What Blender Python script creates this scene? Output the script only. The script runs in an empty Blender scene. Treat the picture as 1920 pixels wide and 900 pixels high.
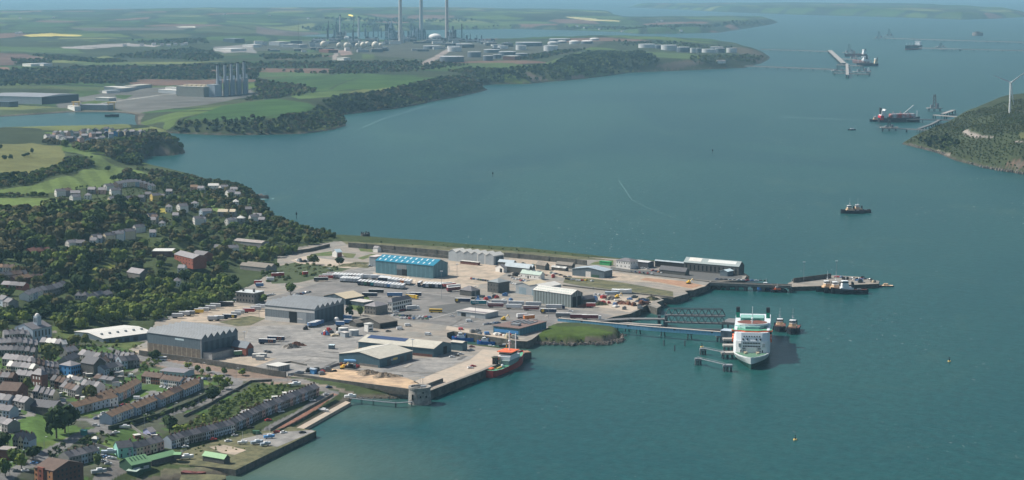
import bpy, math, random
import numpy as np
from mathutils import Vector, Matrix

SC = bpy.context.scene
COL = SC.collection
# ------------------------------------------------------------ camera, sky, sun, exposure
FPX = 3800.0; CAMH = 280.0; PITCH = math.atan(480.0 / FPX)
cam_d = bpy.data.cameras.new("camera"); cam = bpy.data.objects.new("camera", cam_d); COL.objects.link(cam)
cam.location = (0, 0, CAMH); cam.rotation_euler = (math.pi / 2 - PITCH, 0, 0)
cam_d.sensor_width = 36.0; cam_d.lens = 36.0 * FPX / 1920.0; cam_d.clip_start = 5.0; cam_d.clip_end = 90000.0
SC.camera = cam
SUN_EL = math.radians(47); SUN_AZ = math.radians(-72)      # azimuth clockwise from +Y
w = bpy.data.worlds.new("World"); SC.world = w; w.use_nodes = True
nt = w.node_tree; bg = nt.nodes['Background']
sky = nt.nodes.new('ShaderNodeTexSky'); sky.sky_type = 'NISHITA'; sky.sun_disc = False
sky.sun_elevation = SUN_EL; sky.sun_rotation = SUN_AZ % (2 * math.pi); sky.air_density = 1.2; sky.dust_density = 1.5
nt.links.new(sky.outputs[0], bg.inputs[0]); bg.inputs[1].default_value = 0.075
sd = bpy.data.lights.new("sun", 'SUN'); sd.energy = 5.0; sd.angle = math.radians(0.5); sd.color = (1.0, 0.94, 0.84)
sun = bpy.data.objects.new("sun", sd); COL.objects.link(sun)
SUNV = Vector((math.sin(SUN_AZ) * math.cos(SUN_EL), math.cos(SUN_AZ) * math.cos(SUN_EL), math.sin(SUN_EL)))
sun.rotation_euler = SUNV.to_track_quat('Z', 'Y').to_euler(); sun.location = (0, 1500, 900)
SC.view_settings.view_transform = 'Standard'; SC.view_settings.look = 'None'
SC.view_settings.exposure = 0.32; SC.view_settings.gamma = 1.0
SC.render.engine = 'CYCLES'
SC.cycles.use_denoising = True
SC.cycles.max_bounces = 4; SC.cycles.diffuse_bounces = 2; SC.cycles.glossy_bounces = 2
SC.cycles.transmission_bounces = 2; SC.cycles.volume_bounces = 0; SC.cycles.transparent_max_bounces = 6
SC.cycles.sample_clamp_indirect = 4.0
R = random.Random(11)
NR = np.random.default_rng(5)

# ------------------------------------------------------------ materials
MATS = {}
def mat(name, col, rough=0.8, n=0.15, ns=0.25, spec=0.3, metal=0.0, stripe=None, fine=None, emit=None, col2=None, aniso=None):
    """procedural paint: world-space noise varies a real base colour; stripe=(period m, strength, axis)"""
    if name in MATS: return MATS[name]
    m = bpy.data.materials.new(name); m.use_nodes = True; t = m.node_tree
    b = t.nodes['Principled BSDF']
    b.inputs['Roughness'].default_value = rough; b.inputs['Metallic'].default_value = metal
    b.inputs['Specular IOR Level'].default_value = spec
    if emit:
        b.inputs['Emission Color'].default_value = (*emit[0], 1); b.inputs['Emission Strength'].default_value = emit[1]
    g = t.nodes.new('ShaderNodeNewGeometry')
    nz = t.nodes.new('ShaderNodeTexNoise'); nz.inputs['Scale'].default_value = ns; nz.inputs['Detail'].default_value = 5
    nz.inputs['Roughness'].default_value = 0.65
    t.links.new(g.outputs['Position'], nz.inputs['Vector'])
    mr = t.nodes.new('ShaderNodeMapRange'); mr.inputs[1].default_value = 0.3; mr.inputs[2].default_value = 0.7
    mr.inputs[3].default_value = 1 - n; mr.inputs[4].default_value = 1 + n
    t.links.new(nz.outputs[0], mr.inputs[0])
    base = t.nodes.new('ShaderNodeMix'); base.data_type = 'RGBA'
    base.inputs['A'].default_value = (*col, 1); base.inputs['B'].default_value = (*(col2 or col), 1)
    if col2:
        nz2 = t.nodes.new('ShaderNodeTexNoise'); nz2.inputs['Scale'].default_value = ns * 0.37; nz2.inputs['Detail'].default_value = 6
        t.links.new(g.outputs['Position'], nz2.inputs['Vector'])
        m2 = t.nodes.new('ShaderNodeMapRange'); m2.inputs[1].default_value = 0.42; m2.inputs[2].default_value = 0.6
        t.links.new(nz2.outputs[0], m2.inputs[0]); t.links.new(m2.outputs[0], base.inputs['Factor'])
    else: base.inputs['Factor'].default_value = 0.0
    fac = mr.outputs[0]
    if stripe:
        tc = t.nodes.new('ShaderNodeTexCoord'); sx = t.nodes.new('ShaderNodeSeparateXYZ')
        t.links.new(tc.outputs['Object'], sx.inputs[0])
        s1 = t.nodes.new('ShaderNodeMath'); s1.operation = 'MULTIPLY'; s1.inputs[1].default_value = 2 * math.pi / stripe[0]
        if stripe[2] == 'xy':
            ad = t.nodes.new('ShaderNodeMath'); ad.operation = 'ADD'
            t.links.new(sx.outputs[0], ad.inputs[0]); t.links.new(sx.outputs[1], ad.inputs[1]); t.links.new(ad.outputs[0], s1.inputs[0])
        else: t.links.new(sx.outputs['XYZ'.index(stripe[2].upper())], s1.inputs[0])
        s2 = t.nodes.new('ShaderNodeMath'); s2.operation = 'SINE'; t.links.new(s1.outputs[0], s2.inputs[0])
        s3 = t.nodes.new('ShaderNodeMath'); s3.operation = 'GREATER_THAN'; s3.inputs[1].default_value = stripe[3] if len(stripe) > 3 else 0.0
        t.links.new(s2.outputs[0], s3.inputs[0])
        s4 = t.nodes.new('ShaderNodeMapRange'); s4.inputs[3].default_value = 1 - stripe[1]; s4.inputs[4].default_value = 1 + stripe[1] * 0.5
        t.links.new(s3.outputs[0], s4.inputs[0])
        mm = t.nodes.new('ShaderNodeMath'); mm.operation = 'MULTIPLY'; t.links.new(fac, mm.inputs[0]); t.links.new(s4.outputs[0], mm.inputs[1])
        fac = mm.outputs[0]
    vm = t.nodes.new('ShaderNodeVectorMath'); vm.operation = 'SCALE'
    t.links.new(base.outputs['Result'], vm.inputs[0]); t.links.new(fac, vm.inputs['Scale'])
    t.links.new(vm.outputs[0], b.inputs['Base Color'])
    MATS[name] = m
    return m

# ------------------------------------------------------------ mesh helpers
def new_obj(name, me, parent=None, loc=(0, 0, 0)):
    o = bpy.data.objects.new(name, me); COL.objects.link(o); o.location = loc
    if parent is not None: o.parent = parent
    return o
def mesh_of(name, V, Fc, m=None, smooth=False):
    me = bpy.data.meshes.new(name); me.from_pydata([tuple(v) for v in V], [], Fc); me.update()
    if m: me.materials.append(m)
    if smooth: me.polygons.foreach_set('use_smooth', [True] * len(me.polygons))
    return me
class MB:
    """collects shapes for ONE mesh part"""
    def __init__(s): s.v = []; s.f = []
    def add(s, V, Fc):
        o = len(s.v); s.v += [tuple(v) for v in V]; s.f += [tuple(i + o for i in f) for f in Fc]; return s
    def box(s, x0, y0, z0, x1, y1, z1):
        return s.add([(x0, y0, z0), (x1, y0, z0), (x1, y1, z0), (x0, y1, z0), (x0, y0, z1), (x1, y0, z1), (x1, y1, z1), (x0, y1, z1)],
                     [(0, 3, 2, 1), (4, 5, 6, 7), (0, 1, 5, 4), (1, 2, 6, 5), (2, 3, 7, 6), (3, 0, 4, 7)])
    def prism(s, poly, z0, z1):
        a = sum(poly[i][0] * poly[(i + 1) % len(poly)][1] - poly[(i + 1) % len(poly)][0] * poly[i][1] for i in range(len(poly)))
        if a < 0: poly = poly[::-1]
        n = len(poly)
        V = [(p[0], p[1], z0) for p in poly] + [(p[0], p[1], z1) for p in poly]
        return s.add(V, [tuple(range(n))[::-1], tuple(range(n, 2 * n))] + [(i, (i + 1) % n, n + (i + 1) % n, n + i) for i in range(n)])
    def loft(s, rings, cap=True):
        n = len(rings[0]); V = [p for r in rings for p in r]; Fc = []
        for k in range(len(rings) - 1):
            for i in range(n):
                j = (i + 1) % n; Fc.append((k * n + i, k * n + j, (k + 1) * n + j, (k + 1) * n + i))
        if cap: Fc += [tuple(range(n))[::-1], tuple((len(rings) - 1) * n + i for i in range(n))]
        return s.add(V, Fc)
    def cyl(s, x, y, z0, z1, r0, r1=None, n=12):
        r1 = r0 if r1 is None else r1
        return s.loft([[(x + r * math.cos(2 * math.pi * i / n), y + r * math.sin(2 * math.pi * i / n), z) for i in range(n)] for r, z in ((r0, z0), (r1, z1))])
    def rod(s, a, b, r, n=5):
        a = Vector(a); b = Vector(b); d = b - a
        if d.length < 1e-6: return s
        q = d.to_track_quat('Z', 'Y'); U = q @ Vector((1, 0, 0)); W = q @ Vector((0, 1, 0))
        ring = lambda c: [tuple(c + (U * math.cos(2 * math.pi * i / n) + W * math.sin(2 * math.pi * i / n)) * r) for i in range(n)]
        return s.loft([ring(a), ring(b)])
    def dome(s, x, y, z, r, h, n=14, k=4):
        rings = []
        for j in range(k):
            a = j / k * math.pi / 2
            rings.append([(x + r * math.cos(a) * math.cos(2 * math.pi * i / n), y + r * math.cos(a) * math.sin(2 * math.pi * i / n), z + h * math.sin(a)) for i in range(n)])
        rings.append([(x + .02 * r * math.cos(2 * math.pi * i / n), y + .02 * r * math.sin(2 * math.pi * i / n), z + h) for i in range(n)])
        return s.loft(rings)
    def ball(s, x, y, z, r, n=12, k=7, sz=1.0):
        rings = []
        for j in range(k + 1):
            a = -math.pi / 2 + math.pi * j / k; c = max(math.cos(a), .03)
            rings.append([(x + r * c * math.cos(2 * math.pi * i / n), y + r * c * math.sin(2 * math.pi * i / n), z + r * sz * math.sin(a)) for i in range(n)])
        return s.loft(rings)
    def mesh(s, name, m, smooth=False): return mesh_of(name, s.v, s.f, m, smooth)
    def build(s, name, m, parent=None, smooth=False, loc=(0, 0, 0)): return new_obj(name, s.mesh(name, m, smooth), parent, loc)
def tag(o, label=None, cat=None, group=None, kind=None):
    if label: o['label'] = label
    if cat: o['category'] = cat
    if group: o['group'] = group
    if kind: o['kind'] = kind
    return o
def empty(name, loc, rz=0.0, label=None, cat=None, group=None):
    o = bpy.data.objects.new(name, None); COL.objects.link(o); o.location = loc; o.rotation_euler = (0, 0, rz)
    o.empty_display_size = 0.5
    return tag(o, label, cat, group)
def copy_tree(o, parent=None):
    c = o.copy(); COL.objects.link(c); c.parent = parent
    for ch in CH.get(o.name, None) or [x for x in o.children]: copy_tree(ch, c)
    return c
CH = {}
ORD = ['first', 'second', 'third', 'fourth', 'fifth', 'sixth', 'seventh', 'eighth', 'ninth', 'tenth', 'eleventh', 'twelfth', 'thirteenth',
       'fourteenth', 'fifteenth', 'sixteenth', 'seventeenth', 'eighteenth', 'nineteenth', 'twentieth']
def ordn(i):
    if i < 20: return ORD[i]
    t = {2: 'twenty', 3: 'thirty', 4: 'forty', 5: 'fifty', 6: 'sixty', 7: 'seventy', 8: 'eighty', 9: 'ninety'}[(i + 1) // 10]
    u = (i + 1) % 10
    return (t[:-1] + 'ieth') if u == 0 else t + '-' + ORD[u - 1]

# ------------------------------------------------------------ where a point of the photograph stands on the ground
cp, sp = math.cos(PITCH), math.sin(PITCH)
def ray(px, py):
    u = (px - 960.0) / FPX; v = (450.0 - py) / FPX
    return u, cp + v * sp, -sp + v * cp
def P(px, py, z=0.0):
    dx, dy, dz = ray(px, py)
    t = (z - CAMH) / min(dz, -1e-4)
    return (dx * t, dy * t)
def PP(pts, z=0.0): return [P(a, b, z) for a, b in pts]
def proj(x, y, z):
    dy = y * cp - (z - CAMH) * sp; dz = y * sp + (z - CAMH) * cp
    return 960 + FPX * x / dy, 450 - FPX * dz / dy
def pip(X, Y, poly):
    ins = np.zeros(X.shape, bool); n = len(poly)
    for i in range(n):
        x0, y0 = poly[i]; x1, y1 = poly[(i + 1) % n]
        if y0 == y1: continue
        c = ((y0 > Y) != (y1 > Y)) & (X < (x1 - x0) * (Y - y0) / (y1 - y0) + x0)
        ins ^= c
    return ins
def pdist(X, Y, poly, closed=True):
    D = np.full(X.shape, 1e12); n = len(poly)
    for i in range(n if closed else n - 1):
        x0, y0 = poly[i]; x1, y1 = poly[(i + 1) % n]
        dx, dy = x1 - x0, y1 - y0; L = dx * dx + dy * dy + 1e-9
        t = np.clip(((X - x0) * dx + (Y - y0) * dy) / L, 0, 1)
        D = np.minimum(D, (X - x0 - t * dx) ** 2 + (Y - y0 - t * dy) ** 2)
    return np.sqrt(D)
def hash2(i, j, k=0):
    h = np.sin(i * 127.1 + j * 311.7 + k * 74.7) * 43758.5453
    return h - np.floor(h)
def vnoise(X, Y, s, k=0):
    X = X / s; Y = Y / s; i = np.floor(X); j = np.floor(Y); fx = X - i; fy = Y - j
    fx = fx * fx * (3 - 2 * fx); fy = fy * fy * (3 - 2 * fy)
    a = hash2(i, j, k); b = hash2(i + 1, j, k); c = hash2(i, j + 1, k); d = hash2(i + 1, j + 1, k)
    return (a * (1 - fx) + b * fx) * (1 - fy) + (c * (1 - fx) + d * fx) * fy - 0.5

# ------------------------------------------------------------ land: coastlines and heights
COAST_A = [(-400, 1010), (300, 905), (425, 893), (440, 880), (560, 818), (575, 806), (600, 790), (652, 757), (660, 748), (770, 748), (790, 742), (900, 702),
           (975, 672), (950, 655), (880, 648), (850, 642), (838, 634), (835, 626), (850, 622), (950, 637), (985, 640), (1000, 643), (1060, 647), (1130, 646), (1162, 639), (1165, 629), (1150, 620),
           (1122, 613), (1100, 610), (1150, 600), (1180, 596), (1205, 584), (1240, 578), (1262, 566), (1290, 560), (1320, 548), (1330, 536), (1400, 528), (1402, 518),
           (1385, 508), (1290, 497), (1180, 490), (1130, 484), (1000, 470), (900, 464), (800, 456), (690, 449), (640, 446), (612, 438),
           (560, 427), (520, 410), (500, 400), (494, 388), (480, 372), (470, 360), (440, 354), (380, 340), (320, 327), (280, 318), (262, 309), (263, 300), (280, 293), (330, 291),
           (350, 287), (347, 275), (330, 262), (300, 254), (240, 251), (160, 254), (80, 258), (0, 261), (-400, 258)]
CTRL_A = [(0, 900, 13), (150, 900, 8), (300, 875, 4.4), (0, 800, 15), (150, 780, 10), (300, 760, 7.5), (450, 750, 6.2), (550, 740, 6), (420, 820, 4.6), (0, 700, 15), (150, 690, 10), (270, 680, 6.6), (0, 640, 16),
          (100, 640, 12), (140, 640, 8), (250, 620, 6.4), (0, 600, 19), (150, 590, 12), (250, 590, 7), (0, 550, 23), (150, 540, 17), (300, 580, 6.8), (300, 530, 12), (400, 530, 8), (440, 560, 6.2), (0, 480, 28),
          (150, 480, 24), (300, 480, 19), (400, 480, 12), (480, 500, 7), (540, 490, 6.1), (620, 470, 6.1), (0, 420, 37), (150, 420, 36), (300, 430, 26), (400, 430, 18), (480, 440, 11), (550, 460, 6.5),
          (0, 380, 42), (100, 380, 42), (200, 380, 38), (300, 390, 31), (400, 385, 24), (450, 368, 11), (420, 358, 10), (480, 385, 11), (380, 350, 11), (310, 333, 13), (500, 415, 9), (0, 340, 45), (100, 340, 44), (200, 335, 34), (262, 322, 14), (340, 352, 20), (0, 290, 36),
          (100, 290, 32), (160, 280, 28), (90, 262, 23), (180, 262, 21), (280, 262, 22), (325, 276, 17), (450, 600, 6), (600, 600, 6), (800, 560, 6), (1000, 520, 6), (1200, 500, 6), (1300, 520, 6), (700, 660, 6),
          (720, 470, 6), (900, 480, 6), (1100, 495, 6), (1060, 625, 6.5), (1120, 625, 6.5), (1020, 630, 6.5), (1090, 632, 6.4), (1140, 625, 6.2), (550, 690, 6), (860, 690, 6), (660, 452, 7)]
COAST_B = [(-400, 224), (0, 219), (70, 215), (130, 211), (200, 211), (232, 213), (252, 216), (256, 224), (262, 234), (285, 243), (325, 250), (450, 253), (560, 250), (625, 243), (655, 236), (654, 226), (645, 216),
           (690, 211), (745, 205), (800, 195), (860, 183), (908, 168), (898, 161), (930, 158), (1000, 157), (1050, 152), (1100, 147), (1180, 136), (1280, 132), (1400, 127), (1428, 119), (1436, 107), (1428, 98),
           (1400, 91), (1350, 86), (1250, 82), (1150, 80), (1000, 85), (880, 88), (800, 88), (700, 86), (620, 83), (560, 78), (547, 73), (550, 69), (575, 66), (640, 62), (700, 59), (820, 56), (960, 54),
           (1080, 57), (1150, 60), (1200, 64), (1280, 63), (1340, 61), (1390, 54), (1440, 46), (1455, 42), (1440, 39), (1380, 38), (1300, 40), (1240, 42), (1195, 43), (1165, 38), (1150, 30), (1100, 27),
           (1000, 26), (800, 25), (500, 26.5), (250, 30), (100, 32), (-400, 33)]
CTRL_B = [(300, 190, 6), (100, 192, 6), (430, 182, 6), (20, 192, 6), (200, 186, 6), (200, 203, 4), (500, 212, 26), (400, 226, 22), (600, 215, 20), (560, 200, 27), (800, 162, 28), (700, 155, 32), (640, 155, 30), (850, 148, 28),
          (900, 135, 32), (500, 155, 20), (300, 155, 12), (100, 158, 14), (0, 120, 28), (200, 112, 26), (400, 105, 30), (500, 98, 32), (700, 95, 32), (800, 105, 32), (900, 105, 33), (1000, 112, 36), (1100, 105, 38),
          (1050, 128, 34), (1200, 98, 35), (1300, 103, 30), (1400, 103, 24), (1130, 80, 44), (1200, 85, 40), (1380, 90, 24), (600, 80, 32), (900, 82, 32), (1000, 88, 34), (0, 80, 38), (200, 75, 42), (400, 68, 45),
          (0, 50, 50), (200, 50, 50), (400, 45, 55), (520, 62, 26), (0, 31, 60), (200, 33, 48), (300, 28, 66), (420, 24, 72), (600, 24, 74), (600, 42, 45), (600, 58, 10), (800, 23, 72), (800, 45, 30), (1000, 26, 68),
          (1000, 45, 25), (1130, 32, 45), (1160, 52, 14), (1280, 48, 38), (1400, 44, 36), (1350, 52, 20)]
COAST_D = [(1180, 14), (1250, 17), (1360, 23), (1450, 26), (1550, 29), (1700, 33), (1800, 37), (1870, 35), (1915, 32), (1925, 28), (1900, 24), (1850, 21), (1700, 15), (1500, 12), (1300, 11), (1200, 11)]
CTRL_D = [(1250, 13, 40), (1450, 17, 60), (1600, 20, 60), (1750, 26, 55), (1880, 28, 45), (1350, 14, 55)]
COAST_E = [(2500, 470), (2100, 362), (1920, 327), (1850, 316), (1800, 302), (1765, 288), (1720, 277), (1692, 270), (1700, 263), (1730, 252), (1760, 243), (1800, 232), (1860, 218), (1930, 210), (2100, 205), (2500, 200)]
CTRL_E = [(1893, 213, 46), (1850, 240, 40), (1800, 265, 27), (1900, 275, 36), (1750, 262, 17), (1920, 240, 46), (1920, 190, 50), (1860, 212, 38), (1810, 240, 24), (1850, 290, 20), (1910, 305, 18), (2100, 280, 50), (2100, 220, 60)]
LANDS = [(COAST_A, CTRL_A, 28.0, 0), (COAST_B, CTRL_B, 90.0, 5), (COAST_D, CTRL_D, 150.0, 9), (COAST_E, CTRL_E, 60.0, 3)]
DOCK = [(270, 669), (400, 686), (500, 701), (536, 705), (640, 716), (768, 733), (805, 733), (900, 697), (962, 671), (984, 662), (975, 656), (945, 654), (878, 646), (850, 640), (838, 632), (838, 624), (850, 621),
        (945, 635), (968, 639), (988, 640), (998, 636), (1030, 612), (1045, 606), (1100, 604), (1128, 600), (1150, 594), (1182, 588), (1202, 579), (1196, 573), (1215, 572), (1232, 578), (1240, 573), (1231, 567), (1245, 562), (1236, 558),
        (1263, 558), (1290, 550), (1284, 545), (1300, 544), (1322, 536), (1332, 529), (1395, 525), (1400, 517), (1388, 508), (1290, 494), (1180, 487), (1100, 482), (1000, 473), (880, 465), (700, 455), (640, 452), (600, 457), (560, 467),
        (520, 480), (520, 500), (500, 515), (480, 530), (440, 548), (430, 570), (330, 588), (292, 600), (276, 640), (240, 655)]
DOCKW = PP(DOCK, 6.0)
NU, U0, U1 = 960, -0.35, 0.35
YS0, YS1, NY = 820.0, 26000.0, 1330
us = np.linspace(U0, U1, NU); ly = np.linspace(math.log(YS0), math.log(YS1), NY)
UU, LY = np.meshgrid(us, ly); YG = np.exp(LY); XG = UU * YG
HG = np.full(XG.shape, -6.0)
for ci, (coast, ctrl, ramp, k) in enumerate(LANDS):
    cw = PP(coast)
    ymin = min(p[1] for p in cw) - 300; ymax = max(p[1] for p in cw) + 300
    umin = min(p[0] / p[1] for p in cw) - .02; umax = max(p[0] / p[1] for p in cw) + .02
    r0, r1 = np.searchsorted(ly, [math.log(max(ymin, 500)), math.log(ymax)]); c0, c1 = np.searchsorted(us, [umin, umax])
    X = XG[r0:r1, c0:c1]; Y = YG[r0:r1, c0:c1]
    wob = 4 + 0.0022 * Y if ci else 0.0015 * Y
    Xn = X + vnoise(X, Y, 60 + 0.02 * Y, 1) * wob * 2; Yn = Y + vnoise(X, Y, 60 + 0.02 * Y, 2) * wob * 2
    ins = pip(Xn, Yn, cw); d = pdist(Xn, Yn, cw); d = np.where(ins, d, -d)
    num = np.zeros(X.shape); den = np.zeros(X.shape)
    for (px, py, z) in ctrl:
        x, y = P(px, py, z)
        q = ((X / Y - x / y) * 3.0) ** 2 + (np.log(Y / y)) ** 2 + 6e-5
        ww = q ** -2.2; num += ww * z; den += ww
    h = num / den
    amp = np.clip((h - 7) / 30, 0, 1)
    h = h + amp * (vnoise(X, Y, 180, 3) * 6 + vnoise(X, Y, 60, 4) * 2.5 + (vnoise(X, Y, 600, 8) * 14 if ci in (1, 2) else 0))
    rm_ = np.where((ci == 0) & (X / Y > .01) & (Y < 1750), 7.0, ramp); rp = np.clip(d / rm_, 0, 1); rp = 1 - (1 - rp) ** 2
    h = np.where(d > 0, 0.2 + (h - 0.2) * rp, np.clip(d / 6.0, -6, 0))
    HG[r0:r1, c0:c1] = np.maximum(HG[r0:r1, c0:c1], h)
ind = pip(XG, YG, DOCKW)
sub = (YG < 2700) & (YG > 1050)
dd = np.zeros(XG.shape); rr = np.where(sub.any(1))[0]; a0, a1 = rr[0], rr[-1] + 1
dd[a0:a1] = pdist(XG[a0:a1], YG[a0:a1], DOCKW)
HG = np.where(ind & (dd > 4), np.minimum(HG, 4.2), HG)
HG = np.where(ind & (dd <= 4), np.minimum(HG, 5.8), HG)
YARD = [(316, 862), (360, 838), (410, 826), (470, 811), (545, 800), (593, 808), (520, 843), (442, 881), (428, 879), (380, 874), (320, 870)]; ZY = 3.8; YARDW = PP(YARD, ZY)
HG = np.where(pip(XG, YG, YARDW), np.minimum(HG, 3.0), HG)
def onyard(px, py):
    x, y = P(px, py, ZY); return bool(pip(np.array([x]), np.array([y]), YARDW)[0])
def hq(x, y):
    """terrain height at a world point"""
    u = (x / y - U0) / (U1 - U0) * (NU - 1); v = (math.log(max(y, YS0)) - ly[0]) / (ly[-1] - ly[0]) * (NY - 1)
    i = int(min(max(u, 0), NU - 2)); j = int(min(max(v, 0), NY - 2)); fu = min(max(u - i, 0), 1); fv = min(max(v - j, 0), 1)
    return float((HG[j, i] * (1 - fu) + HG[j, i + 1] * fu) * (1 - fv) + (HG[j + 1, i] * (1 - fu) + HG[j + 1, i + 1] * fu) * fv)
def T(px, py):
    """first terrain point under a pixel of the photograph -> x, y, z"""
    dx, dy, dz = ray(px, py)
    if dz > -1e-4: dz = -1e-4
    t = (95 - CAMH) / dz; t1 = (0 - CAMH) / dz; n = 260; prev = t
    for i in range(n + 1):
        tt = t + (t1 - t) * i / n; x, y, z = dx * tt, dy * tt, CAMH + dz * tt
        if z <= hq(x, y):
            lo, hi = prev, tt
            for _ in range(8):
                mi = (lo + hi) / 2
                if CAMH + dz * mi <= hq(dx * mi, dy * mi): hi = mi
                else: lo = mi
            return dx * hi, dy * hi, hq(dx * hi, dy * hi)
        prev = tt
    return dx * t1, dy * t1, max(0.0, hq(dx * t1, dy * t1))
def TW(pts): return [T(a, b)[:2] for a, b in pts]
# ------------------------------------------------------------ colour of the land (what grows or lies there)
G1 = (.060, .105, .026); G2 = (.095, .14, .035); SCR = (.050, .068, .028); BRN = (.125, .085, .065); TAN = (.13, .135, .05); DK = (.03, .045, .02); CON = (.25, .235, .21); ASP = (.17, .168, .165)
CG = np.zeros(XG.shape + (3,)); CG[:] = SCR
land = HG > -1.0
# patchwork of fields on the far land
far = (YG > 3000)
ang = 0.5; Xr = XG * math.cos(ang) - YG * math.sin(ang); Yr = XG * math.sin(ang) + YG * math.cos(ang)
def fields(Xr, Yr, sx, sy):
    X = Xr / sx; Y = Yr / sy; i0 = np.floor(X); j0 = np.floor(Y)
    f1 = np.full(X.shape, 9.); f2 = np.full(X.shape, 9.); idc = np.zeros(X.shape)
    for di in (-1, 0, 1):
        for dj in (-1, 0, 1):
            i = i0 + di; j = j0 + dj
            cx = i + .15 + .7 * hash2(i, j, 1); cy = j + .15 + .7 * hash2(i, j, 2)
            d = np.maximum(np.abs(X - cx), np.abs(Y - cy) * 1.1) + 0.3 * np.hypot(X - cx, Y - cy)
            c = hash2(i, j, 3); nf = d < f1
            f2 = np.where(nf, f1, np.minimum(f2, d)); idc = np.where(nf, c, idc); f1 = np.where(nf, d, f1)
    return idc, (f2 - f1)
idc, edge = fields(Xr + vnoise(XG, YG, 500, 41) * 160, Yr + vnoise(XG, YG, 500, 42) * 160, 330, 300)
i2, e2 = fields(XG * .99 + YG * .12 + vnoise(XG, YG, 700, 43) * 200, YG * .99 - XG * .12, 360, 620); fr_ = YG > 7500; idc = np.where(fr_, i2, idc); edge = np.where(fr_, e2, edge)
pal = np.array([(.025, .055, .014), (.07, .11, .026), (.045, .085, .024), (.06, .075, .03), (.04, .07, .02), (.13, .15, .05), (.028, .038, .018), (.14, .085, .065), (.04, .08, .022), (.075, .115, .03)])
fc = pal[(idc * 9.999).astype(int)]
hedge = edge < 0.085 * (1 + YG / 9000)
fc = np.where(hedge[..., None], np.array((.018, .030, .014)), fc)
scrub = vnoise(XG, YG, 420, 6) + .5 * vnoise(XG, YG, 150, 7) > 0.02
fc = np.where((scrub & (YG < 9000))[..., None], np.array((.034, .047, .022)), fc)
CG = np.where(far[..., None], fc, CG)
E_reg = (XG / YG > 0.15) & (YG < 6000)
CG = np.where(E_reg[..., None], np.array((.040, .052, .024)), CG)
def paint(pts, col, jit=0.0):
    poly = TW(pts); ymn = min(p[1] for p in poly); ymx = max(p[1] for p in poly)
    a, b = np.searchsorted(ly, [math.log(max(ymn, 800)), math.log(ymx) + .001]); b = min(b + 1, NY)
    if a >= b: return
    m = pip(XG[a:b], YG[a:b], poly)
    CG[a:b][m] = col
def strip(pts, wd, col):
    poly = TW(pts); ymn = min(p[1] for p in poly) - wd; ymx = max(p[1] for p in poly) + wd
    a, b = np.searchsorted(ly, [math.log(max(ymn, 800)), math.log(ymx)]); b = min(b + 1, NY)
    m = pdist(XG[a:b], YG[a:b], poly, False) < wd / 2
    CG[a:b][m] = col
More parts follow.
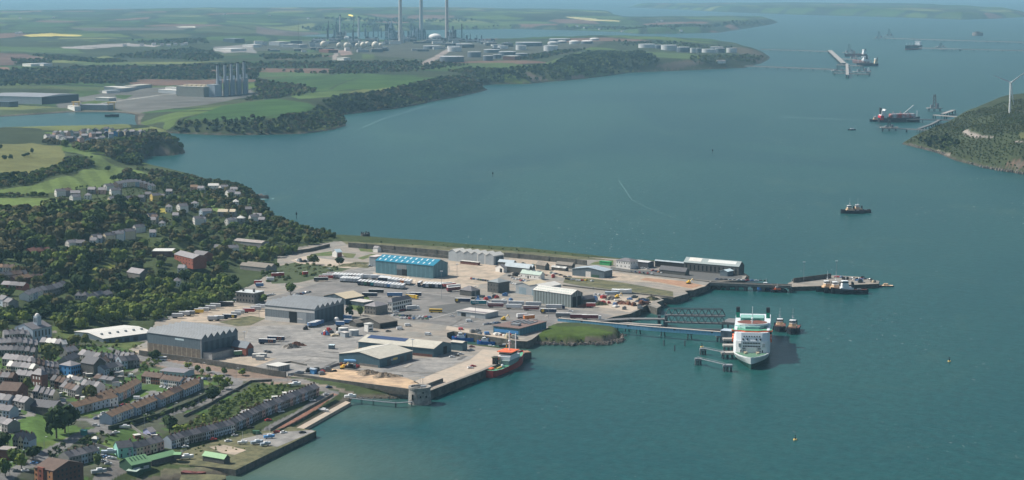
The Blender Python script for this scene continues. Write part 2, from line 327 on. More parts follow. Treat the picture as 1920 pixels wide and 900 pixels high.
# golf course and the near hill
for pts, c in [
    ([(-60, 275), (60, 268), (115, 275), (124, 298), (92, 318), (40, 330), (-60, 332)], (.13, .135, .05)),
    ([(-60, 366), (60, 348), (130, 330), (178, 310), (170, 296), (140, 286), (148, 283), (200, 302), (262, 320), (282, 328), (230, 342), (190, 352), (120, 360), (40, 364)], (.095, .135, .04)),
    ([(-60, 372), (50, 371), (96, 372), (126, 380), (128, 398), (60, 398), (-60, 402)], (.12, .17, .05)),
    ([(318, 368), (350, 370), (356, 380), (330, 380)], (.12, .18, .05)), ([(385, 380), (420, 392), (410, 398), (385, 392)], (.11, .16, .05)),
    ([(250, 392), (262, 392), (270, 400), (255, 402)], (.2, .2, .06)), ([(298, 390), (312, 392), (312, 400), (298, 398)], (.25, .22, .05)),
    ([(163, 505), (215, 497), (214, 512), (180, 516)], (.2, .22, .05)), ([(176, 540), (200, 540), (205, 552), (180, 550)], (.15, .18, .06)),
    ([(590, 470), (625, 470), (632, 482), (585, 478)], G2), ([(640, 474), (668, 474), (660, 484), (644, 484)], G2),
    ([(548, 486), (580, 480), (640, 486), (600, 496), (552, 494)], CON), ([(500, 470), (630, 452), (660, 455), (640, 468), (560, 474)], (.2, .19, .17)),
    ([(540, 500), (640, 500), (620, 520), (540, 525)], (.05, .08, .03)),
    ([(98, 612), (124, 610), (124, 618), (98, 620)], G2), ([(98, 620), (122, 618), (122, 622), (98, 624)], CON), ([(110, 605), (145, 612), (150, 630), (100, 640)], (.09, .12, .04)),
    ([(180, 648), (240, 640), (275, 645), (270, 664), (200, 655)], (.10, .13, .045)), ([(240, 632), (276, 628), (275, 642), (240, 640)], CON),
    # town ground
    ([(-60, 640), (130, 640), (240, 655), (290, 680), (320, 700), (470, 715), (470, 745), (330, 800), (200, 870), (160, 905), (-60, 905)], (.070, .078, .055)),
    ([(225, 660), (280, 668), (420, 690), (540, 706), (560, 716), (520, 722), (360, 700), (262, 680), (230, 668)], (.20, .15, .12)),
    # big green and verges
    ([(28, 785), (45, 779), (90, 782), (108, 795), (154, 802), (150, 808), (130, 822), (60, 836), (40, 828), (62, 815), (30, 800)], (.085, .15, .04)),
    ([(60, 833), (110, 822), (150, 812), (190, 806), (195, 812), (120, 832), (92, 842), (75, 840)], (.10, .14, .04)),
    ([(124, 778), (170, 782), (178, 778), (130, 774)], G2), ([(242, 752), (284, 733), (288, 737), (250, 756)], G2), ([(262, 752), (290, 745), (330, 738), (320, 748), (270, 762), (255, 762)], G2),
    ([(360, 712), (400, 718), (396, 722), (358, 718)], (.12, .18, .05)), ([(408, 738), (430, 732), (436, 735), (415, 745)], (.12, .17, .05)),
    ([(180, 832), (212, 828), (232, 838), (205, 842)], (.12, .18, .05)), ([(190, 880), (212, 884), (210, 892), (190, 895)], (.09, .14, .04)),
    ([(335, 800), (400, 766), (452, 735), (478, 722), (520, 720), (545, 726), (520, 742), (420, 790), (340, 820), (330, 812)], (.06, .085, .03)),
    ([(330, 828), (400, 800), (410, 806), (350, 832)], (.06, .085, .03)),
    # foreshore by the front street
    ([(560, 802), (650, 744), (664, 746), (655, 758), (600, 792), (580, 806)], (.11, .10, .075)),
    ([(420, 900), (428, 878), (300, 880), (300, 905)], (.12, .115, .075)),
]: paint(pts, c)
for pts, wd, c in [
    ([(0, 905), (60, 870), (90, 850), (150, 815), (240, 795), (330, 772), (400, 745), (430, 725), (432, 712), (415, 702), (370, 692), (310, 680), (270, 670), (240, 663)], 9, ASP),
    ([(432, 712), (460, 712), (500, 712), (560, 712), (610, 732)], 9, (.17, .16, .15)), ([(425, 735), (438, 720), (440, 712)], 12, ASP),
    ([(440, 838), (500, 812), (560, 778), (600, 752), (625, 735)], 8, ASP), ([(628, 738), (600, 758), (560, 785), (505, 815)], 3.5, (.28, .15, .11)),
    ([(350, 850), (440, 838)], 7, ASP), ([(125, 785), (175, 788), (240, 762), (290, 738)], 7, ASP), ([(175, 790), (205, 812)], 7, ASP), ([(285, 735), (320, 742)], 8, ASP),
    ([(190, 900), (225, 880), (215, 865), (200, 855)], 9, (.18, .17, .16)), ([(0, 775), (45, 765), (60, 750), (70, 735)], 6, (.2, .19, .175)), ([(20, 790), (58, 778), (60, 765)], 5, (.22, .21, .19)),
    ([(170, 705), (225, 708), (262, 690)], 4, (.2, .19, .175)), ([(330, 690), (240, 668), (205, 652)], 5, ASP),
    ([(455, 712), (520, 716), (600, 722), (660, 740)], 5, (.2, .17, .14)), ([(640, 470), (672, 480), (650, 486), (700, 488)], 7, (.2, .2, .19)),
]: strip(pts, wd, c)
FARK = True
# middle and far land
for pts, c in [
    ([(310, 245), (330, 226), (380, 212), (420, 200), (460, 191), (560, 188), (600, 200), (640, 216), (652, 235), (560, 249), (450, 252)], (.05, .068, .028)),
    ([(345, 226), (395, 207), (460, 191), (540, 188), (575, 193), (592, 200), (580, 212), (520, 221), (430, 227)], (.050, .115, .03)),
    ([(480, 152), (560, 142), (620, 142), (680, 143), (630, 160), (600, 168), (540, 160)], (.050, .105, .03)), ([(615, 168), (650, 148), (700, 143), (830, 146), (790, 158), (750, 162), (700, 168)], (.058, .12, .03)),
    ([(545, 180), (600, 172), (660, 170), (640, 180), (560, 186)], (.10, .16, .045)), ([(480, 135), (560, 135), (620, 140), (480, 144)], (.08, .14, .05)),
    ([(1000, 125), (1040, 112), (1085, 98), (1122, 93), (1090, 100), (1052, 112), (1050, 124)], (.10, .15, .045)), ([(720, 125), (860, 118), (960, 118), (1000, 125), (960, 130), (860, 130), (740, 132)], (.08, .13, .04)),
    ([(983, 134), (1000, 140), (1028, 150), (995, 153)], (.19, .16, .13)), ([(1070, 143), (1095, 140), (1096, 146), (1072, 149)], (.17, .13, .11)), ([(1225, 124), (1290, 112), (1320, 118), (1270, 130)], (.13, .11, .09)),
    ([(1200, 98), (1290, 100), (1330, 108), (1280, 112), (1220, 106)], (.09, .14, .05)), ([(1170, 80), (1400, 90), (1300, 95), (1200, 88)], (.055, .075, .03)),
    ([(1370, 88), (1420, 95), (1436, 108), (1425, 120), (1395, 108)], (.10, .085, .06)),
    ([(-60, 100), (50, 101), (100, 112), (60, 117), (-60, 112)], (.17, .11, .09)), ([(-60, 112), (60, 116), (20, 122), (-60, 124)], (.15, .10, .085)), ([(-60, 124), (15, 126), (18, 132), (-60, 134)], (.2, .12, .09)),
    ([(-60, 88), (140, 90), (160, 100), (60, 98), (-60, 96)], (.085, .14, .045)), ([(120, 115), (240, 118), (300, 124), (160, 122)], (.10, .15, .05)),
    ([(40, 67), (60, 64), (95, 62), (155, 66), (150, 68), (60, 69)], (.5, .42, .12)), ([(112, 88), (180, 84), (240, 81), (262, 86), (170, 92), (120, 91)], (.28, .26, .25)),
    ([(240, 81), (300, 85), (290, 88), (245, 87)], (.26, .24, .23)), ([(400, 88), (480, 82), (480, 100), (455, 98), (420, 100)], (.2, .19, .18)),
    ([(470, 84), (560, 76), (860, 78), (1000, 84), (1100, 76), (1135, 80), (1110, 88), (1060, 102), (960, 110), (840, 114), (780, 110), (700, 104), (620, 92), (480, 96)], (.085, .09, .07)),
    ([(630, 95), (655, 93), (662, 102), (640, 104)], (.24, .17, .15)), ([(680, 102), (700, 102), (700, 110), (680, 110)], G2), ([(800, 112), (830, 96), (870, 84), (880, 86), (840, 98), (808, 120), (780, 124)], (.26, .22, .2)),
    ([(480, 49), (600, 62), (545, 68), (480, 62)], (.16, .12, .1)), ([(130, 52), (330, 50), (420, 48), (340, 56), (160, 58)], (.14, .12, .10)), ([(330, 50), (365, 49), (365, 52), (335, 52)], (.5, .48, .4)),
    ([(1060, 31), (1085, 32), (1120, 36), (1165, 39), (1160, 41), (1110, 39), (1070, 34)], (.42, .38, .18)),
    ([(-60, 205), (40, 206), (120, 200), (180, 196), (230, 202), (250, 212), (100, 210), (0, 216), (-60, 220)], (.08, .11, .05)),
    ([(105, 196), (150, 170), (250, 162), (330, 162), (470, 168), (485, 178), (440, 186), (390, 196), (310, 205), (260, 212), (210, 203), (160, 204), (110, 202)], (.17, .168, .155)),
    ([(150, 192), (200, 185), (210, 190), (160, 198)], G2), ([(215, 178), (250, 178), (235, 186), (220, 184)], G1), ([(130, 172), (180, 166), (190, 175), (140, 184)], G1), ([(-60, 160), (150, 163), (330, 160), (330, 163), (150, 170), (-60, 166)], (.09, .12, .045)),
    # hill with the turbine
    ([(1740, 280), (1760, 282), (1782, 289), (1780, 293), (1755, 287)], (.24, .2, .17)), ([(1882, 308), (1930, 302), (1930, 315), (1900, 314)], (.17, .12, .09)), ([(1908, 250), (1930, 248), (1930, 262), (1915, 263)], (.14, .15, .06)),
    ([(1000, 637), (1035, 611), (1100, 612), (1132, 618), (1152, 627), (1122, 635), (1060, 637)], (.085, .135, .028)),
]: paint(pts, c if max(c) > .19 else tuple(v * .72 for v in c))
for pts, wd, c in [
    ([(1800, 248), (1815, 252), (1838, 256), (1860, 258)], 7, (.25, .22, .2)), ([(1905, 266), (1930, 268)], 7, (.24, .21, .19)), ([(1870, 210), (1930, 212)], 6, (.22, .2, .18)),
    ([(630, 92), (628, 112)], 16, (.24, .2, .18)), ([(620, 112), (800, 114)], 14, (.16, .15, .14)), ([(100, 117), (250, 122), (400, 130)], 12, DK), ([(0, 85), (150, 88), (300, 98)], 12, DK), ([(620, 168), (650, 152), (680, 145)], 9, DK),
    ([(480, 142), (620, 141), (760, 140)], 12, DK), ([(340, 226), (480, 226), (600, 214)], 8, DK), ([(150, 200), (300, 178), (420, 172)], 12, (.28, .27, .25)),
    ([(400, 52), (540, 60)], 25, DK), ([(580, 40), (700, 48), (820, 46)], 25, DK), ([(900, 35), (1080, 46)], 25, DK), ([(250, 38), (440, 42)], 30, DK),
]: strip(pts, wd, c)
n1 = vnoise(XG, YG, 14, 21) + .6 * vnoise(XG, YG, 5, 22); n2 = vnoise(XG, YG, 60, 23)
n1 = np.where(YG > 3500, 1.5 * vnoise(XG, YG, 40, 24) + .8 * vnoise(XG, YG, 110, 25), n1)
CG *= (1 + .28 * n1 + .25 * n2)[..., None]
# rocky / muddy shoreline band
CG = np.where(((HG < 2.2) & (HG > -2))[..., None], np.array((.10, .09, .07)) * (1 + .5 * n1)[..., None], CG)
CG = np.where(((HG < 0.9) & (HG > -2))[..., None], np.array((.045, .042, .035)), CG)
st_ = pip(XG[:900], YG[:900], TW([(40, 364), (60, 348), (130, 330), (178, 310), (200, 302), (262, 320), (282, 328), (230, 342), (120, 360)])); CG[:900][st_] *= np.where(np.sin((XG[:900] * .9 + YG[:900] * .25) / 3.4) > 0, 1.12, .9)[st_][:, None]
tn_ = pip(XG[:520], YG[:520], TW([(-60, 640), (130, 640), (240, 655), (290, 680), (320, 700), (470, 715), (470, 745), (330, 800), (200, 870), (160, 905), (-60, 905)])) & (vnoise(XG[:520], YG[:520], 16, 51) + .5 * vnoise(XG[:520], YG[:520], 6, 52) > .05) & (np.abs(CG[:520, :, 0] / CG[:520, :, 1] - .9) < .03); CG[:520][tn_] *= (.9, 1.45, .6)
steep = (np.abs(np.gradient(HG, axis=0)) / (YG * 0.0026) > 0.55) & (YG < 3500) & ~ind
CG = np.where((steep & (vnoise(XG, YG, 25, 31) > 0.1) & (HG < 14))[..., None], np.array((.12, .105, .085)), CG)
CG = np.clip(CG, .004, .9)

def terrain():
    keep = HG > -1.6
    q = keep[:-1, :-1] | keep[1:, :-1] | keep[:-1, 1:] | keep[1:, 1:]
    q &= ~(ind[:-1, :-1] & ind[1:, 1:] & (dd[:-1, :-1] > 14))      # nothing under the paved dockyard
    idx = np.arange(NU * NY).reshape(NY, NU)
    j, i = np.where(q)
    quads = np.stack([idx[j, i], idx[j, i + 1], idx[j + 1, i + 1], idx[j + 1, i]], 1)
    used = np.unique(quads); remap = np.full(NU * NY, -1); remap[used] = np.arange(len(used))
    quads = remap[quads]
    V = np.stack([XG.ravel()[used], YG.ravel()[used], HG.ravel()[used]], 1).astype(np.float32)
    me = bpy.data.meshes.new("hills"); me.vertices.add(len(V)); me.vertices.foreach_set('co', V.ravel())
    me.loops.add(quads.size); me.loops.foreach_set('vertex_index', quads.ravel().astype(np.int32))
    me.polygons.add(len(quads)); me.polygons.foreach_set('loop_start', (np.arange(len(quads)) * 4).astype(np.int32))
    me.polygons.foreach_set('loop_total', np.full(len(quads), 4, np.int32)); me.update(calc_edges=True)
    me.polygons.foreach_set('use_smooth', np.ones(len(quads), bool))
    at = me.color_attributes.new('land_colour', 'FLOAT_COLOR', 'POINT')
    c = np.ones((len(used), 4), np.float32); c[:, :3] = CG.reshape(-1, 3)[used]; at.data.foreach_set('color', c.ravel())
    m = bpy.data.materials.new("land"); m.use_nodes = True; t = m.node_tree; b = t.nodes['Principled BSDF']
    b.inputs['Roughness'].default_value = .95; b.inputs['Specular IOR Level'].default_value = .1
    a = t.nodes.new('ShaderNodeAttribute'); a.attribute_name = 'land_colour'
    g = t.nodes.new('ShaderNodeNewGeometry'); nz = t.nodes.new('ShaderNodeTexNoise'); nz.inputs['Scale'].default_value = .22; nz.inputs['Detail'].default_value = 6
    nz.inputs['Roughness'].default_value = .7
    t.links.new(g.outputs['Position'], nz.inputs['Vector'])
    mr = t.nodes.new('ShaderNodeMapRange'); mr.inputs[1].default_value = .3; mr.inputs[2].default_value = .7; mr.inputs[3].default_value = .7; mr.inputs[4].default_value = 1.3
    t.links.new(nz.outputs[0], mr.inputs[0]); vm = t.nodes.new('ShaderNodeVectorMath'); vm.operation = 'SCALE'
    t.links.new(a.outputs['Color'], vm.inputs[0]); t.links.new(mr.outputs[0], vm.inputs['Scale']); t.links.new(vm.outputs[0], b.inputs['Base Color'])
    bp = t.nodes.new('ShaderNodeBump'); bp.inputs['Strength'].default_value = .5; bp.inputs['Distance'].default_value = .8; t.links.new(nz.outputs[0], bp.inputs['Height']); t.links.new(bp.outputs[0], b.inputs['Normal'])
    me.materials.append(m)
    tag(new_obj("hills", me), kind='structure')
terrain()

# ------------------------------------------------------------ water
def water():
    m = bpy.data.materials.new("sea"); m.use_nodes = True; t = m.node_tree; b = t.nodes['Principled BSDF']
    b.inputs['Roughness'].default_value = .32; b.inputs['IOR'].default_value = 1.33; b.inputs['Specular IOR Level'].default_value = .16
    g = t.nodes.new('ShaderNodeNewGeometry')
    def noise(sc, det=4, rough=.6, stretch=None, dist=0.0):
        n = t.nodes.new('ShaderNodeTexNoise'); n.inputs['Scale'].default_value = sc; n.inputs['Detail'].default_value = det; n.inputs['Roughness'].default_value = rough
        n.inputs['Distortion'].default_value = dist
        if stretch:
            mp = t.nodes.new('ShaderNodeMapping'); mp.inputs['Scale'].default_value = stretch[:3]; mp.inputs['Rotation'].default_value = (0, 0, stretch[3])
            t.links.new(g.outputs['Position'], mp.inputs[0]); t.links.new(mp.outputs[0], n.inputs['Vector'])
        else: t.links.new(g.outputs['Position'], n.inputs['Vector'])
        return n.outputs[0]
    def rng(x, a, c, d, e):
        r = t.nodes.new('ShaderNodeMapRange'); r.inputs[1].default_value = a; r.inputs[2].default_value = c; r.inputs[3].default_value = d; r.inputs[4].default_value = e
        t.links.new(x, r.inputs[0]); return r.outputs[0]
    def mixc(f, A, B):
        x = t.nodes.new('ShaderNodeMix'); x.data_type = 'RGBA'
        t.links.new(f, x.inputs['Factor'])
        for k, c in (('A', A), ('B', B)):
            if isinstance(c, tuple): x.inputs[k].default_value = (*c, 1)
            else: t.links.new(c, x.inputs[k])
        return x.outputs['Result']
    def mul(a, c):
        x = t.nodes.new('ShaderNodeMath'); x.operation = 'MULTIPLY'; t.links.new(a, x.inputs[0])
        if isinstance(c, float): x.inputs[1].default_value = c
        else: t.links.new(c, x.inputs[1])
        return x.outputs[0]
    big = noise(.0016, 5, .6, (1, .45, 1, .3), 1.0); col = mixc(rng(big, .4, .62, 0, 1), (.004, .053, .057), (.012, .069, .064))
    silt = noise(.006, 6, .65, (1, .6, 1, .9), 1.5); col = mixc(rng(silt, .55, .72, 0, .6), col, (.030, .082, .068))
    rip = noise(.16, 3, .7, (1, .55, 1, .5)); rf = rng(rip, .32, .68, .80, 1.22)
    v = t.nodes.new('ShaderNodeVectorMath'); v.operation = 'SCALE'; t.links.new(col, v.inputs[0]); t.links.new(rf, v.inputs['Scale']); col = v.outputs[0]
    # white horses: small breaking crests
    cr = rng(noise(.24, 2, .5, (1, .5, 1, .5)), .695, .72, 0, 1); zone = rng(noise(.0035, 2), .44, .62, 0.05, 1)
    sx_ = t.nodes.new('ShaderNodeSeparateXYZ'); t.links.new(g.outputs['Position'], sx_.inputs[0]); zone = mul(zone, rng(sx_.outputs[1], 1500, 2100, .25, 1))
    col = mixc(mul(mul(cr, zone), .75), col, (.55, .62, .62))
    for q, r0, r1, k in ((P(540, 880), 15, 120, .75), (P(700, 770), 10, 60, .5), (P(1080, 655), 30, 90, .3), (P(880, 660), 10, 60, .4)):
        vd = t.nodes.new('ShaderNodeVectorMath'); vd.operation = 'DISTANCE'; vd.inputs[1].default_value = (*q, 0); t.links.new(g.outputs['Position'], vd.inputs[0])
        col = mixc(mul(rng(vd.outputs['Value'], r0, r1, k, 0), rng(silt, .3, .6, .5, 1.2)), col, (.075, .115, .085))
    t.links.new(col, b.inputs['Base Color'])
    bp = t.nodes.new('ShaderNodeBump'); bp.inputs['Strength'].default_value = .35; bp.inputs['Distance'].default_value = 1.2
    t.links.new(noise(.12, 4, .65, (1, .55, 1, .5)), bp.inputs['Height']); t.links.new(bp.outputs[0], b.inputs['Normal'])
    me = mesh_of("sea_water", [(-24000, -1200, 0), (24000, -1200, 0), (24000, 39500, 0), (-24000, 39500, 0)], [(0, 1, 2, 3)], m)
    tag(new_obj("sea_water", me), kind='structure')
water()
# ------------------------------------------------------------ air: even haze in one closed box
def haze():
    m = bpy.data.materials.new("haze"); m.use_nodes = True; t = m.node_tree; t.nodes.remove(t.nodes['Principled BSDF'])
    pv = t.nodes.new('ShaderNodeVolumePrincipled'); pv.inputs['Density'].default_value = 4.2e-5; pv.inputs['Color'].default_value = (.42, .76, 1.0, 1)
    pv.inputs['Anisotropy'].default_value = 0.15
    t.links.new(pv.outputs[0], t.nodes['Material Output'].inputs['Volume'])
    mb = MB().box(-25000, -1500, -9, 25000, 41000, 330)
    tag(mb.build("haze", m), kind='stuff')
haze()
# ------------------------------------------------------------ dockyard platform and its surfaces
M_QUAY = mat('quay_stone', (.115, .11, .10), .9, .35, .5, col2=(.07, .072, .06))
M_CONC = mat('concrete_ground', (.265, .235, .20), .95, .2, .12, col2=(.22, .21, .19))
Z0 = 6.0
def flat(name, pts, z, m, zp=Z0):
    poly = PP(pts, zp); a = sum(poly[i][0] * poly[(i + 1) % len(poly)][1] - poly[(i + 1) % len(poly)][0] * poly[i][1] for i in range(len(poly)))
    if a < 0: poly = poly[::-1]
    me = mesh_of(name, [(p[0], p[1], z) for p in poly], [tuple(range(len(poly)))], m)
    return tag(new_obj(name, me), kind='structure')
def line_poly(pts, wd, zp=Z0):
    W = [Vector(P(a, b, zp)) for a, b in pts]; L = []; Rr = []
    for i, p in enumerate(W):
        d = (W[min(i + 1, len(W) - 1)] - W[max(i - 1, 0)]).normalized(); n = Vector((-d.y, d.x)) * wd / 2
        L.append(p + n); Rr.append(p - n)
    return L, Rr
def road(name, pts, wd, z, m, zp=Z0):
    L, Rr = line_poly(pts, wd, zp); n = len(L)
    V = [(p.x, p.y, z) for p in Rr] + [(p.x, p.y, z) for p in L]
    me = mesh_of(name, V, [(i, i + 1, n + i + 1, n + i) for i in range(n - 1)], m)
    return tag(new_obj(name, me), kind='structure')
tag(MB().prism(DOCKW, -5, Z0).build("quay_platform", M_QUAY), kind='structure')
flat("dock_pavement", DOCK, Z0 + .02, M_CONC)
M_ASPH = mat('asphalt', (.20, .19, .18), .92, .2, .12, col2=(.15, .147, .142)); M_DASPH = mat('dark_asphalt', (.10, .102, .10), .9, .15, .2)
M_SAND = mat('sandy_ground', (.50, .36, .23), .95, .25, .2, col2=(.34, .25, .175)); M_GRAV = mat('pale_gravel', (.41, .335, .26), .95, .2, .2, col2=(.31, .265, .21))
M_GRASS = mat('rough_grass', (.075, .115, .032), .95, .3, .3, col2=(.12, .125, .05)); M_DRY = mat('dry_grass', (.13, .125, .065), .95, .35, .3, col2=(.08, .085, .045))
M_PCON = mat('pale_concrete', (.42, .35, .28), .95, .14, .3, col2=(.38, .33, .27)); M_RUST = mat('rusty_ground', (.33, .2, .13), .95, .25, .2)
M_LINE = mat('road_paint', (.6, .6, .58), .8, .1, .5); M_GREY = mat('grey_yard', (.26, .25, .235), .92, .28, .16, col2=(.19, .186, .18))
sl = [
 ("asphalt_yard", [(500, 560), (600, 530), (660, 515), (700, 520), (860, 545), (960, 566), (1120, 585), (1150, 592), (1125, 600), (1045, 604), (1030, 612), (960, 620), (900, 618), (850, 612), (760, 600), (700, 588), (640, 575), (600, 570)], 1, M_ASPH),
 ("asphalt_yard", [(800, 575), (880, 566), (920, 575), (870, 590), (830, 588)], 2, M_DASPH),
 ("paved_yard", [(430, 690), (470, 612), (600, 608), (700, 612), (680, 640), (636, 680), (600, 700), (540, 704), (480, 698)], 1, M_GREY),
 ("gravel_yard", [(372, 680), (440, 668), (520, 672), (470, 690), (410, 686)], 2, M_GRAV),
 ("paved_yard", [(640, 690), (712, 692), (775, 672), (880, 668), (905, 662), (800, 705), (762, 708), (690, 702), (640, 696)], 1, M_GREY),
 ("concrete_apron", [(905, 655), (972, 662), (900, 694), (806, 730), (800, 726), (775, 716), (800, 706), (880, 676)], 2, M_PCON),
 ("sandy_patch", [(590, 690), (660, 694), (760, 708), (780, 716), (800, 727), (768, 731), (680, 719), (600, 707)], 2, M_SAND),
 ("gravel_yard", [(335, 592), (430, 572), (500, 575), (500, 596), (452, 606), (420, 606), (310, 602)], 1, M_GRAV),
 ("grass_patch", [(410, 604), (470, 592), (498, 597), (470, 610), (445, 612)], 3, M_DRY),
 ("gravel_yard", [(840, 490), (930, 490), (960, 505), (920, 530), (860, 540), (800, 528), (845, 510)], 1, M_GRAV),
 ("gravel_strip", [(955, 484), (1060, 494), (1070, 510), (1130, 524), (1150, 510), (1280, 527), (1325, 536), (1300, 543), (1230, 530), (1120, 524), (1050, 520), (950, 494)], 1, M_GRAV),
 ("rusty_patch", [(1210, 521), (1280, 527), (1318, 535), (1296, 541), (1240, 530), (1200, 525)], 2, M_RUST),
 ("rough_grass_quay", [(1060, 520), (1110, 522), (1180, 532), (1262, 547), (1262, 556), (1180, 547), (1090, 536), (1056, 530)], 2, M_DRY),
 ("pale_yard", [(1100, 565), (1130, 554), (1200, 558), (1225, 566), (1200, 578), (1180, 586), (1150, 580), (1110, 574)], 2, M_PCON),
 ("asphalt_yard", [(1145, 500), (1180, 506), (1240, 508), (1330, 506), (1392, 518), (1390, 524), (1340, 527), (1280, 521), (1190, 511), (1145, 507)], 3, M_DASPH),
 ("grass_strip", [(640, 452), (700, 455), (880, 465), (1000, 473), (1100, 482), (1150, 488), (1060, 486), (960, 478), (870, 472), (760, 464), (650, 458)], 1, M_DRY),
 ("lawn", [(588, 476), (622, 471), (626, 477), (618, 480), (590, 480)], 2, M_GRASS), ("lawn", [(640, 474), (668, 476), (662, 484), (648, 483)], 2, M_GRASS),
 ("lawn", [(672, 466), (696, 466), (700, 473), (676, 471)], 2, M_GRASS), ("lawn", [(670, 484), (696, 476), (706, 478), (680, 487)], 2, M_GRASS), ("lawn", [(1115, 491), (1150, 488), (1150, 497), (1105, 496)], 2, M_GRASS),
 ("scrub_ground", [(500, 515), (520, 500), (560, 490), (640, 500), (660, 502), (620, 516), (560, 530), (510, 532)], 1, mat('scrub_ground', (.055, .075, .03), .95, .35, .2)),
 ("pale_yard", [(544, 488), (580, 478), (600, 484), (640, 490), (690, 496), (700, 500), (650, 503), (560, 494)], 2, M_PCON),
 ("asphalt_yard", [(600, 520), (700, 497), (704, 512), (640, 524)], 2, M_GREY),
 ("pale_concrete_strip", [(700, 511), (800, 524), (900, 536), (880, 545), (800, 536), (700, 524)], 3, M_PCON),
 ("pale_concrete_strip", [(838, 611), (900, 622), (950, 630), (986, 636), (966, 638), (900, 628), (836, 618)], 3, M_PCON),
 ("rough_grass_bank", [(640, 560), (690, 556), (700, 572), (680, 585), (660, 580)], 2, M_GRASS), ("rough_ground", [(300, 645), (278, 652), (250, 660), (300, 668), (380, 680), (376, 674), (290, 662)], 2, M_GRAV),
]
for nm, pts, k, m in sl: flat(nm, pts, Z0 + .02 + .03 * k, m)
# viaduct pier far end, boat-yard quay and the small slip, each a solid platform
PIER = [(1477, 531), (1480, 538), (1560, 535.5), (1647, 532), (1649, 527), (1610, 519), (1560, 516), (1555, 519), (1490, 526)]
tag(MB().prism(PP(PIER, 4), -5, 4).build("pier_platform", M_QUAY), kind='structure'); flat("pier_deck", PIER, 4.02, M_CONC, 4)
tag(MB().prism(YARDW, -5, ZY).build("boatyard_platform", M_QUAY), kind='structure'); flat("boatyard_ground", YARD, ZY + .02, M_DRY, ZY)
flat("boatyard_gravel", [(392, 838), (420, 834), (462, 844), (440, 853), (415, 849)], ZY + .06, M_GRAV, ZY); flat("boatyard_gravel", [(450, 824), (500, 812), (585, 806), (590, 809), (520, 838), (480, 832)], ZY + .05, M_GREY, ZY)
SLIP = [(340, 890), (400, 889), (423, 891), (424, 897), (400, 905), (336, 902)]
tag(MB().prism(PP(SLIP, 4), -5, 4).build("slip_platform", M_QUAY), kind='structure'); flat("slip_deck", SLIP, 4.02, M_DRY, 4)
M_FOAM = mat('foam', (.16, .27, .28), .9, .6, .12)
for pts, wd in (([(1455, 219), (1540, 222), (1636, 227)], 4), ([(678, 240), (720, 222), (765, 209), (800, 198)], 1.6), ([(1160, 338), (1168, 350), (1185, 375), (1215, 390), (1262, 408)], .5), ([(480, 371.5), (514, 372.5)], 5), ([(485, 374), (500, 373)], 8), ([(1195, 15.5), (1225, 16.5)], 60), ([(1360, 23.5), (1380, 24.5)], 60)): road("boat_wake", pts, wd, .05, M_FOAM, 0)
tag(MB().prism(PP([(556, 802), (648, 752), (658, 754), (566, 806)], 2.0), -4, 2.0).build("concrete_slipway", M_PCON), kind='structure')
# road markings inside the yard
for a, b in [((760, 545), (960, 570)), ((800, 600), (862, 583)), ((850, 612), (905, 600)), ((960, 575), (1100, 590))]: road("road_marking", [a, b], .5, Z0 + .14, M_LINE)

for k in range(16):
    f = k / 15; px = 300 + (430 - 300) * f; py = 783 - (783 - 728) * (f ** 1.1); x, y, z = T(px, py); x1, y1, z1 = T(px + 3.5, py - 1.6); d = Vector((x1 - x, y1 - y, 0)); n = Vector((-d.y, d.x, 0)).normalized() * .25
    tag(new_obj("road_marking", mesh_of("road_marking", [(x - n.x, y - n.y, z + .25), (x1 - n.x, y1 - n.y, z1 + .25), (x1 + n.x, y1 + n.y, z1 + .25), (x + n.x, y + n.y, z + .25)], [(0, 1, 2, 3)], M_LINE)), kind='structure')

PR = random.Random(4); PM = [mat('tarmac_repair_dark', (.13, .128, .125), .9, .3, .8), mat('tarmac_repair_pale', (.30, .28, .25), .9, .3, .8), mat('tyre_marks', (.17, .165, .155), .9, .4, 1.2)]
yard = [PP(q[1], Z0) for q in sl if q[0] in ('asphalt_yard', 'paved_yard') and q[3] in (M_ASPH, M_GREY)]; k = 0
while k < 46:
    px, py = PR.uniform(440, 1120), PR.uniform(520, 706); x, y = P(px, py, Z0)
    if not any(pip(np.array([x]), np.array([y]), q)[0] for q in yard): continue
    L = PR.uniform(6, 34); dx = PR.choice([L, L, L * .3]); dy = PR.uniform(-.4, .4) * L if dx == L else L; x2, y2 = x + dx, y + dy; n = Vector((-(y2 - y), x2 - x)).normalized() * PR.choice([.3, .4, .8, 1.6])
    zz = Z0 + .16 + .003 * k; tag(new_obj("tarmac_repair", mesh_of("tarmac_repair", [(x - n.x, y - n.y, zz), (x2 - n.x, y2 - n.y, zz), (x2 + n.x, y2 + n.y, zz), (x + n.x, y + n.y, zz)], [(0, 1, 2, 3)], PM[k % 3])), kind='structure'); k += 1
for k in range(15):
    a = (736 + 5 * k, 593.5 + .35 * k); road("road_marking", [a, (a[0] + 1.6, a[1] - 3.4)], .15, Z0 + .31, M_LINE)
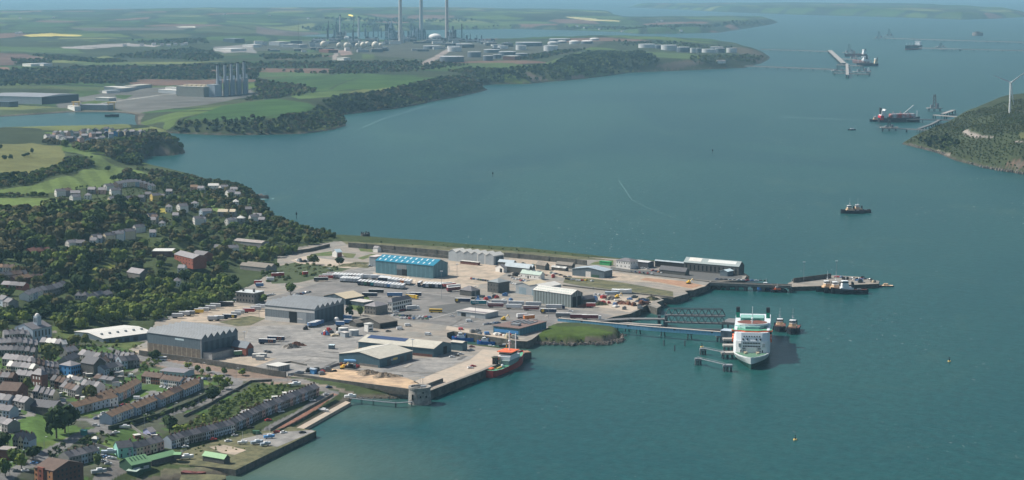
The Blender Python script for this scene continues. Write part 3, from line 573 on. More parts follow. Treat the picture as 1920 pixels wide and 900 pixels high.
# ------------------------------------------------------------ buildings
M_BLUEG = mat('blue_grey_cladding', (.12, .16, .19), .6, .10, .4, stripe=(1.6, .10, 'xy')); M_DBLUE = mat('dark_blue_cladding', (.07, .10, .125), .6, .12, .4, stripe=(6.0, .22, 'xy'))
M_GROOF = mat('grey_sheet_roof', (.145, .165, .185), .6, .14, .15, stripe=(3.0, .08, 'x')); M_TEAL = mat('teal_cladding', (.10, .21, .255), .55, .12, .4, stripe=(5.2, .12, 'xy', .6))
M_TROOF = mat('bright_teal_roof', (.015, .19, .30), .5, .14, .3); M_WROOF = mat('white_sheet_roof', (.58, .57, .53), .6, .09, .25)
M_LGREY = mat('light_grey_cladding', (.36, .39, .41), .6, .08, .3, stripe=(2.0, .06, 'xy')); M_MGREY = mat('mid_grey_cladding', (.22, .25, .27), .6, .08, .3, stripe=(2.4, .08, 'xy'))
M_STRIPE = mat('ribbed_grey_cladding', (.20, .235, .235), .6, .08, .3, stripe=(3.2, .38, 'xy', .1)); M_CROOF = mat('cream_sheet_roof', (.47, .45, .385), .7, .13, .2, stripe=(2.0, .05, 'y'))
M_BEIGE = mat('beige_sheet_roof', (.50, .43, .31), .7, .08, .12); M_STONE = mat('grey_stone_wall', (.19, .18, .165), .9, .28, .9); M_DSTONE = mat('dark_stone_wall', (.095, .095, .09), .9, .3, .9)
M_SLATE = mat('slate_roof', (.155, .15, .16), .7, .22, .5, stripe=(.6, .05, 'y')); M_LSLATE = mat('pale_slate_roof', (.235, .225, .235), .7, .2, .5); M_DSLATE = mat('dark_slate_roof', (.085, .088, .10), .7, .2, .5)
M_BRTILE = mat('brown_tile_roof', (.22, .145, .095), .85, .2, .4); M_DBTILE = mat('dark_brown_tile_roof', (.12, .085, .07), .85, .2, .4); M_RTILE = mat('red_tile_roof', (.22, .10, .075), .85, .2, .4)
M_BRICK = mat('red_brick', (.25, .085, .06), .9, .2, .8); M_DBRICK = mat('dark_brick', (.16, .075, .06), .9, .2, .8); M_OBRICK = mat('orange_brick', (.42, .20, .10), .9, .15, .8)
M_WHITE = mat('white_render', (.72, .70, .66), .85, .06, .4); M_CREAM = mat('cream_render', (.62, .53, .38), .85, .08, .4); M_GREYR = mat('grey_render', (.25, .245, .24), .9, .12, .4)
M_PINK = mat('pink_render', (.55, .35, .29), .85, .08, .4); M_BLUE = mat('bright_blue_paint', (.08, .27, .55), .7, .08, .4); M_LBLUE = mat('pale_blue_render', (.36, .43, .50), .8, .08, .4)
M_YEL = mat('yellow_render', (.62, .46, .15), .8, .08, .4); M_MINT = mat('mint_green_render', (.25, .52, .45), .8, .08, .4); M_LILAC = mat('lilac_render', (.40, .42, .62), .8, .08, .4)
M_GLASS = mat('window_glass', (.025, .03, .035), .15, .05, .4, spec=.5); M_DOOR = mat('dark_opening', (.015, .017, .02), .8, .1, .4); M_FRAME = mat('white_frame', (.75, .75, .73), .6, .04, .4)
M_GREEN = mat('green_sheet_roof', (.20, .37, .19), .6, .08, .3); M_DGREEN = mat('dark_green_cladding', (.04, .095, .06), .7, .1, .4); M_PGREEN = mat('pale_green_roof', (.34, .43, .38), .6, .1, .3)
M_SOLAR = mat('solar_panel', (.035, .06, .14), .3, .1, .4, spec=.5, stripe=(1.7, .1, 'xy')); M_PEB = mat('brownish_metal_roof', (.20, .135, .115), .6, .2, .2, stripe=(2.6, .2, 'x'))
M_BLK = mat('black_paint', (.02, .02, .022), .6, .1, .4); M_STEEL = mat('grey_steel', (.22, .24, .26), .55, .12, .4); M_DSTEEL = mat('dark_steel', (.065, .08, .09), .6, .15, .4); M_SILV = mat('bright_metal', (.55, .57, .58), .4, .06, .4, metal=.0)
M_POT = mat('chimney_brick', (.13, .085, .065), .9, .2, .8); M_SKYL = mat('translucent_sheet', (.55, .68, .72), .5, .06, .3)
def frame_from(A, B, C, z, D=None):
    a = Vector(P(*A, z)); b = Vector(P(*B, z)); d = b - a; L = d.length; rz = math.atan2(d.y, d.x); n = Vector((-math.sin(rz), math.cos(rz)))
    if D is None:
        best = None
        for k in range(10, 1600):
            t = k * .1; q = proj(b.x + n.x * t, b.y + n.y * t, z); e = 4 * (q[0] - C[0]) ** 2 + (q[1] - C[1]) ** 2
            if best is None or e < best[0]: best = (e, t)
        D = best[1]
    return a, L, D, rz
def extr(mb, prof, axis, e0, e1):
    """extrude a profile of (s, z) points; axis = direction of extrusion"""
    if axis == 'y': ring = lambda e: [(s, e, z) for s, z in prof]
    else: ring = lambda e: [(e, s, z) for s, z in prof][::-1]
    r0, r1 = ring(e1), ring(e0)
    n = len(prof); V = r0 + r1
    return mb.add(V, [tuple(range(n))[::-1], tuple(range(n, 2 * n))] + [(i, (i + 1) % n, n + (i + 1) % n, n + i) for i in range(n)])
class Bld: pass
def bld(name, label, cat, A, B, C, he, hr=0, roof='gx', n=1, wall=None, roofm=None, z=Z0, D=None, group=None, ov=.4, th=.22, low=0.0, terr=False, rn='roof'):
    if terr: z = T((A[0] + B[0]) / 2, (A[1] + B[1]) / 2)[2]; low = 2.0
    a, L, D, rz = frame_from(A, B, C, z, D)
    r = empty(name, (a.x, a.y, z), rz, label, cat, group)
    b = Bld(); b.r = r; b.L = L; b.D = D; b.he = he; b.hr = hr; b.z = z
    W, Lx = ('y', L) if roof == 'gy' else ('x', D)
    wm = MB(); rm = MB(); b.seg = []; b.axis = W; b.E = D if roof == 'gy' else L
    if roof in ('gx', 'gy', 'saw'):
        if roof == 'saw': W = 'x'; Lx = D; b.E = L; b.axis = 'x'
        S = Lx / n; top = []
        for k in range(n):
            f = .62 if roof == 'saw' else .5
            top += [(k * S, he), (k * S + S * f, hr)]
            b.seg += [(k * S, he, k * S + S * f, hr), (k * S + S * f, hr, (k + 1) * S, he)]
        top.append((Lx, he))
        prof = [(0, -low), (Lx, -low)] + top[::-1]
        extr(wm, prof, W, 0, b.E)
        for s0, z0, s1, z1 in b.seg:
            dx = s1 - s0; dz = z1 - z0; l = math.hypot(dx, dz)
            e = ov / l
            a0 = (s0 - dx * e * (z0 < z1 and s0 == 0), z0 - dz * e * (z0 < z1 and s0 == 0)); a1 = (s1 + dx * e * (z1 < z0 and abs(s1 - Lx) < 1e-6), z1 + dz * e * (z1 < z0 and abs(s1 - Lx) < 1e-6))
            extr(rm, [(a0[0], a0[1] + .02), (a1[0], a1[1] + .02), (a1[0], a1[1] + th), (a0[0], a0[1] + th)], W, -ov, b.E + ov)
    elif roof == 'flat':
        wm.box(0, 0, -low, L, D, he); rm.box(-ov, -ov, he, L + ov, D + ov, he + max(th, .3))
    elif roof == 'hip':
        wm.box(0, 0, -low, L, D, he); o = ov
        if L >= D: p, q = (D / 2, D / 2), (L - D / 2, D / 2)
        else: p, q = (L / 2, L / 2), (L / 2, D - L / 2)
        V = [(-o, -o, he), (L + o, -o, he), (L + o, D + o, he), (-o, D + o, he), (*p, hr), (*q, hr)]
        Fc = [(0, 3, 2, 1), (0, 1, 5, 4), (1, 2, 5), (2, 3, 4, 5), (3, 0, 4)] if L >= D else [(0, 3, 2, 1), (0, 1, 4), (1, 2, 5, 4), (2, 3, 5), (3, 0, 4, 5)]
        rm.add(V, Fc)
    b.wall = wm.build('wall', wall, r); b.roof = rm.build(rn, roofm, r)
    return b
PC = {}
def panel(b, face, s, z, w, h, name='window', m=None, t=.14, parent=None, proud=.07):
    """a window, door or band set on a face of a building"""
    m = m or M_GLASS
    if face in 'fb': x0, y0 = s, (-proud if face == 'f' else b.D - t + proud); dx, dy = w, t
    else: x0, y0 = (-proud if face == 'l' else b.L - t + proud), s; dx, dy = t, w
    key = (round(dx, 2), round(dy, 2), round(h, 2), m.name, name)
    if key not in PC: PC[key] = MB().box(0, 0, 0, dx, dy, h).mesh(name, m)
    return new_obj(name, PC[key], parent or b.r, (x0, y0, z))
def roofpanel(b, seg, f0, f1, e0, e1, name, m, up=.30, t=.1):
    s0, z0, s1, z1 = b.seg[seg]; g = lambda f: (s0 + (s1 - s0) * f, z0 + (z1 - z0) * f)
    p, q = g(f0), g(f1); mb = MB()
    extr(mb, [(p[0], p[1] + up), (q[0], q[1] + up), (q[0], q[1] + up + t), (p[0], p[1] + up + t)], b.axis, e0, e1)
    return mb.build(name, m, b.roof)
def windows(b, face, n, z, w=1.1, h=1.4, s0=None, s1=None, name='window', m=None):
    Lf = b.L if face in 'fb' else b.D
    s0 = w if s0 is None else s0; s1 = Lf - 2 * w if s1 is None else s1
    for k in range(n): panel(b, face, s0 + (s1 - s0) * (k / max(n - 1, 1)), z, w, h, name, m)

b = bld('hangar', "big grey hangar with zigzag roof edge beside the long white-roofed building", 'hangar', (277, 660), (378, 674), (446, 653), 15.0, 18.2, 'saw', 6, M_BLUEG, M_GROOF)
panel(b, 'f', 0, 0, b.L * .985, 7.2, 'concrete_base', mat('stained_concrete', (.22, .19, .155), .9, .3, .5, stripe=(4.8, .3, 'x', .8))); panel(b, 'f', b.L * .52, 12.2, b.L * .16, 1.3, 'sign_panel', M_SKYL)
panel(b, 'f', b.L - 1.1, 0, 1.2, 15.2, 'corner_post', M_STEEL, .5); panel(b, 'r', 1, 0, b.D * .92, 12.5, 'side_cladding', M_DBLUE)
mb = MB().box(b.L + .2, 1.5, 0, b.L + 9.0, b.D * .63, 5.2); an = mb.build('annex', mat('annex_render', (.30, .30, .30), .9, .12, .5, stripe=(1.3, .3, 'y')), b.r)
MB().box(b.L + .2, 1.2, 5.2, b.L + 9.4, b.D * .64, 5.6).build('annex_roof', M_DSLATE, an)
b = bld('hangar', "grey hangar with zigzag roof edge and white band over its sliding doors", 'hangar', (497, 600), (590, 609), (645, 591), 12.6, 15.8, 'saw', 6, M_MGREY, M_GROOF)
panel(b, 'f', 0, 9.4, b.L, 1.9, 'white_band', M_WHITE); panel(b, 'f', 0, 0, b.L * .5, 3.2, 'white_base', M_WHITE); panel(b, 'f', b.L * .49, 0, b.L * .155, 9.0, 'open_door', M_DOOR); panel(b, 'f', b.L * .66, 0, b.L * .17, 9.0, 'sliding_door', M_LGREY)
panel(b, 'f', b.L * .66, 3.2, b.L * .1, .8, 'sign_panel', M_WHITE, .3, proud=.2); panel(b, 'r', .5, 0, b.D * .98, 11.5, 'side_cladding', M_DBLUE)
b = bld('warehouse', "tall teal warehouse with bright blue roof and rows of skylights", 'warehouse', (704.5, 512), (812.5, 522.5), (839.5, 516), 12.2, 16.6, 'gx', 1, M_TEAL, M_TROOF)
for k in range(10):
    for f in ((.12, .38), (.60, .88)): roofpanel(b, 0, f[0], f[1], b.L * (.04 + k * .095), b.L * (.04 + k * .095) + 1.5, 'skylight', M_SKYL)
panel(b, 'f', b.L * .37, 0, 6, 5.5, 'door', M_DSTEEL); panel(b, 'f', b.L * .46, 0, 6, 6.5, 'door', M_DOOR); panel(b, 'f', b.L * .37, 6.2, 11.5, 4.0, 'door_panel', M_MGREY)
bld('annex_shed', "white shed with pale pink roof joined to the teal warehouse", 'shed', (692.5, 499), (704, 500), (718, 492), 9.5, 9.6, 'flat', 1, M_LGREY, mat('pale_pink_roof', (.55, .49, .47), .7, .06, .2))
# six linked gabled sheds, each its own building
xs = [(841, 488), (855.5, 490), (869.5, 491.6), (883.5, 493), (897.5, 494.5), (911.5, 496), (925.5, 497.5)]
for k in range(6):
    b = bld('gabled_shed', "pale gabled shed, %s of the six joined side by side behind the teal warehouse" % ORD[k], 'shed', xs[k], xs[k + 1], (xs[k + 1][0] + 19, xs[k + 1][1] - 6), 9.2, 11.6, 'gy', 1, M_LGREY, M_WROOF, group='row of six gabled sheds')
    if k in (3, 4): panel(b, 'f', b.L * .8, .5, .8, 9, 'drainpipe', M_WHITE)
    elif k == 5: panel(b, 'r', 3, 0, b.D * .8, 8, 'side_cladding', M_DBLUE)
b = bld('ribbed_shed', "shed with strongly ribbed grey walls and white roof near the trailer line", 'shed', (1000, 567), (1070.5, 577), (1092, 569), 11.2, 14.4, 'gx', 1, M_STRIPE, M_WROOF)
for k in range(16):
    for f in ((.12, .3), (.6, .8)): roofpanel(b, 0, f[0], f[1], b.L * (.03 + k * .061), b.L * (.03 + k * .061) + .8, 'skylight', M_PGREEN)
panel(b, 'r', 2, 0, b.D * .3, 9, 'door', M_DOOR); panel(b, 'r', b.D * .55, 0, b.D * .3, 9, 'door', M_DOOR)
b = bld('lean_to_shed', "dark low gabled shed leaning against the ribbed grey shed", 'shed', (1082, 572), (1093, 574), (1115, 562), 5.5, 8.0, 'gy', 1, M_DSTONE, M_DSLATE)
b = bld('twin_gable_shed', "pale grey shed with two gables and cream and white roofs", 'shed', (967, 550), (1019, 557), (1052, 543), 8.6, 10.6, 'gy', 2, M_LGREY, M_WROOF)
panel(b, 'f', b.L * .12, 0, b.L * .26, 6.2, 'roller_door', mat('blue_grey_door', (.25, .33, .38), .6)); panel(b, 'f', b.L * .58, 0, b.L * .2, 5.8, 'roller_door', mat('blue_grey_door', (.3, .3, .3))); roofpanel(b, 1, .02, .98, -.3, b.D + .3, 'cream_sheeting', M_BEIGE, .24)
b = bld('low_gabled_workshop', "blue-grey workshop with shallow gable and white door beyond the grassy quay", 'workshop', (1073, 516.5), (1133, 522), (1148, 516.5), 6.6, 9.0, 'gy', 1, M_BLUEG, mat('pale_blue_roof', (.36, .42, .46), .5, .08, .2))
panel(b, 'f', b.L * .42, 0, b.L * .16, 5.2, 'door', M_WHITE); panel(b, 'f', b.L * .6, 0, b.L * .24, 2.6, 'wide_door', M_DGREEN)
b = bld('white_house', "white two-storey building with dark roof near the far dock road", 'building', (1155, 502), (1181.7, 505), (1196, 501.5), 7.6, 9.8, 'hip', 1, M_WHITE, M_SLATE)
windows(b, 'f', 6, 5.0, .9, 1.3); windows(b, 'f', 4, 1.6, .9, 1.3); windows(b, 'r', 3, 5, .9, 1.3)
bld('open_store', "dark open-fronted store with pale sloping roof next to the white building", 'shed', (1186, 500), (1215, 503), (1226, 498), 5.5, 6.2, 'gx', 1, M_DSLATE, mat('pale_roof', (.5, .51, .52), .6))
bld('long_store', "long black-walled store with a pale blue roof strip at the water's edge", 'shed', (1228, 500), (1282, 505), (1284, 499), 6.0, 6.8, 'gx', 1, M_BLK, mat('slate_blue_roof', (.34, .40, .44), .6))
b = bld('dark_roofed_store', "low store with wide dark roof beside the far car park", 'store', (1236, 512), (1285, 517), (1292, 512), 3.6, 7.0, 'gx', 1, M_DSTONE, M_DSLATE)
b = bld('long_warehouse', "long grey-green roofed warehouse at the seaward end of the dockyard", 'warehouse', (1282, 507.5), (1385, 516.5), (1395, 512.5), 8.4, 12.6, 'gx', 1, M_DSTONE, mat('grey_green_roof', (.27, .32, .32), .6, .08, .2))
roofpanel(b, 0, .25, .95, b.L * .07, b.L * .3, 'pale_sheeting', M_WROOF); roofpanel(b, 0, .3, .85, b.L * .42, b.L * .93, 'pale_sheeting', mat('pale_sheeting', (.58, .6, .58), .6, .06, .3))
for k in range(13): panel(b, 'f', 2 + k * b.L * .075, 1.5, 1.6, 5, 'window')
b = bld('small_workshop', "small blue-grey gabled workshop in front of the long seaward warehouse", 'workshop', (1350, 517), (1364, 518.5), (1375, 514), 4.6, 6.0, 'gy', 1, M_BLUEG, M_SKYL)
bld('low_grey_shed', "low pale-striped shed with windows in front of the long seaward warehouse", 'shed', (1305, 508.5), (1340, 511.5), (1344, 508), 4.2, 5.8, 'gx', 1, M_DSTONE, mat('striped_roof', (.25, .25, .25), .7, .1, .3, stripe=(3, .25, 'x')))
# the two cream-roofed warehouses on the near quay
b = bld('quay_warehouse', "cream-roofed dark teal warehouse with gable towards the sand heaps", 'warehouse', (636, 680), (712, 690), (773, 671), 6.6, 9.8, 'gy', 1, mat('dark_teal_cladding', (.065, .125, .155), .6, .1, .4, stripe=(1.5, .06, 'xy')), M_CROOF)
roofpanel(b, 0, .8, .98, 0, b.D, 'pale_sheeting', M_WROOF); panel(b, 'r', b.D * .40, 3.2, b.D * .14, 1.6, 'sign_panel', M_YEL); panel(b, 'r', b.D * .30, 3.2, b.D * .09, 1.4, 'sign_panel', M_LBLUE); panel(b, 'f', b.L * .5, 0, b.L * .46, 1.8, 'concrete_base', M_STONE)
for k in (.22, .62, .82): panel(b, 'r', b.D * k, 0, 5, 4.8, 'roller_door', M_DSTEEL)
b = bld('quay_warehouse', "cream-roofed warehouse with a dark blue solar array", 'warehouse', (672, 656), (813, 670), (846, 658), 6.4, 9.6, 'gx', 1, mat('dark_teal_cladding', (.065, .125, .155)), M_CROOF)
roofpanel(b, 0, .52, .96, b.L * .05, b.L * .56, 'solar_array', M_SOLAR); panel(b, 'f', 1, 0, b.L - 2, 2.0, 'brick_base', M_DBRICK); panel(b, 'r', b.D * .55, 0, b.D * .2, 5.6, 'door', M_DOOR)
bld('small_quay_shed', "small dark teal shed with cream roof at the head of the blue boats' basin", 'shed', (845, 656), (867, 658.5), (876, 654), 6.2, 7.0, 'gx', 1, mat('dark_teal_cladding', (.065, .125, .155)), M_CROOF)
b = bld('customs_shed', "flat white-edged single-storey shed in front of the maroon trailers", 'building', (857, 592), (910, 598), (934, 588.5), 4.0, 0, 'flat', 1, M_LGREY, mat('pale_flat_roof', (.52, .49, .46), .8, .06, .2), th=.5)
MB().box(.5, .6, 4.5, b.L - .6, b.D * .33, 4.56).build('dark_roofing', mat('dark_roofing', (.19, .17, .18), .8, .1, .3), b.roof); panel(b, 'f', b.L * .15, 0, b.L * .16, 3, 'open_bay', M_DOOR); panel(b, 'f', -.3, 4.0, b.L + .6, .55, 'fascia', M_WHITE, .2, proud=.45)
panel(b, 'f', b.L * .5, 0, b.L * .15, 1.6, 'white_board', M_WHITE, .3, proud=1.0)
b = bld('ferry_terminal', "flat brown-roofed terminal with dark teal walls beside the grass bank", 'terminal', (925, 624), (974, 629.5), (1024, 610), 5.4, 0, 'flat', 1, mat('terminal_teal_wall', (.05, .15, .20), .6, .1, .4, stripe=(4, .12, 'xy')), M_PEB, th=.5)
MB().box(b.L * .45, b.D * .2, 5.9, b.L * .75, b.D * .3, 7.6).build('roof_plant', M_STEEL, b.roof); panel(b, 'f', 1, 1.2, b.L - 2, 2.4, 'window_band', M_BLUE)
for k in range(5): MB().box(b.L * .12 + 4 * k, b.D * .5, 5.9, b.L * .12 + 4 * k + 1.4, b.D * .85, 6.5).build('roof_duct', M_STEEL, b.roof)
b = bld('office_block', "white-fronted two-storey slate-roofed office with tall windows", 'office', (726.5, 584), (735.5, 585), (772, 573), 8.2, 11.2, 'hip', 1, M_WHITE, M_SLATE)
windows(b, 'r', 9, 5.2, 2.0, 2.0, b.D * .05, b.D * .92); windows(b, 'r', 9, 1.4, 2.0, 2.2, b.D * .05, b.D * .92); windows(b, 'f', 2, 5.2, .9, 1.6, 1.0, b.L - 2); windows(b, 'f', 2, 1.2, .9, 1.8, 1.0, b.L - 2)
b = bld('stone_store', "square grey stone building with slate roof next to the white office", 'building', (683, 588.5), (704, 591), (727, 583.5), 7.2, 10.0, 'hip', 1, M_STONE, M_LSLATE)
windows(b, 'f', 4, 4.6, .9, 1.3); windows(b, 'f', 4, 1.2, .9, 1.6)
b = bld('stone_barracks', "symmetrical grey stone block with flat pale roof and chimneys by the trees", 'building', (443, 567), (476.7, 570), (495, 561), 9.2, 0, 'flat', 1, M_STONE, mat('lead_roof', (.5, .53, .53), .7, .05, .3))
windows(b, 'f', 6, 5.6, 1.1, 1.7); windows(b, 'f', 6, 1.6, 1.1, 1.9); windows(b, 'r', 3, 5.6, 1.1, 1.7)
for x, y in ((.18, .3), (.55, .7), (.8, .25)): MB().box(b.L * x, b.D * y, 9.5, b.L * x + 1.6, b.D * y + 1, 11.4).build('chimney', M_DSTONE, b.roof)
bld('beige_roofed_shed', "dark shed with broad beige roof behind the white-banded hangar", 'shed', (607, 566), (648, 572), (682, 560), 5.4, 8.6, 'gy', 1, M_DBLUE, M_BEIGE)
b = bld('stone_shed', "long low gabled shed with brown slate roof and dark open side", 'shed', (672, 610), (712, 617), (745, 603), 4.6, 7.8, 'gy', 1, M_DSTONE, mat('brown_slate_roof', (.20, .18, .155), .8, .15, .3)); panel(b, 'r', 1, .2, b.D * .95, 3.4, 'open_side', M_DOOR)
bld('small_stone_hut', "small brown-roofed stone hut beside the two white round tanks", 'hut', (655, 611), (668, 613.5), (690, 606), 3.2, 5.2, 'gy', 1, M_DSTONE, mat('brown_slate_roof', (.20, .18, .155)))
b = bld('brick_store', "red brick store with slate roof tucked against the zigzag hangar", 'store', (434, 662.5), (461.5, 667.5), (475.5, 662.5), 5.8, 9.8, 'gx', 1, M_BRICK, mat('blue_slate_roof', (.15, .18, .21), .7, .1, .4)); panel(b, 'r', 2, 0, b.D * .7, 5.2, 'blue_cladding', M_BLUEG)
b = bld('flat_cabin_block', "long low cabin with flat white roof inside the dock gate", 'building', (500, 694), (521.5, 697.5), (543, 689), 3.8, 0, 'flat', 1, mat('cabin_wall', (.30, .30, .29), .8, .1, .5, stripe=(2.2, .25, 'xy', .7)), M_WROOF)
bld('gatehouse', "small blue gatehouse on the yard side of the dock wall", 'gatehouse', (576, 700), (589, 702), (594, 700), 3.4, 0, 'flat', 1, M_BLUE, M_LBLUE)
b = bld('white_roofed_warehouse', "very long blue-grey building with white roof and five roof vents", 'warehouse', (140, 634), (194, 648), (287, 622), 5.2, 7.0, 'gy', 1, M_BLUEG, M_WROOF)
for k in range(6): MB().box(b.L * .72, b.D * (.1 + .16 * k), 6.0, b.L * .72 + 1.6, b.D * (.1 + .16 * k) + 1.6, 7.6).build('roof_vent', M_MGREY, b.roof)
for k in (.28, .42, .6): panel(b, 'r', b.D * k, 0, 4, 3.8, 'roller_door', M_DSTEEL)
panel(b, 'f', b.L * .12, 0, b.L * .86, 2.6, 'white_base', M_GREYR)
# church with portico and domed bell tower
b = bld('chapel', "pale church with slate roof, pillared porch and small domed bell tower", 'church', (28, 634), (62, 639), (97, 626), 8.5, 12.0, 'gy', 1, M_LBLUE, M_SLATE, terr=True)
for k in range(5): panel(b, 'r', b.D * (.12 + .18 * k), 2.5, 1.3, 4.4, 'arched_window', M_GLASS)
po = MB().box(b.L * .05, -7, 5.6, b.L * .55, -.2, 6.6).build('porch', M_WHITE, b.r); MB().box(b.L * .08, -6.8, 6.62, b.L * .52, -.6, 6.9).build('porch_roof', M_LSLATE, po)
for k in range(4): MB().box(b.L * (.06 + .145 * k), -6.8, -2, b.L * (.06 + .145 * k) + .8, -6.0, 5.6).build('column', M_WHITE, b.r)
tw = MB().box(b.L * .62, b.D * .42, 9, b.L * .62 + 4, b.D * .42 + 4, 17).build('bell_tower', M_LBLUE, b.r); MB().dome(b.L * .62 + 2, b.D * .42 + 2, 17, 1.9, 2.2).build('dome', M_WHITE, tw)
for dx in (.9, 2.4): MB().box(b.L * .62 + dx, b.D * .42 - .07, 12.4, b.L * .62 + dx + .8, b.D * .42 + .1, 15.6).build('louvre', M_GLASS, tw)
# brick flats cut by the bottom of the photograph
b = bld('brick_apartment_block', "four-storey red and orange brick flats with brown tiled roof", 'apartment block', (66, 917), (101, 924), (157, 907), 12.2, 15.6, 'gx', 1, M_DBRICK, M_DBTILE, terr=True)
panel(b, 'f', b.L * .22, -1, b.L * .3, 14.2, 'bay', M_BRICK, 1.2, proud=.9); panel(b, 'f', 0, -1, b.L * .2, 12.0, 'orange_panel', M_OBRICK, .5, proud=.2); panel(b, 'f', b.L * .7, -1, b.L * .28, 12.4, 'orange_panel', M_OBRICK, .6, proud=.3)
for zz in (2, 5, 8, 10.6):
    for q in (.06, .33, .78): panel(b, 'f', b.L * q, zz, .9, 1.1, proud=1.05 if q == .33 else .35)
    windows(b, 'r', 6, zz, 1.2, 1.2, 3, b.D - 4)
# green boat sheds
b = bld('boat_shed', "large green-roofed boat shed with five dark roof strips", 'shed', (224, 880), (247, 886), (283, 875), 4.2, 7.4, 'gy', 1, M_DGREEN, M_GREEN, terr=True)
for k in range(5): roofpanel(b, 1, .12, .62, b.D * (.14 + .17 * k), b.D * (.14 + .17 * k) + .9, 'skylight', M_DGREEN)
panel(b, 'r', b.D * .08, .5, b.D * .36, 1.8, 'door', M_LGREY); panel(b, 'r', b.D * .62, .5, b.D * .28, 1.8, 'door', M_LGREY)
bld('boat_shed', "long narrow green-roofed shed behind the large boat shed", 'shed', (284, 874), (331, 862), (334, 858), 3.4, 5.2, 'gx', 1, M_DSTONE, M_GREEN, D=7, terr=True)
bld('boat_shed', "green-roofed stone shed standing alone on the grassy boatyard quay", 'shed', (380, 864), (420, 871), (431, 866), 3.2, 5.2, 'gx', 1, M_DSTONE, M_GREEN, z=ZY)
bld('small_green_hut', "small green-roofed hut at the end of the long narrow boat shed", 'hut', (326, 861), (338, 861), (342, 857), 2.6, 3.4, 'gx', 1, M_DSTONE, M_GREEN, D=6)
bld('lean_to_hut', "small pale-green-roofed hut below the large boat shed", 'hut', (238, 891), (256, 893), (258, 888), 2.6, 3.2, 'gx', 1, M_DGREEN, M_PGREEN, D=7, terr=True)
# mid dock small buildings
b = bld('grey_roofed_barracks', "three-storey dark stone building with grey slate roof by the junk yard", 'building', (914, 547), (934, 550), (955, 541), 9.6, 12.2, 'hip', 1, M_DSTONE, mat('grey_green_slate', (.24, .27, .28), .7, .12, .4)); windows(b, 'f', 4, 6, .9, 1.4); windows(b, 'f', 4, 2, .9, 1.4)
bld('ruined_store', "dark hipped-roof stone store among bushes beside the trailers", 'store', (862, 553), (884, 556), (900, 550), 4.8, 8.4, 'hip', 1, M_DSTONE, M_SLATE)
b = bld('green_roofed_cottage', "white cottage row with pale green roof and three roof vents", 'cottage', (976, 520.5), (1013, 525), (1021, 521), 4.4, 7.4, 'gx', 1, M_WHITE, M_PGREEN)
for k in range(3): MB().box(b.L * (.2 + .28 * k), b.D * .42, 6.8, b.L * (.2 + .28 * k) + 4, b.D * .58, 8.0).build('roof_vent', M_MGREY, b.roof)
windows(b, 'f', 5, 1.4, .9, 1.4); panel(b, 'f', b.L * .35, 0, 1.6, 2.8, 'door', M_DOOR)
bld('stone_workshop', "long stone workshop with pale blue double-pitched roof", 'workshop', (946, 509), (992, 514), (1003, 509), 5.4, 8.2, 'gx', 2, M_DSTONE, mat('slate_blue_roof', (.34, .40, .44)))
bld('stone_workshop', "low stone workshop with pale blue roof nearest the six gabled sheds", 'workshop', (934, 500), (962, 502.5), (968, 499), 5.0, 7.0, 'gx', 1, M_DSTONE, mat('pale_blue_roof', (.36, .42, .46)))
bld('stone_workshop', "dark gabled workshop with brown slate roof beside the double-pitched workshop", 'workshop', (1005, 504), (1022, 507), (1030, 503), 4.4, 7.4, 'gx', 1, M_DSTONE, mat('brown_slate_roof', (.20, .18, .155)))
b = bld('arched_store', "white gabled store with a dark square doorway", 'store', (929, 509), (944, 511.5), (950, 506), 4.8, 7.4, 'gy', 1, M_WHITE, M_SLATE); panel(b, 'f', b.L * .55, 0, b.L * .3, 3.8, 'door', M_DOOR)
bld('collapsed_roof_shed', "low ruined shed with patchy pale roof behind the blue-grey workshop", 'shed', (1034, 506), (1060, 509), (1066, 504), 3.0, 4.2, 'gx', 1, M_DSTONE, mat('patchy_roof', (.30, .31, .30), .9, .4, .5, col2=(.6, .6, .58)))
bld('brown_roofed_store', "low store with brown slate roof behind the blue-grey workshop", 'store', (1042, 501), (1072, 504), (1078, 500), 3.2, 5.6, 'gx', 1, M_DSTONE, mat('brown_slate_roof', (.20, .18, .155)))
bld('flat_site_hut', "long low dark hut with pale flat roof in front of the six gabled sheds", 'hut', (863, 494.5), (896, 498), (900, 495.5), 3.0, 0, 'flat', 1, M_DBRICK, M_WROOF)
b = bld('boat_house', "small white boathouse with red door on the far dock lawn", 'boathouse', (623, 481), (631.5, 482.5), (641, 479), 5.2, 7.6, 'gy', 1, M_WHITE, M_SKYL); panel(b, 'r', 1, 0, b.D * .8, 4.2, 'red_door', M_BRICK)
bld('lodge', "small white lodge with pale roof inside the far dock wall", 'lodge', (700, 472.5), (708, 473.5), (714.5, 470.5), 4.6, 6.2, 'gx', 1, M_WHITE, M_LSLATE)
bld('blue_hut', "small dark blue hut with flat pale roof behind the stone store", 'hut', (657, 571.5), (682, 575), (700, 568), 3.6, 0, 'flat', 1, M_DBLUE, mat('pale_flat_roof', (.52, .49, .46)))
b = bld('cabin_stack', "two-storey white modular office cabin next to the round tanks", 'cabin', (683, 621), (690, 622.5), (699.5, 617.5), 6.2, 0, 'flat', 1, M_WHITE, M_WROOF); windows(b, 'r', 4, 4.0, 1.2, 1.0, 1, b.D - 2); windows(b, 'r', 4, 1.2, 1.2, 1.0, 1, b.D - 2)
bld('pump_house', "small square pale pump house in front of the white round tanks", 'hut', (638, 631), (647, 633), (655, 629), 3.6, 0, 'flat', 1, M_LGREY, mat('pale_flat_roof', (.52, .49, .46)))
bld('green_store', "bright green container-like store on the grass near the white building", 'store', (1124, 496.5), (1143, 498.5), (1147, 497), 3.6, 0, 'flat', 1, mat('bright_green', (.05, .30, .11), .6), mat('bright_green', (.05, .30, .11)))
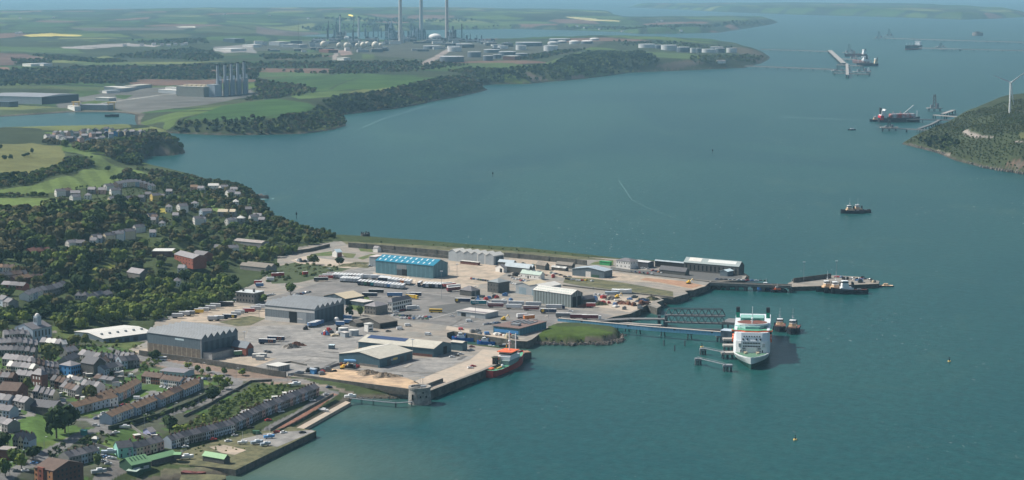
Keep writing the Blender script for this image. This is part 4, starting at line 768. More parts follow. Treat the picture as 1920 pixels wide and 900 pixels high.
bld('rotunda_school', "long low pale blue-walled building with broad grey flat roof inside the bypass bend", 'building', (300, 705), (345, 709), (364, 698), 3.6, 4.4, 'gx', 1, M_LBLUE, mat('purple_grey_roof', (.21, .20, .22), .8, .12, .3), terr=True)
b = bld('red_brick_school', "long two-storey red brick school block with grey tiled roof among trees", 'school', (327, 492), (362, 501), (377, 495), 8.0, 11.0, 'gx', 1, M_BRICK, M_LSLATE, terr=True, D=14); windows(b, 'f', 7, 5, 1.2, 1.2); windows(b, 'f', 7, 1.8, 1.2, 1.2)
b = bld('red_brick_school', "smaller red brick school wing with grey roof behind the main block", 'school', (360, 489), (382, 492), (398, 486), 7.0, 9.8, 'gx', 1, M_BRICK, M_SLATE, terr=True, D=12)
bld('sports_hall', "flat white-roofed hall with thin roof edge above the brick school", 'hall', (285, 482), (322, 482), (368, 474), 5.6, 0, 'flat', 1, M_DBRICK, M_WROOF, terr=True, D=20)
bld('slate_roofed_school', "stone building with broad grey slate roof and cream gable among trees", 'school', (238, 522), (262, 526), (318, 515), 6.0, 9.6, 'gx', 1, M_STONE, M_LSLATE, terr=True, D=11)
bld('low_club_house', "wide low club building with grey double roof above the scrub bank", 'building', (450, 505), (498, 510), (530, 504), 4.0, 6.4, 'gx', 2, M_GREYR, mat('brown_slate_roof', (.20, .18, .155)), terr=True, D=16)
bld('long_low_building', "long low building with pale brown roof above the tree belt", 'building', (438, 458), (490, 463), (500, 459), 3.8, 5.6, 'gx', 1, M_GREYR, mat('pale_brown_roof', (.30, .27, .25), .8), terr=True, D=12)
bld('dark_brick_chapel', "windowless dark grey gabled hall in the middle of the slate roofs", 'hall', (152, 702), (176, 706), (196, 697), 8.5, 12.5, 'gx', 1, M_DSTONE, M_DSLATE, terr=True, D=11)
b = bld('corner_pub', "bright blue painted corner building with pale hipped roof", 'pub', (112, 702), (133, 705), (153, 695), 7.0, 9.6, 'hip', 1, M_BLUE, M_LSLATE, terr=True); windows(b, 'f', 3, 4.4, .9, 1.5); windows(b, 'f', 3, 1.0, .9, 1.8); windows(b, 'r', 5, 4.4, .9, 1.5); windows(b, 'r', 5, 1.0, .9, 1.8)
b = bld('brick_corner_house', "dark red brick corner building with white trim and little spire roof", 'building', (60, 724), (78, 727), (90, 722), 8.4, 12, 'hip', 1, M_DBRICK, M_LSLATE, terr=True); windows(b, 'f', 3, 5.2, 1.2, 1.8, m=M_FRAME); windows(b, 'f', 3, 1.0, 1.2, 2.2, m=M_FRAME)
bld('brown_hipped_hall', "large building with brown tiled roof at the left edge above the green", 'building', (-4, 750), (32, 752), (46, 742), 6.4, 10.5, 'gx', 1, M_DBRICK, M_DBTILE, terr=True, D=15)
bld('stone_chapel', "black-roofed stone hall with three dormers beside the green lawn", 'hall', (56, 776), (100, 781), (104, 772), 5.2, 8.6, 'gx', 1, M_DSTONE, M_DSLATE, terr=True, D=11)
bld('flat_roofed_club', "flat-roofed brown-walled building on the left street below the lawn", 'building', (-6, 862), (18, 864), (31, 852), 6, 0, 'flat', 1, M_DBRICK, mat('pale_brown_roof', (.30, .27, .25)), terr=True)
bld('grey_gable_shed', "pale blue gabled shed beside the big round tree in the terraces", 'shed', (112, 656), (118, 658), (126, 650), 5, 7.4, 'gy', 1, M_LGREY, M_WROOF, terr=True)
bld('garden_shed', "blue-walled shed with pale grid roof beside the bypass wall", 'shed', (268, 816), (283, 820), (292, 815), 3.2, 5.2, 'gy', 1, M_LILAC, M_LSLATE, terr=True)
bld('kiosk', "small turquoise kiosk with flat roof on the green verge", 'kiosk', (151, 816), (160, 817), (164, 814), 3.0, 0, 'flat', 1, mat('turquoise_paint', (.05, .22, .22), .7), mat('turquoise_roof', (.15, .42, .40), .7), terr=True)
bld('kiosk', "small blue hut with white pyramid roof below the green verge", 'hut', (173, 832), (182, 833), (185, 830), 3.2, 4.6, 'hip', 1, M_BLUEG, M_WROOF, terr=True)

# martello tower near the quay and its ruined twin beyond the dock wall
def martello(px, py, r, h, label):
    x, y = P(px, py, 0); t = empty('round_stone_tower', (x, y, 0), 0, label, 'tower')
    m = mat('martello_stone', (.33, .31, .28), .9, .3, .6, col2=(.22, .21, .20))
    mb = MB(); mb.cyl(0, 0, -3, h, r * 1.12, r, 28); mb.build('tower_wall', m, t)
    n = 28; ring = lambda rr, z: [(rr * math.cos(2 * math.pi * i / n), rr * math.sin(2 * math.pi * i / n), z) for i in range(n)]
    mb = MB(); mb.loft([ring(r * 1.06, h + .01), ring(r * 1.06, h + 1.5), ring(r * .84, h + 1.5), ring(r * .84, h + .01)], cap=False); mb.build('parapet', m, t)
    MB().cyl(-r * .3, .5, h, h + 1.1, r * .34, None, 14).build('gun_platform', M_DSTONE, t); MB().box(r * .1, -r * .3, h, r * .6, r * .25, h + 1.9).build('roof_hut', M_STEEL, t)
    MB().rod((.3, r * .5, h), (.3, r * .5, h + 6), .08).build('flagpole', M_STEEL, t)
    for a, zz, hh in ((-2.2, 3.5, 3.6), (-1.45, 5, 1.2), (-.9, 5, 1.2), (-1.2, 8, .9)):
        rr = r * (1.12 - .12 * (zz + 3) / (h + 3)) + .02; c = Vector((rr * math.cos(a), rr * math.sin(a), zz)); s = .5
        MB().box(c.x - s, c.y - .35, zz, c.x + s, c.y + .5, zz + hh).build('embrasure', M_DOOR, t)
    return t
martello(787, 756, 7.2, 10.2, "round pale stone martello tower standing in the water at the quay corner")
t = empty('ruined_tower', (*P(685, 454, 0), 0), 0, "dark square-looking ruined tower standing in the water beyond the dock wall", 'tower')
MB().cyl(0, 0, -2, 9.5, 5.6, 5.0, 18).build('tower_wall', M_DSTONE, t)
for k in range(9): a = k * .7; MB().box(4.2 * math.cos(a) - .6, 4.2 * math.sin(a) - .5, 9.5, 4.2 * math.cos(a) + .6, 4.2 * math.sin(a) + .5, 10.6 + .5 * (k % 3)).build('merlon', M_DSTONE, t)

# walls and fences
def wall(name, label, pts, h, th, m, z=Z0, terr=False, cat='wall', piers=0, post=None):
    W = [T(a, b) if terr else (*P(a, b, z), z) for a, b in pts]
    o = Vector(W[0]); t = empty(name, o, 0, label, cat); mb = MB()
    for p, q in zip(W, W[1:]):
        p = Vector(p) - o; q = Vector(q) - o; d = (q - p); d.z = 0; d.normalize(); n = Vector((-d.y, d.x, 0)) * th / 2; p = p - d * th * .3
        V = [p - n, q - n, q + n, p + n]; mb.add([(v.x, v.y, v.z - 1.2) for v in V] + [(v.x, v.y, v.z + h) for v in V], [(0, 3, 2, 1), (4, 5, 6, 7), (0, 1, 5, 4), (1, 2, 6, 5), (2, 3, 7, 6), (3, 0, 4, 7)])
    mb.build('wall_face', m, t)
    if piers:
        for p, q in zip(W, W[1:]):
            p = Vector(p) - o; q = Vector(q) - o; L = (q - p).length; k = int(L / piers)
            for i in range(k):
                c = p.lerp(q, (i + .5) / k); MB().box(c.x - .5, c.y - .9, c.z - 1, c.x + .5, c.y + .9, c.z + h + .3).build('buttress', post or m, t)
    return t
M_WALL = mat('boundary_wall_stone', (.12, .115, .105), .9, .3, .5, col2=(.08, .08, .07)); M_COPE = mat('grey_wall', (.2, .2, .19), .9, .2, .5)
wall('boundary_wall', "long dark stone wall along the red brick pavement of the bypass", [(262, 667), (320, 675), (400, 686), (470, 697), (505, 704), (536, 708)], 4.2, .9, M_WALL)
wall('boundary_wall', "dark stone wall between the dock gate and the round tower", [(552, 705), (640, 717.5), (768, 734)], 1.8, .9, M_WALL)
wall('boundary_wall', "short dark wall on the quay just behind the round tower", [(795, 729), (830, 716)], 2.6, .8, M_WALL)
wall('dock_wall', "high buttressed dark wall along the far side of the dockyard", [(654, 464), (720, 469), (800, 476), (878, 484)], 5.2, 1.0, M_WALL, piers=22)
wall('dock_wall', "dark buttressed wall beyond the pale gravel strip", [(946, 482), (1000, 487), (1060, 493), (1100, 497.5)], 4.8, 1.0, M_WALL, piers=20)
wall('dock_wall', "curving dark wall behind the far grass by the trees", [(540, 477), (580, 472), (618, 463)], 3.4, .8, M_WALL)
wall('basin_wall', "dark revetment behind the teal warehouse", [(716, 473), (790, 480), (842, 485)], 3.2, 1.0, M_WALL)
wall('quay_wall_step', "low dark retaining wall below the grassy pier", [(1056, 536), (1090, 540), (1180, 550), (1262, 559)], 1.2, 1.0, M_WALL, piers=26)
wall('quay_wall_step', "low dark retaining wall along the far car park", [(1150, 507.5), (1200, 514), (1280, 523), (1330, 529)], .9, .8, M_WALL)
wall('pier_wall', "long dark sea wall on the far pier", [(1488, 530), (1558, 521)], 4.2, .8, M_WALL, z=4)
wall('yard_fence', "thin grey fence between grey yard and dock gate", [(540, 705), (600, 696), (636, 684)], 1.8, .12, M_STEEL, cat='fence')
wall('yard_bund', "low dark bund round the sandy patch", [(640, 692), (700, 699), (755, 706)], 1.1, .6, M_COPE)
wall('yard_bund', "curved low wall beside the flat cabin", [(520, 683), (545, 680), (575, 686)], 1.2, .5, M_WALL)
wall('sea_wall', "dark low wall along the outer edge of the bypass bend", [(345, 782), (400, 756), (450, 728), (470, 717), (510, 715)], 1.6, .6, M_WALL, terr=True)
wall('sea_wall', "dark hedge-topped wall along the inner side of the bypass", [(205, 806), (300, 781), (360, 757), (390, 742)], 2.4, 1.2, mat('hedge_wall', (.03, .045, .025), .95, .3, .4), terr=True)
wall('promenade_wall', "low dark wall above the sloping concrete beach", [(508, 806), (560, 776), (625, 740)], 1.0, .5, M_WALL, z=6.2)
wall('garden_wall', "grey garden wall running behind the front street gardens", [(245, 800), (268, 818), (300, 830)], 1.8, .4, M_COPE, terr=True)
wall('garden_wall', "grey wall above the parked cars below the small grass plot", [(178, 837), (200, 843), (222, 852)], 2.0, .4, M_COPE, terr=True)
# storage tanks in the dockyard
for px, py, lab in ((643.5, 625, "squat white round tank beside the pump house"), (663.5, 629, "squat white round tank nearest the modular cabin")):
    x, y = P(px, py, Z0); t = empty('storage_tank', (x, y, Z0), 0, lab, 'tank', 'white round tanks in the yard'); MB().cyl(0, 0, 0, 4.6, 3.9, None, 20).build('tank_shell', M_LGREY, t); MB().cyl(0, 0, 4.6, 5.1, 3.9, .5, 20).build('tank_roof', M_WROOF, t)
# ------------------------------------------------------------ houses
def house_mesh_parts(w, d, he, hr, wallm, roofm, style):
    """prototype house: origin at the front corner, front faces -y"""
    key = (round(w, 1), round(d, 1), he, hr, wallm.name, roofm.name, style)
    if key in PC: return PC[key]
    w, d = key[0], key[1]; L = []
    wm = MB(); rm = MB(); o = .25
    if style.startswith('g'):      # gable faces front
        extr(wm, [(0, -2.5), (w, -2.5), (w, he), (w / 2, hr), (0, he)], 'y', 0, d)
        for a, c in (((-o, he - o * .6), (w / 2, hr)), ((w / 2, hr), (w + o, he - o * .6))): extr(rm, [(a[0], a[1] + .03), (c[0], c[1] + .03), (c[0], c[1] + .22), (a[0], a[1] + .22)], 'y', -o, d + o)
        ch = (w / 2 - .35, d * .7)
    elif style.startswith('h'):
        wm.box(0, 0, -2.5, w, d, he); q = min(w, d) / 2
        V = [(-o, -o, he), (w + o, -o, he), (w + o, d + o, he), (-o, d + o, he), (q, d / 2, hr), (w - q, d / 2, hr)] if w >= d else [(-o, -o, he), (w + o, -o, he), (w + o, d + o, he), (-o, d + o, he), (w / 2, q, hr), (w / 2, d - q, hr)]
        rm.add(V, [(0, 3, 2, 1), (0, 1, 5, 4), (1, 2, 5), (2, 3, 4, 5), (3, 0, 4)] if w >= d else [(0, 3, 2, 1), (0, 1, 4), (1, 2, 5, 4), (2, 3, 5), (3, 0, 4, 5)])
        ch = (w * .6, d / 2 - .3)
    else:
        e = .0 if 't' in style else o
        extr(wm, [(0, -2.5), (d, -2.5), (d, he), (d / 2, hr), (0, he)], 'x', 0, w)
        for a, c in (((-o, he - o * .6), (d / 2, hr)), ((d / 2, hr), (d + o, he - o * .6))): extr(rm, [(a[0], a[1] + .03), (c[0], c[1] + .03), (c[0], c[1] + .22), (a[0], a[1] + .22)], 'x', -e, w + e - (.03 if 't' in style else 0))
        ch = (w - .8, d / 2 - .45)
    L.append(('wall', wm.mesh('wall', wallm), (0, 0, 0), None)); L.append(('roof', rm.mesh('roof', roofm), (0, 0, 0), None))
    L.append(('chimney', MB().box(0, 0, 0, .7, .9, 1.9).mesh('chimney', M_POT), (ch[0], ch[1], hr - .7), 'roof'))
    if '0' not in style:
        wn = MB().box(0, 0, 0, 1.0, .14, 1.25).mesh('window', M_GLASS); dr = MB().box(0, 0, 0, .95, .14, 2.0).mesh('door', M_DOOR)
        for x in (.18, .68): L.append(('window', wn, (w * x, -.07, he - 1.9), None))
        if he > 4: L.append(('window', wn, (w * .6, -.07, .9), None)); L.append(('door', dr, (w * .15, -.07, 0), None))
    if 'b' in style:               # rear outhouse
        L.append(('rear_wing', MB().box(w * .1, d, -2, w * .6, d + 3.5, 2.6).mesh('rear_wing', M_GREYR), (0, 0, 0), None)); L.append(('wing_roof', MB().box(w * .1 - .1, d + .02, 2.6, w * .6 + .1, d + 3.7, 2.8).mesh('wing_roof', M_LSLATE), (0, 0, 0), 'rear_wing'))
    PC[key] = L
    return L
NH = [0]
def house(x, y, z, rz, w, d, he, hr, wallm, roofm, style, label, cat='house', name='terraced_house', group=None):
    r = empty(name, (x, y, z), rz, label, cat, group); P0 = {}
    for nm, me, loc, par in house_mesh_parts(w, d, he, hr, wallm, roofm, style):
        P0[nm] = new_obj(nm, me, P0.get(par, r), loc)
    NH[0] += 1
    return r
def row(A, B, n, d, he, hr, walls, roofs, style, where, end, group, wd=None, name='terraced_house', kind='terraced house', rd=None, gap=0.0, step=False):
    a = T(*A); b = T(*B); a2 = Vector(a[:2]); b2 = Vector(b[:2]); dv = b2 - a2; L = dv.length; rz = math.atan2(dv.y, dv.x); w = L / n
    for k in range(n):
        p = a2 + dv * (k / n); c = a2 + dv * ((k + .5) / n) + Vector((-dv.y, dv.x)).normalized() * d * .3; z = max(hq(p.x, p.y), hq(c.x, c.y)) if not step else hq(c.x, c.y)
        wl = walls[(k * 7 + k // 3) % len(walls)] if len(walls) > 1 else walls[0]; rf = roofs[(k * 5 + k // 2) % len(roofs)]
        wn = CN.get(wl.name, ''); house(p.x, p.y, z - .1, rz, w * (1 - gap), d, he, hr, wl, rf, style, ("%s %s, %s from the %s end of %s" % (wn, 'house', ordn(k), end, where)).strip(), name=name, group=group)
CN = {M_WHITE.name: 'white', M_CREAM.name: 'cream', M_GREYR.name: 'grey', M_PINK.name: 'pink', M_LBLUE.name: 'pale blue', M_YEL.name: 'yellow', M_BRICK.name: 'red brick', M_DBRICK.name: 'dark brick', M_STONE.name: 'stone', M_DSTONE.name: 'dark stone', M_MINT.name: 'mint green', M_LILAC.name: 'lilac', M_BLUE.name: 'blue'}
RN = {M_SLATE.name: 'slate roof', M_LSLATE.name: 'pale slate roof', M_DSLATE.name: 'dark slate roof', M_BRTILE.name: 'brown roof', M_DBTILE.name: 'dark brown roof', M_RTILE.name: 'red-brown roof', M_BEIGE.name: 'beige roof', M_WROOF.name: 'white roof'}
SL = [M_SLATE, M_LSLATE, M_DSLATE, M_SLATE]; FW = [M_GREYR, M_LBLUE, M_WHITE, M_STONE, M_GREYR, M_CREAM, M_LBLUE]
g1 = 'terraced houses facing the sea'
row((443, 808), (599, 741), 27, 7.5, 5.2, 7.6, [M_GREYR, M_LBLUE, M_GREYR, M_STONE, M_PINK, M_LBLUE], [M_DSLATE, M_SLATE], 'tb', 'the long sea-facing terrace', 'boatyard', g1)
row((322, 842), (441, 810), 15, 7.5, 5.0, 7.5, [M_LBLUE, M_GREYR, M_WHITE, M_LBLUE, M_STONE], [M_DSLATE, M_SLATE], 'tb', 'the sea-facing terrace above the boatyard', 'green shed', g1)
row((243, 860), (308, 843), 5, 8, 5.4, 8.2, [M_LBLUE, M_GREYR, M_CREAM, M_GREYR, M_PINK], [M_SLATE, M_DSLATE], 't', 'the short terrace behind the green sheds', 'mint gable', g1)
x, y, z = T(222, 858); house(x, y, z, math.radians(28) + math.pi * 0 , 9, 9, 5.4, 8.6, M_MINT, M_DSLATE, 'x', "mint green gabled house at the end of the short terrace")
g2 = 'brown-roofed terraces in the estate'
row((141, 779), (222, 761), 5, 8, 5.2, 7.6, [M_LBLUE, M_WHITE, M_LBLUE, M_GREYR], [M_BRTILE], 't', 'the brown-roofed estate terrace by the tree', 'lawn', g2); row((170, 770), (221, 752), 5, 8, 5.2, 7.6, [M_WHITE, M_LBLUE], [M_BRTILE], 't', 'the brown-roofed terrace stepping up the estate road', 'lawn', g2)
row((224, 753), (266, 730), 6, 8, 5.2, 7.6, [M_LBLUE, M_PINK, M_LBLUE], [M_BRTILE], 't', 'the brown-roofed terrace facing the parked van', 'lawn', g2)
row((210, 797), (254, 778), 5, 8, 5.0, 7.4, [M_LBLUE, M_WHITE], [M_BRTILE], 't', 'the lower brown-roofed terrace beside the bypass', 'lawn', g2); row((256, 780), (300, 762), 5, 8, 5.0, 7.4, [M_LBLUE, M_GREYR], [M_BRTILE], 't', 'the middle brown-roofed terrace beside the bypass', 'lawn', g2)
row((302, 764), (345, 744), 5, 8, 5.0, 7.4, [M_LBLUE, M_GREYR], [M_DBTILE, M_BRTILE], 't', 'the upper brown-roofed terrace beside the bypass', 'lawn', g2); row((346, 745), (376, 731), 4, 8, 5.0, 7.4, [M_LBLUE], [M_BRTILE], 't', 'the last brown-roofed terrace before the dark round tree', 'lawn', g2)
row((265, 718), (300, 722), 4, 8, 5.0, 7.6, [M_DBRICK, M_WHITE], [M_DBTILE], 't', 'the dark brown-roofed terrace below the hedge', 'hedge', g2); row((300, 724), (338, 729), 5, 8, 5.0, 7.4, [M_WHITE, M_LBLUE], [M_DBTILE], 't', 'the white terrace below the flat grey roof', 'hedge', g2); row((338, 728), (372, 732), 4, 8, 4.8, 7.2, [M_GREYR, M_WHITE], [M_DBTILE, M_SLATE], 't', 'the stepped terrace next to the dark round tree', 'hedge', g2)
g3 = 'slate-roofed town terraces'
row((-8, 657), (72, 662), 8, 8, 5.4, 8.4, [M_GREYR, M_WHITE, M_DBRICK, M_GREYR], [M_LSLATE, M_SLATE, M_LSLATE], 'tb', 'the top slate terrace below the church', 'church', g3)
row((74, 654), (112, 658), 4, 8, 5.2, 8, [M_GREYR, M_WHITE], [M_LSLATE, M_WROOF], 't', 'the top terrace behind the big round tree', 'church', g3)
row((-8, 668), (66, 674), 7, 8, 4.6, 7.4, [M_GREYR], [M_SLATE, M_DSLATE, M_SLATE], 't', 'the second slate terrace, in shade', 'church', g3)
row((4, 686), (58, 693), 6, 8, 5.2, 8.2, [M_GREYR, M_WHITE, M_CREAM], [M_LSLATE, M_SLATE, M_LSLATE], 'tb', 'the pale slate terrace left of the blue pub', 'church', g3); row((59, 694), (111, 702), 6, 8, 5.2, 8.2, [M_GREYR, M_PINK], [M_SLATE, M_LSLATE, M_DBTILE], 'tb', 'the slate terrace joined to the blue pub', 'church', g3)
row((12, 699), (62, 706), 6, 7.5, 5.0, 7.8, [M_CREAM, M_GREYR, M_WHITE], [M_WROOF, M_LSLATE, M_SLATE], 't', 'the mixed terrace above the brick corner building', 'church', g3); row((76, 711), (112, 716), 4, 8, 5.0, 8.0, [M_DBRICK, M_GREYR], [M_SLATE, M_DSLATE], 't', 'the dark terrace below the blue pub', 'pub', g3)
row((28, 716), (58, 720), 3, 8, 5.0, 7.8, [M_GREYR, M_CREAM], [M_LSLATE], 't', 'the little terrace beside the brick corner building', 'church', g3)
row((94, 726), (126, 733), 4, 8, 5.0, 7.8, [M_GREYR, M_DBRICK], [M_DSLATE, M_DBTILE], 't', 'the brown and slate terrace below the pub', 'pub', g3); row((62, 748), (100, 757), 4, 9, 5.2, 8.2, [M_GREYR, M_CREAM, M_WHITE], [M_LSLATE, M_SLATE], 'tb', 'the pale terrace at the street corner', 'street', g3)
row((146, 676), (182, 684), 4, 8, 4.8, 7.8, [M_GREYR, M_STONE], [M_LSLATE, M_SLATE, M_DSLATE], 't', 'the slate row behind the white-roofed warehouse', 'tree', g3); row((184, 683), (222, 688), 4, 8, 4.8, 7.8, [M_GREYR, M_STONE], [M_LSLATE, M_SLATE], 't', 'the slate row nearest the dock wall', 'tree', g3)
row((174, 696), (208, 690), 4, 8, 4.6, 7.4, [M_CREAM, M_WHITE, M_GREYR], [M_DBTILE, M_SLATE], 't', 'the cream-gabled row behind the dark hall', 'hall', g3); row((196, 706), (232, 699), 4, 8, 4.6, 7.4, [M_LBLUE, M_GREYR, M_WHITE], [M_SLATE, M_LSLATE, M_DSLATE], 't', 'the blue and grey row by the green garden', 'hall', g3)
row((128, 690), (150, 680), 3, 8, 4.6, 7.6, [M_GREYR], [M_DSLATE], 't', 'the dark slate row beside the big round tree', 'pub', g3); row((228, 692), (262, 688), 3, 8, 5.6, 8.6, [M_LBLUE, M_DSTONE, M_GREYR], [M_SLATE, M_DSLATE], 't', 'the tall row by the dock wall', 'hall', g3)
row((174, 716), (210, 722), 3, 8, 2.8, 4.4, [M_GREYR, M_LBLUE], [M_DBTILE, M_SLATE], 't0', 'the low garage row behind the estate', 'hall', g3); row((122, 716), (150, 722), 3, 7, 2.8, 4.6, [M_WHITE, M_GREYR], [M_WROOF, M_SLATE], 't0', 'the low white-walled row below the dark hall', 'pub', g3)
row((22, 764), (46, 770), 2, 9, 4.8, 7.6, [M_GREYR], [M_LSLATE], 'x', 'the pair of slate houses by the road bend', 'street', g3); row((-8, 762), (16, 765), 2, 9, 4.8, 7.6, [M_LBLUE], [M_LSLATE, M_SLATE], 'x', 'the pair at the left edge above the lawn', 'street', g3)
row((-8, 782), (18, 785), 2, 9, 4.8, 7.4, [M_WHITE, M_LBLUE], [M_SLATE], 'x', 'the white pair left of the lawn', 'street', g3); row((-8, 806), (14, 812), 2, 9, 5.0, 7.4, [M_WHITE, M_GREYR], [M_SLATE, M_LSLATE], 'x', 'the pair below the parked coach', 'street', g3)
row((24, 840), (54, 846), 3, 9, 5.4, 8.4, [M_GREYR, M_CREAM, M_LBLUE], [M_SLATE], 'g', 'the grey group at the edge of the lower green', 'street', g3); row((130, 876), (188, 862), 5, 9, 5.6, 8.2, [M_GREYR, M_GREYR, M_LBLUE], [M_DSLATE, M_SLATE], 't', 'the slate terrace behind the brick flats', 'flats', g3)
g4 = 'houses between the tree belts'
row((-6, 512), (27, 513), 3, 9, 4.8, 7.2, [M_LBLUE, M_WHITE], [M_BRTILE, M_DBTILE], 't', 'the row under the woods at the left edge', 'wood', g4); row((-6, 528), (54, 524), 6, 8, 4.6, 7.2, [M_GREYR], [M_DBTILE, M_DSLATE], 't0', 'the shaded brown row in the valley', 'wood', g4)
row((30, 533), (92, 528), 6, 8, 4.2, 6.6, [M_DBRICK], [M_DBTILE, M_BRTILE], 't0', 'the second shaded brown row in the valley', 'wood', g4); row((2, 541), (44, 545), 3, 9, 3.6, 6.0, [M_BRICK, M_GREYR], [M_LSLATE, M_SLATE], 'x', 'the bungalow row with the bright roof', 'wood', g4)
row((54, 566), (80, 558), 3, 8, 5.0, 7.6, [M_WHITE, M_LBLUE], [M_SLATE], 't', 'the pale house group on the valley road', 'wood', g4); row((82, 557), (128, 545), 6, 8, 5.4, 8.6, [M_GREYR, M_STONE], [M_LSLATE, M_SLATE], 't', 'the tall grey terrace on the valley road', 'wood', g4)
row((140, 562), (164, 562), 2, 9, 3.2, 6.2, [M_GREYR], [M_SLATE], 'h', 'the grey bungalow pair below the great dark tree', 'wood', g4); row((168, 569), (212, 562), 3, 8, 3.4, 6.0, [M_GREYR], [M_DSLATE, M_SLATE], 'x', 'the dark bungalow row above the tree belt', 'wood', g4)
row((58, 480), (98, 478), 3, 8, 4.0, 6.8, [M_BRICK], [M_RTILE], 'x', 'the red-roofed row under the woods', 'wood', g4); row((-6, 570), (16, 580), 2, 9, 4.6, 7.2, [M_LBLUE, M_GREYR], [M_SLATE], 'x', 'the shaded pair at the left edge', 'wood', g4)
# hillside houses, one by one: front-left corner, size, style, look
HS = [
 ((102, 368), 10, 3, M_WHITE, M_SLATE, 'g'), ((112, 366), 16, 2, M_GREYR, M_DBTILE, 'g'), ((132, 370), 18, 0, M_GREYR, M_LSLATE, 'x'), ((130, 379), 10, 3, M_WHITE, M_LSLATE, 'g'), ((158, 374), 12, 0, M_WHITE, M_LSLATE, 'h'),
 ((164, 363), 14, 0, M_GREYR, M_LSLATE, 'x'), ((184, 364), 14, 0, M_PINK, M_LSLATE, 'x'), ((193, 356), 10, 0, M_WHITE, M_SLATE, 'g'), ((205, 366), 8, 3, M_WHITE, M_SLATE, 'g'), ((213, 366), 13, 0, M_GREYR, M_DSLATE, 'x'),
 ((201, 383), 9, 3, M_CREAM, M_LSLATE, 'g'), ((211, 385), 16, 0, M_LBLUE, M_SLATE, 'x'), ((231, 382), 8, 3, M_WHITE, M_SLATE, 'g'), ((239, 383), 14, 0, M_LBLUE, M_BRTILE, 'x'), ((281, 376), 10, 3, M_YEL, M_SLATE, 'g'),
 ((296, 376), 12, 0, M_DSTONE, M_SLATE, 'x'), ((258, 378), 12, 0, M_GREYR, M_DSLATE, 'x'), ((272, 372), 10, 0, M_GREYR, M_SLATE, 'x'), ((310, 398), 12, 3, M_WHITE, M_LSLATE, 'h'), ((330, 394), 14, 0, M_WHITE, M_SLATE, 'g'), ((357, 389), 14, 0, M_WHITE, M_LSLATE, 'h'),
 ((273, 416), 9, 5, M_CREAM, M_DSLATE, 'g'), ((281, 418), 14, 3, M_GREYR, M_DBTILE, 'x'), ((280, 421), 12, 0, M_CREAM, M_LSLATE, 'x'), ((297, 427), 9, 0, M_WHITE, M_LSLATE, 'h'), ((361, 419), 9, 2, M_WHITE, M_SLATE, 'g'), ((372, 420), 11, 0, M_LBLUE, M_SLATE, 'x'),
 ((373, 404), 14, 1, M_LBLUE, M_LSLATE, 'g'), ((386, 404), 9, 0, M_GREYR, M_SLATE, 'x'), ((408, 405), 19, 0, M_GREYR, M_BEIGE, 'x'), ((430, 405), 9, 0, M_GREYR, M_BEIGE, 'x'), ((421, 422), 8, 1, M_WHITE, M_LSLATE, 'g'), ((430, 421), 12, 0, M_WHITE, M_SLATE, 'x'),
 ((442, 417), 16, 0, M_GREYR, M_WROOF, 'h'), ((466, 414), 9, 0, M_WHITE, M_SLATE, 'g'), ((474, 413), 16, 1, M_GREYR, M_LSLATE, 'x'), ((484, 421), 12, 2, M_STONE, M_LSLATE, 'x'), ((460, 400), 12, 0, M_DBRICK, M_SLATE, 'x'),
 ((422, 368), 12, 2, M_WHITE, M_LSLATE, 'g'), ((431, 363), 14, 2, M_LBLUE, M_LSLATE, 'x'), ((440, 371), 9, 0, M_WHITE, M_LSLATE, 'x'), ((437, 386), 7, 0, M_WHITE, M_WROOF, 'h'), ((357, 358), 14, 0, M_PINK, M_BRTILE, 'x'), ((370, 360), 12, 0, M_WHITE, M_LSLATE, 'x'),
 ((390, 355), 20, 0, M_WHITE, M_WROOF, 'x'), ((410, 357), 10, 0, M_WHITE, M_LSLATE, 'g'), ((311, 366), 10, 0, M_GREYR, M_LSLATE, 'x'), ((323, 412), 9, 0, M_GREYR, M_LSLATE, 'x'),
 ((168, 455), 10, 2, M_CREAM, M_SLATE, 'g'), ((178, 456), 11, 0, M_LBLUE, M_SLATE, 'x'), ((192, 452), 10, 2, M_CREAM, M_SLATE, 'g'), ((201, 452), 11, 0, M_GREYR, M_DSLATE, 'x'), ((208, 447), 10, 0, M_WHITE, M_LSLATE, 'g'), ((219, 446), 10, 0, M_LBLUE, M_DSLATE, 'x'),
 ((230, 444), 10, 2, M_CREAM, M_SLATE, 'g'), ((239, 444), 11, 0, M_GREYR, M_LSLATE, 'x'), ((248, 436), 9, 2, M_WHITE, M_SLATE, 'g'), ((257, 436), 10, 0, M_LBLUE, M_DSLATE, 'x'), ((122, 464), 14, 0, M_WHITE, M_LSLATE, 'g'), ((143, 465), 16, 0, M_GREYR, M_SLATE, 'x'),
 ((280, 445), 10, 0, M_LBLUE, M_LSLATE, 'x'), ((424, 473), 11, 0, M_WHITE, M_LSLATE, 'g'), ((401, 473), 16, 0, M_GREYR, M_SLATE, 'x'), ((333, 512), 9, 0, M_WHITE, M_LSLATE, 'x'), ((325, 537), 14, 0, M_WHITE, M_SLATE, 'h'), ((168, 460), 9, 0, M_WHITE, M_SLATE, 'x'),
]
PL = ["above the great wood", "behind the brown wood", "beside the golf fairway", "on the grassy slope", "near the shore trees"]
seen = {}
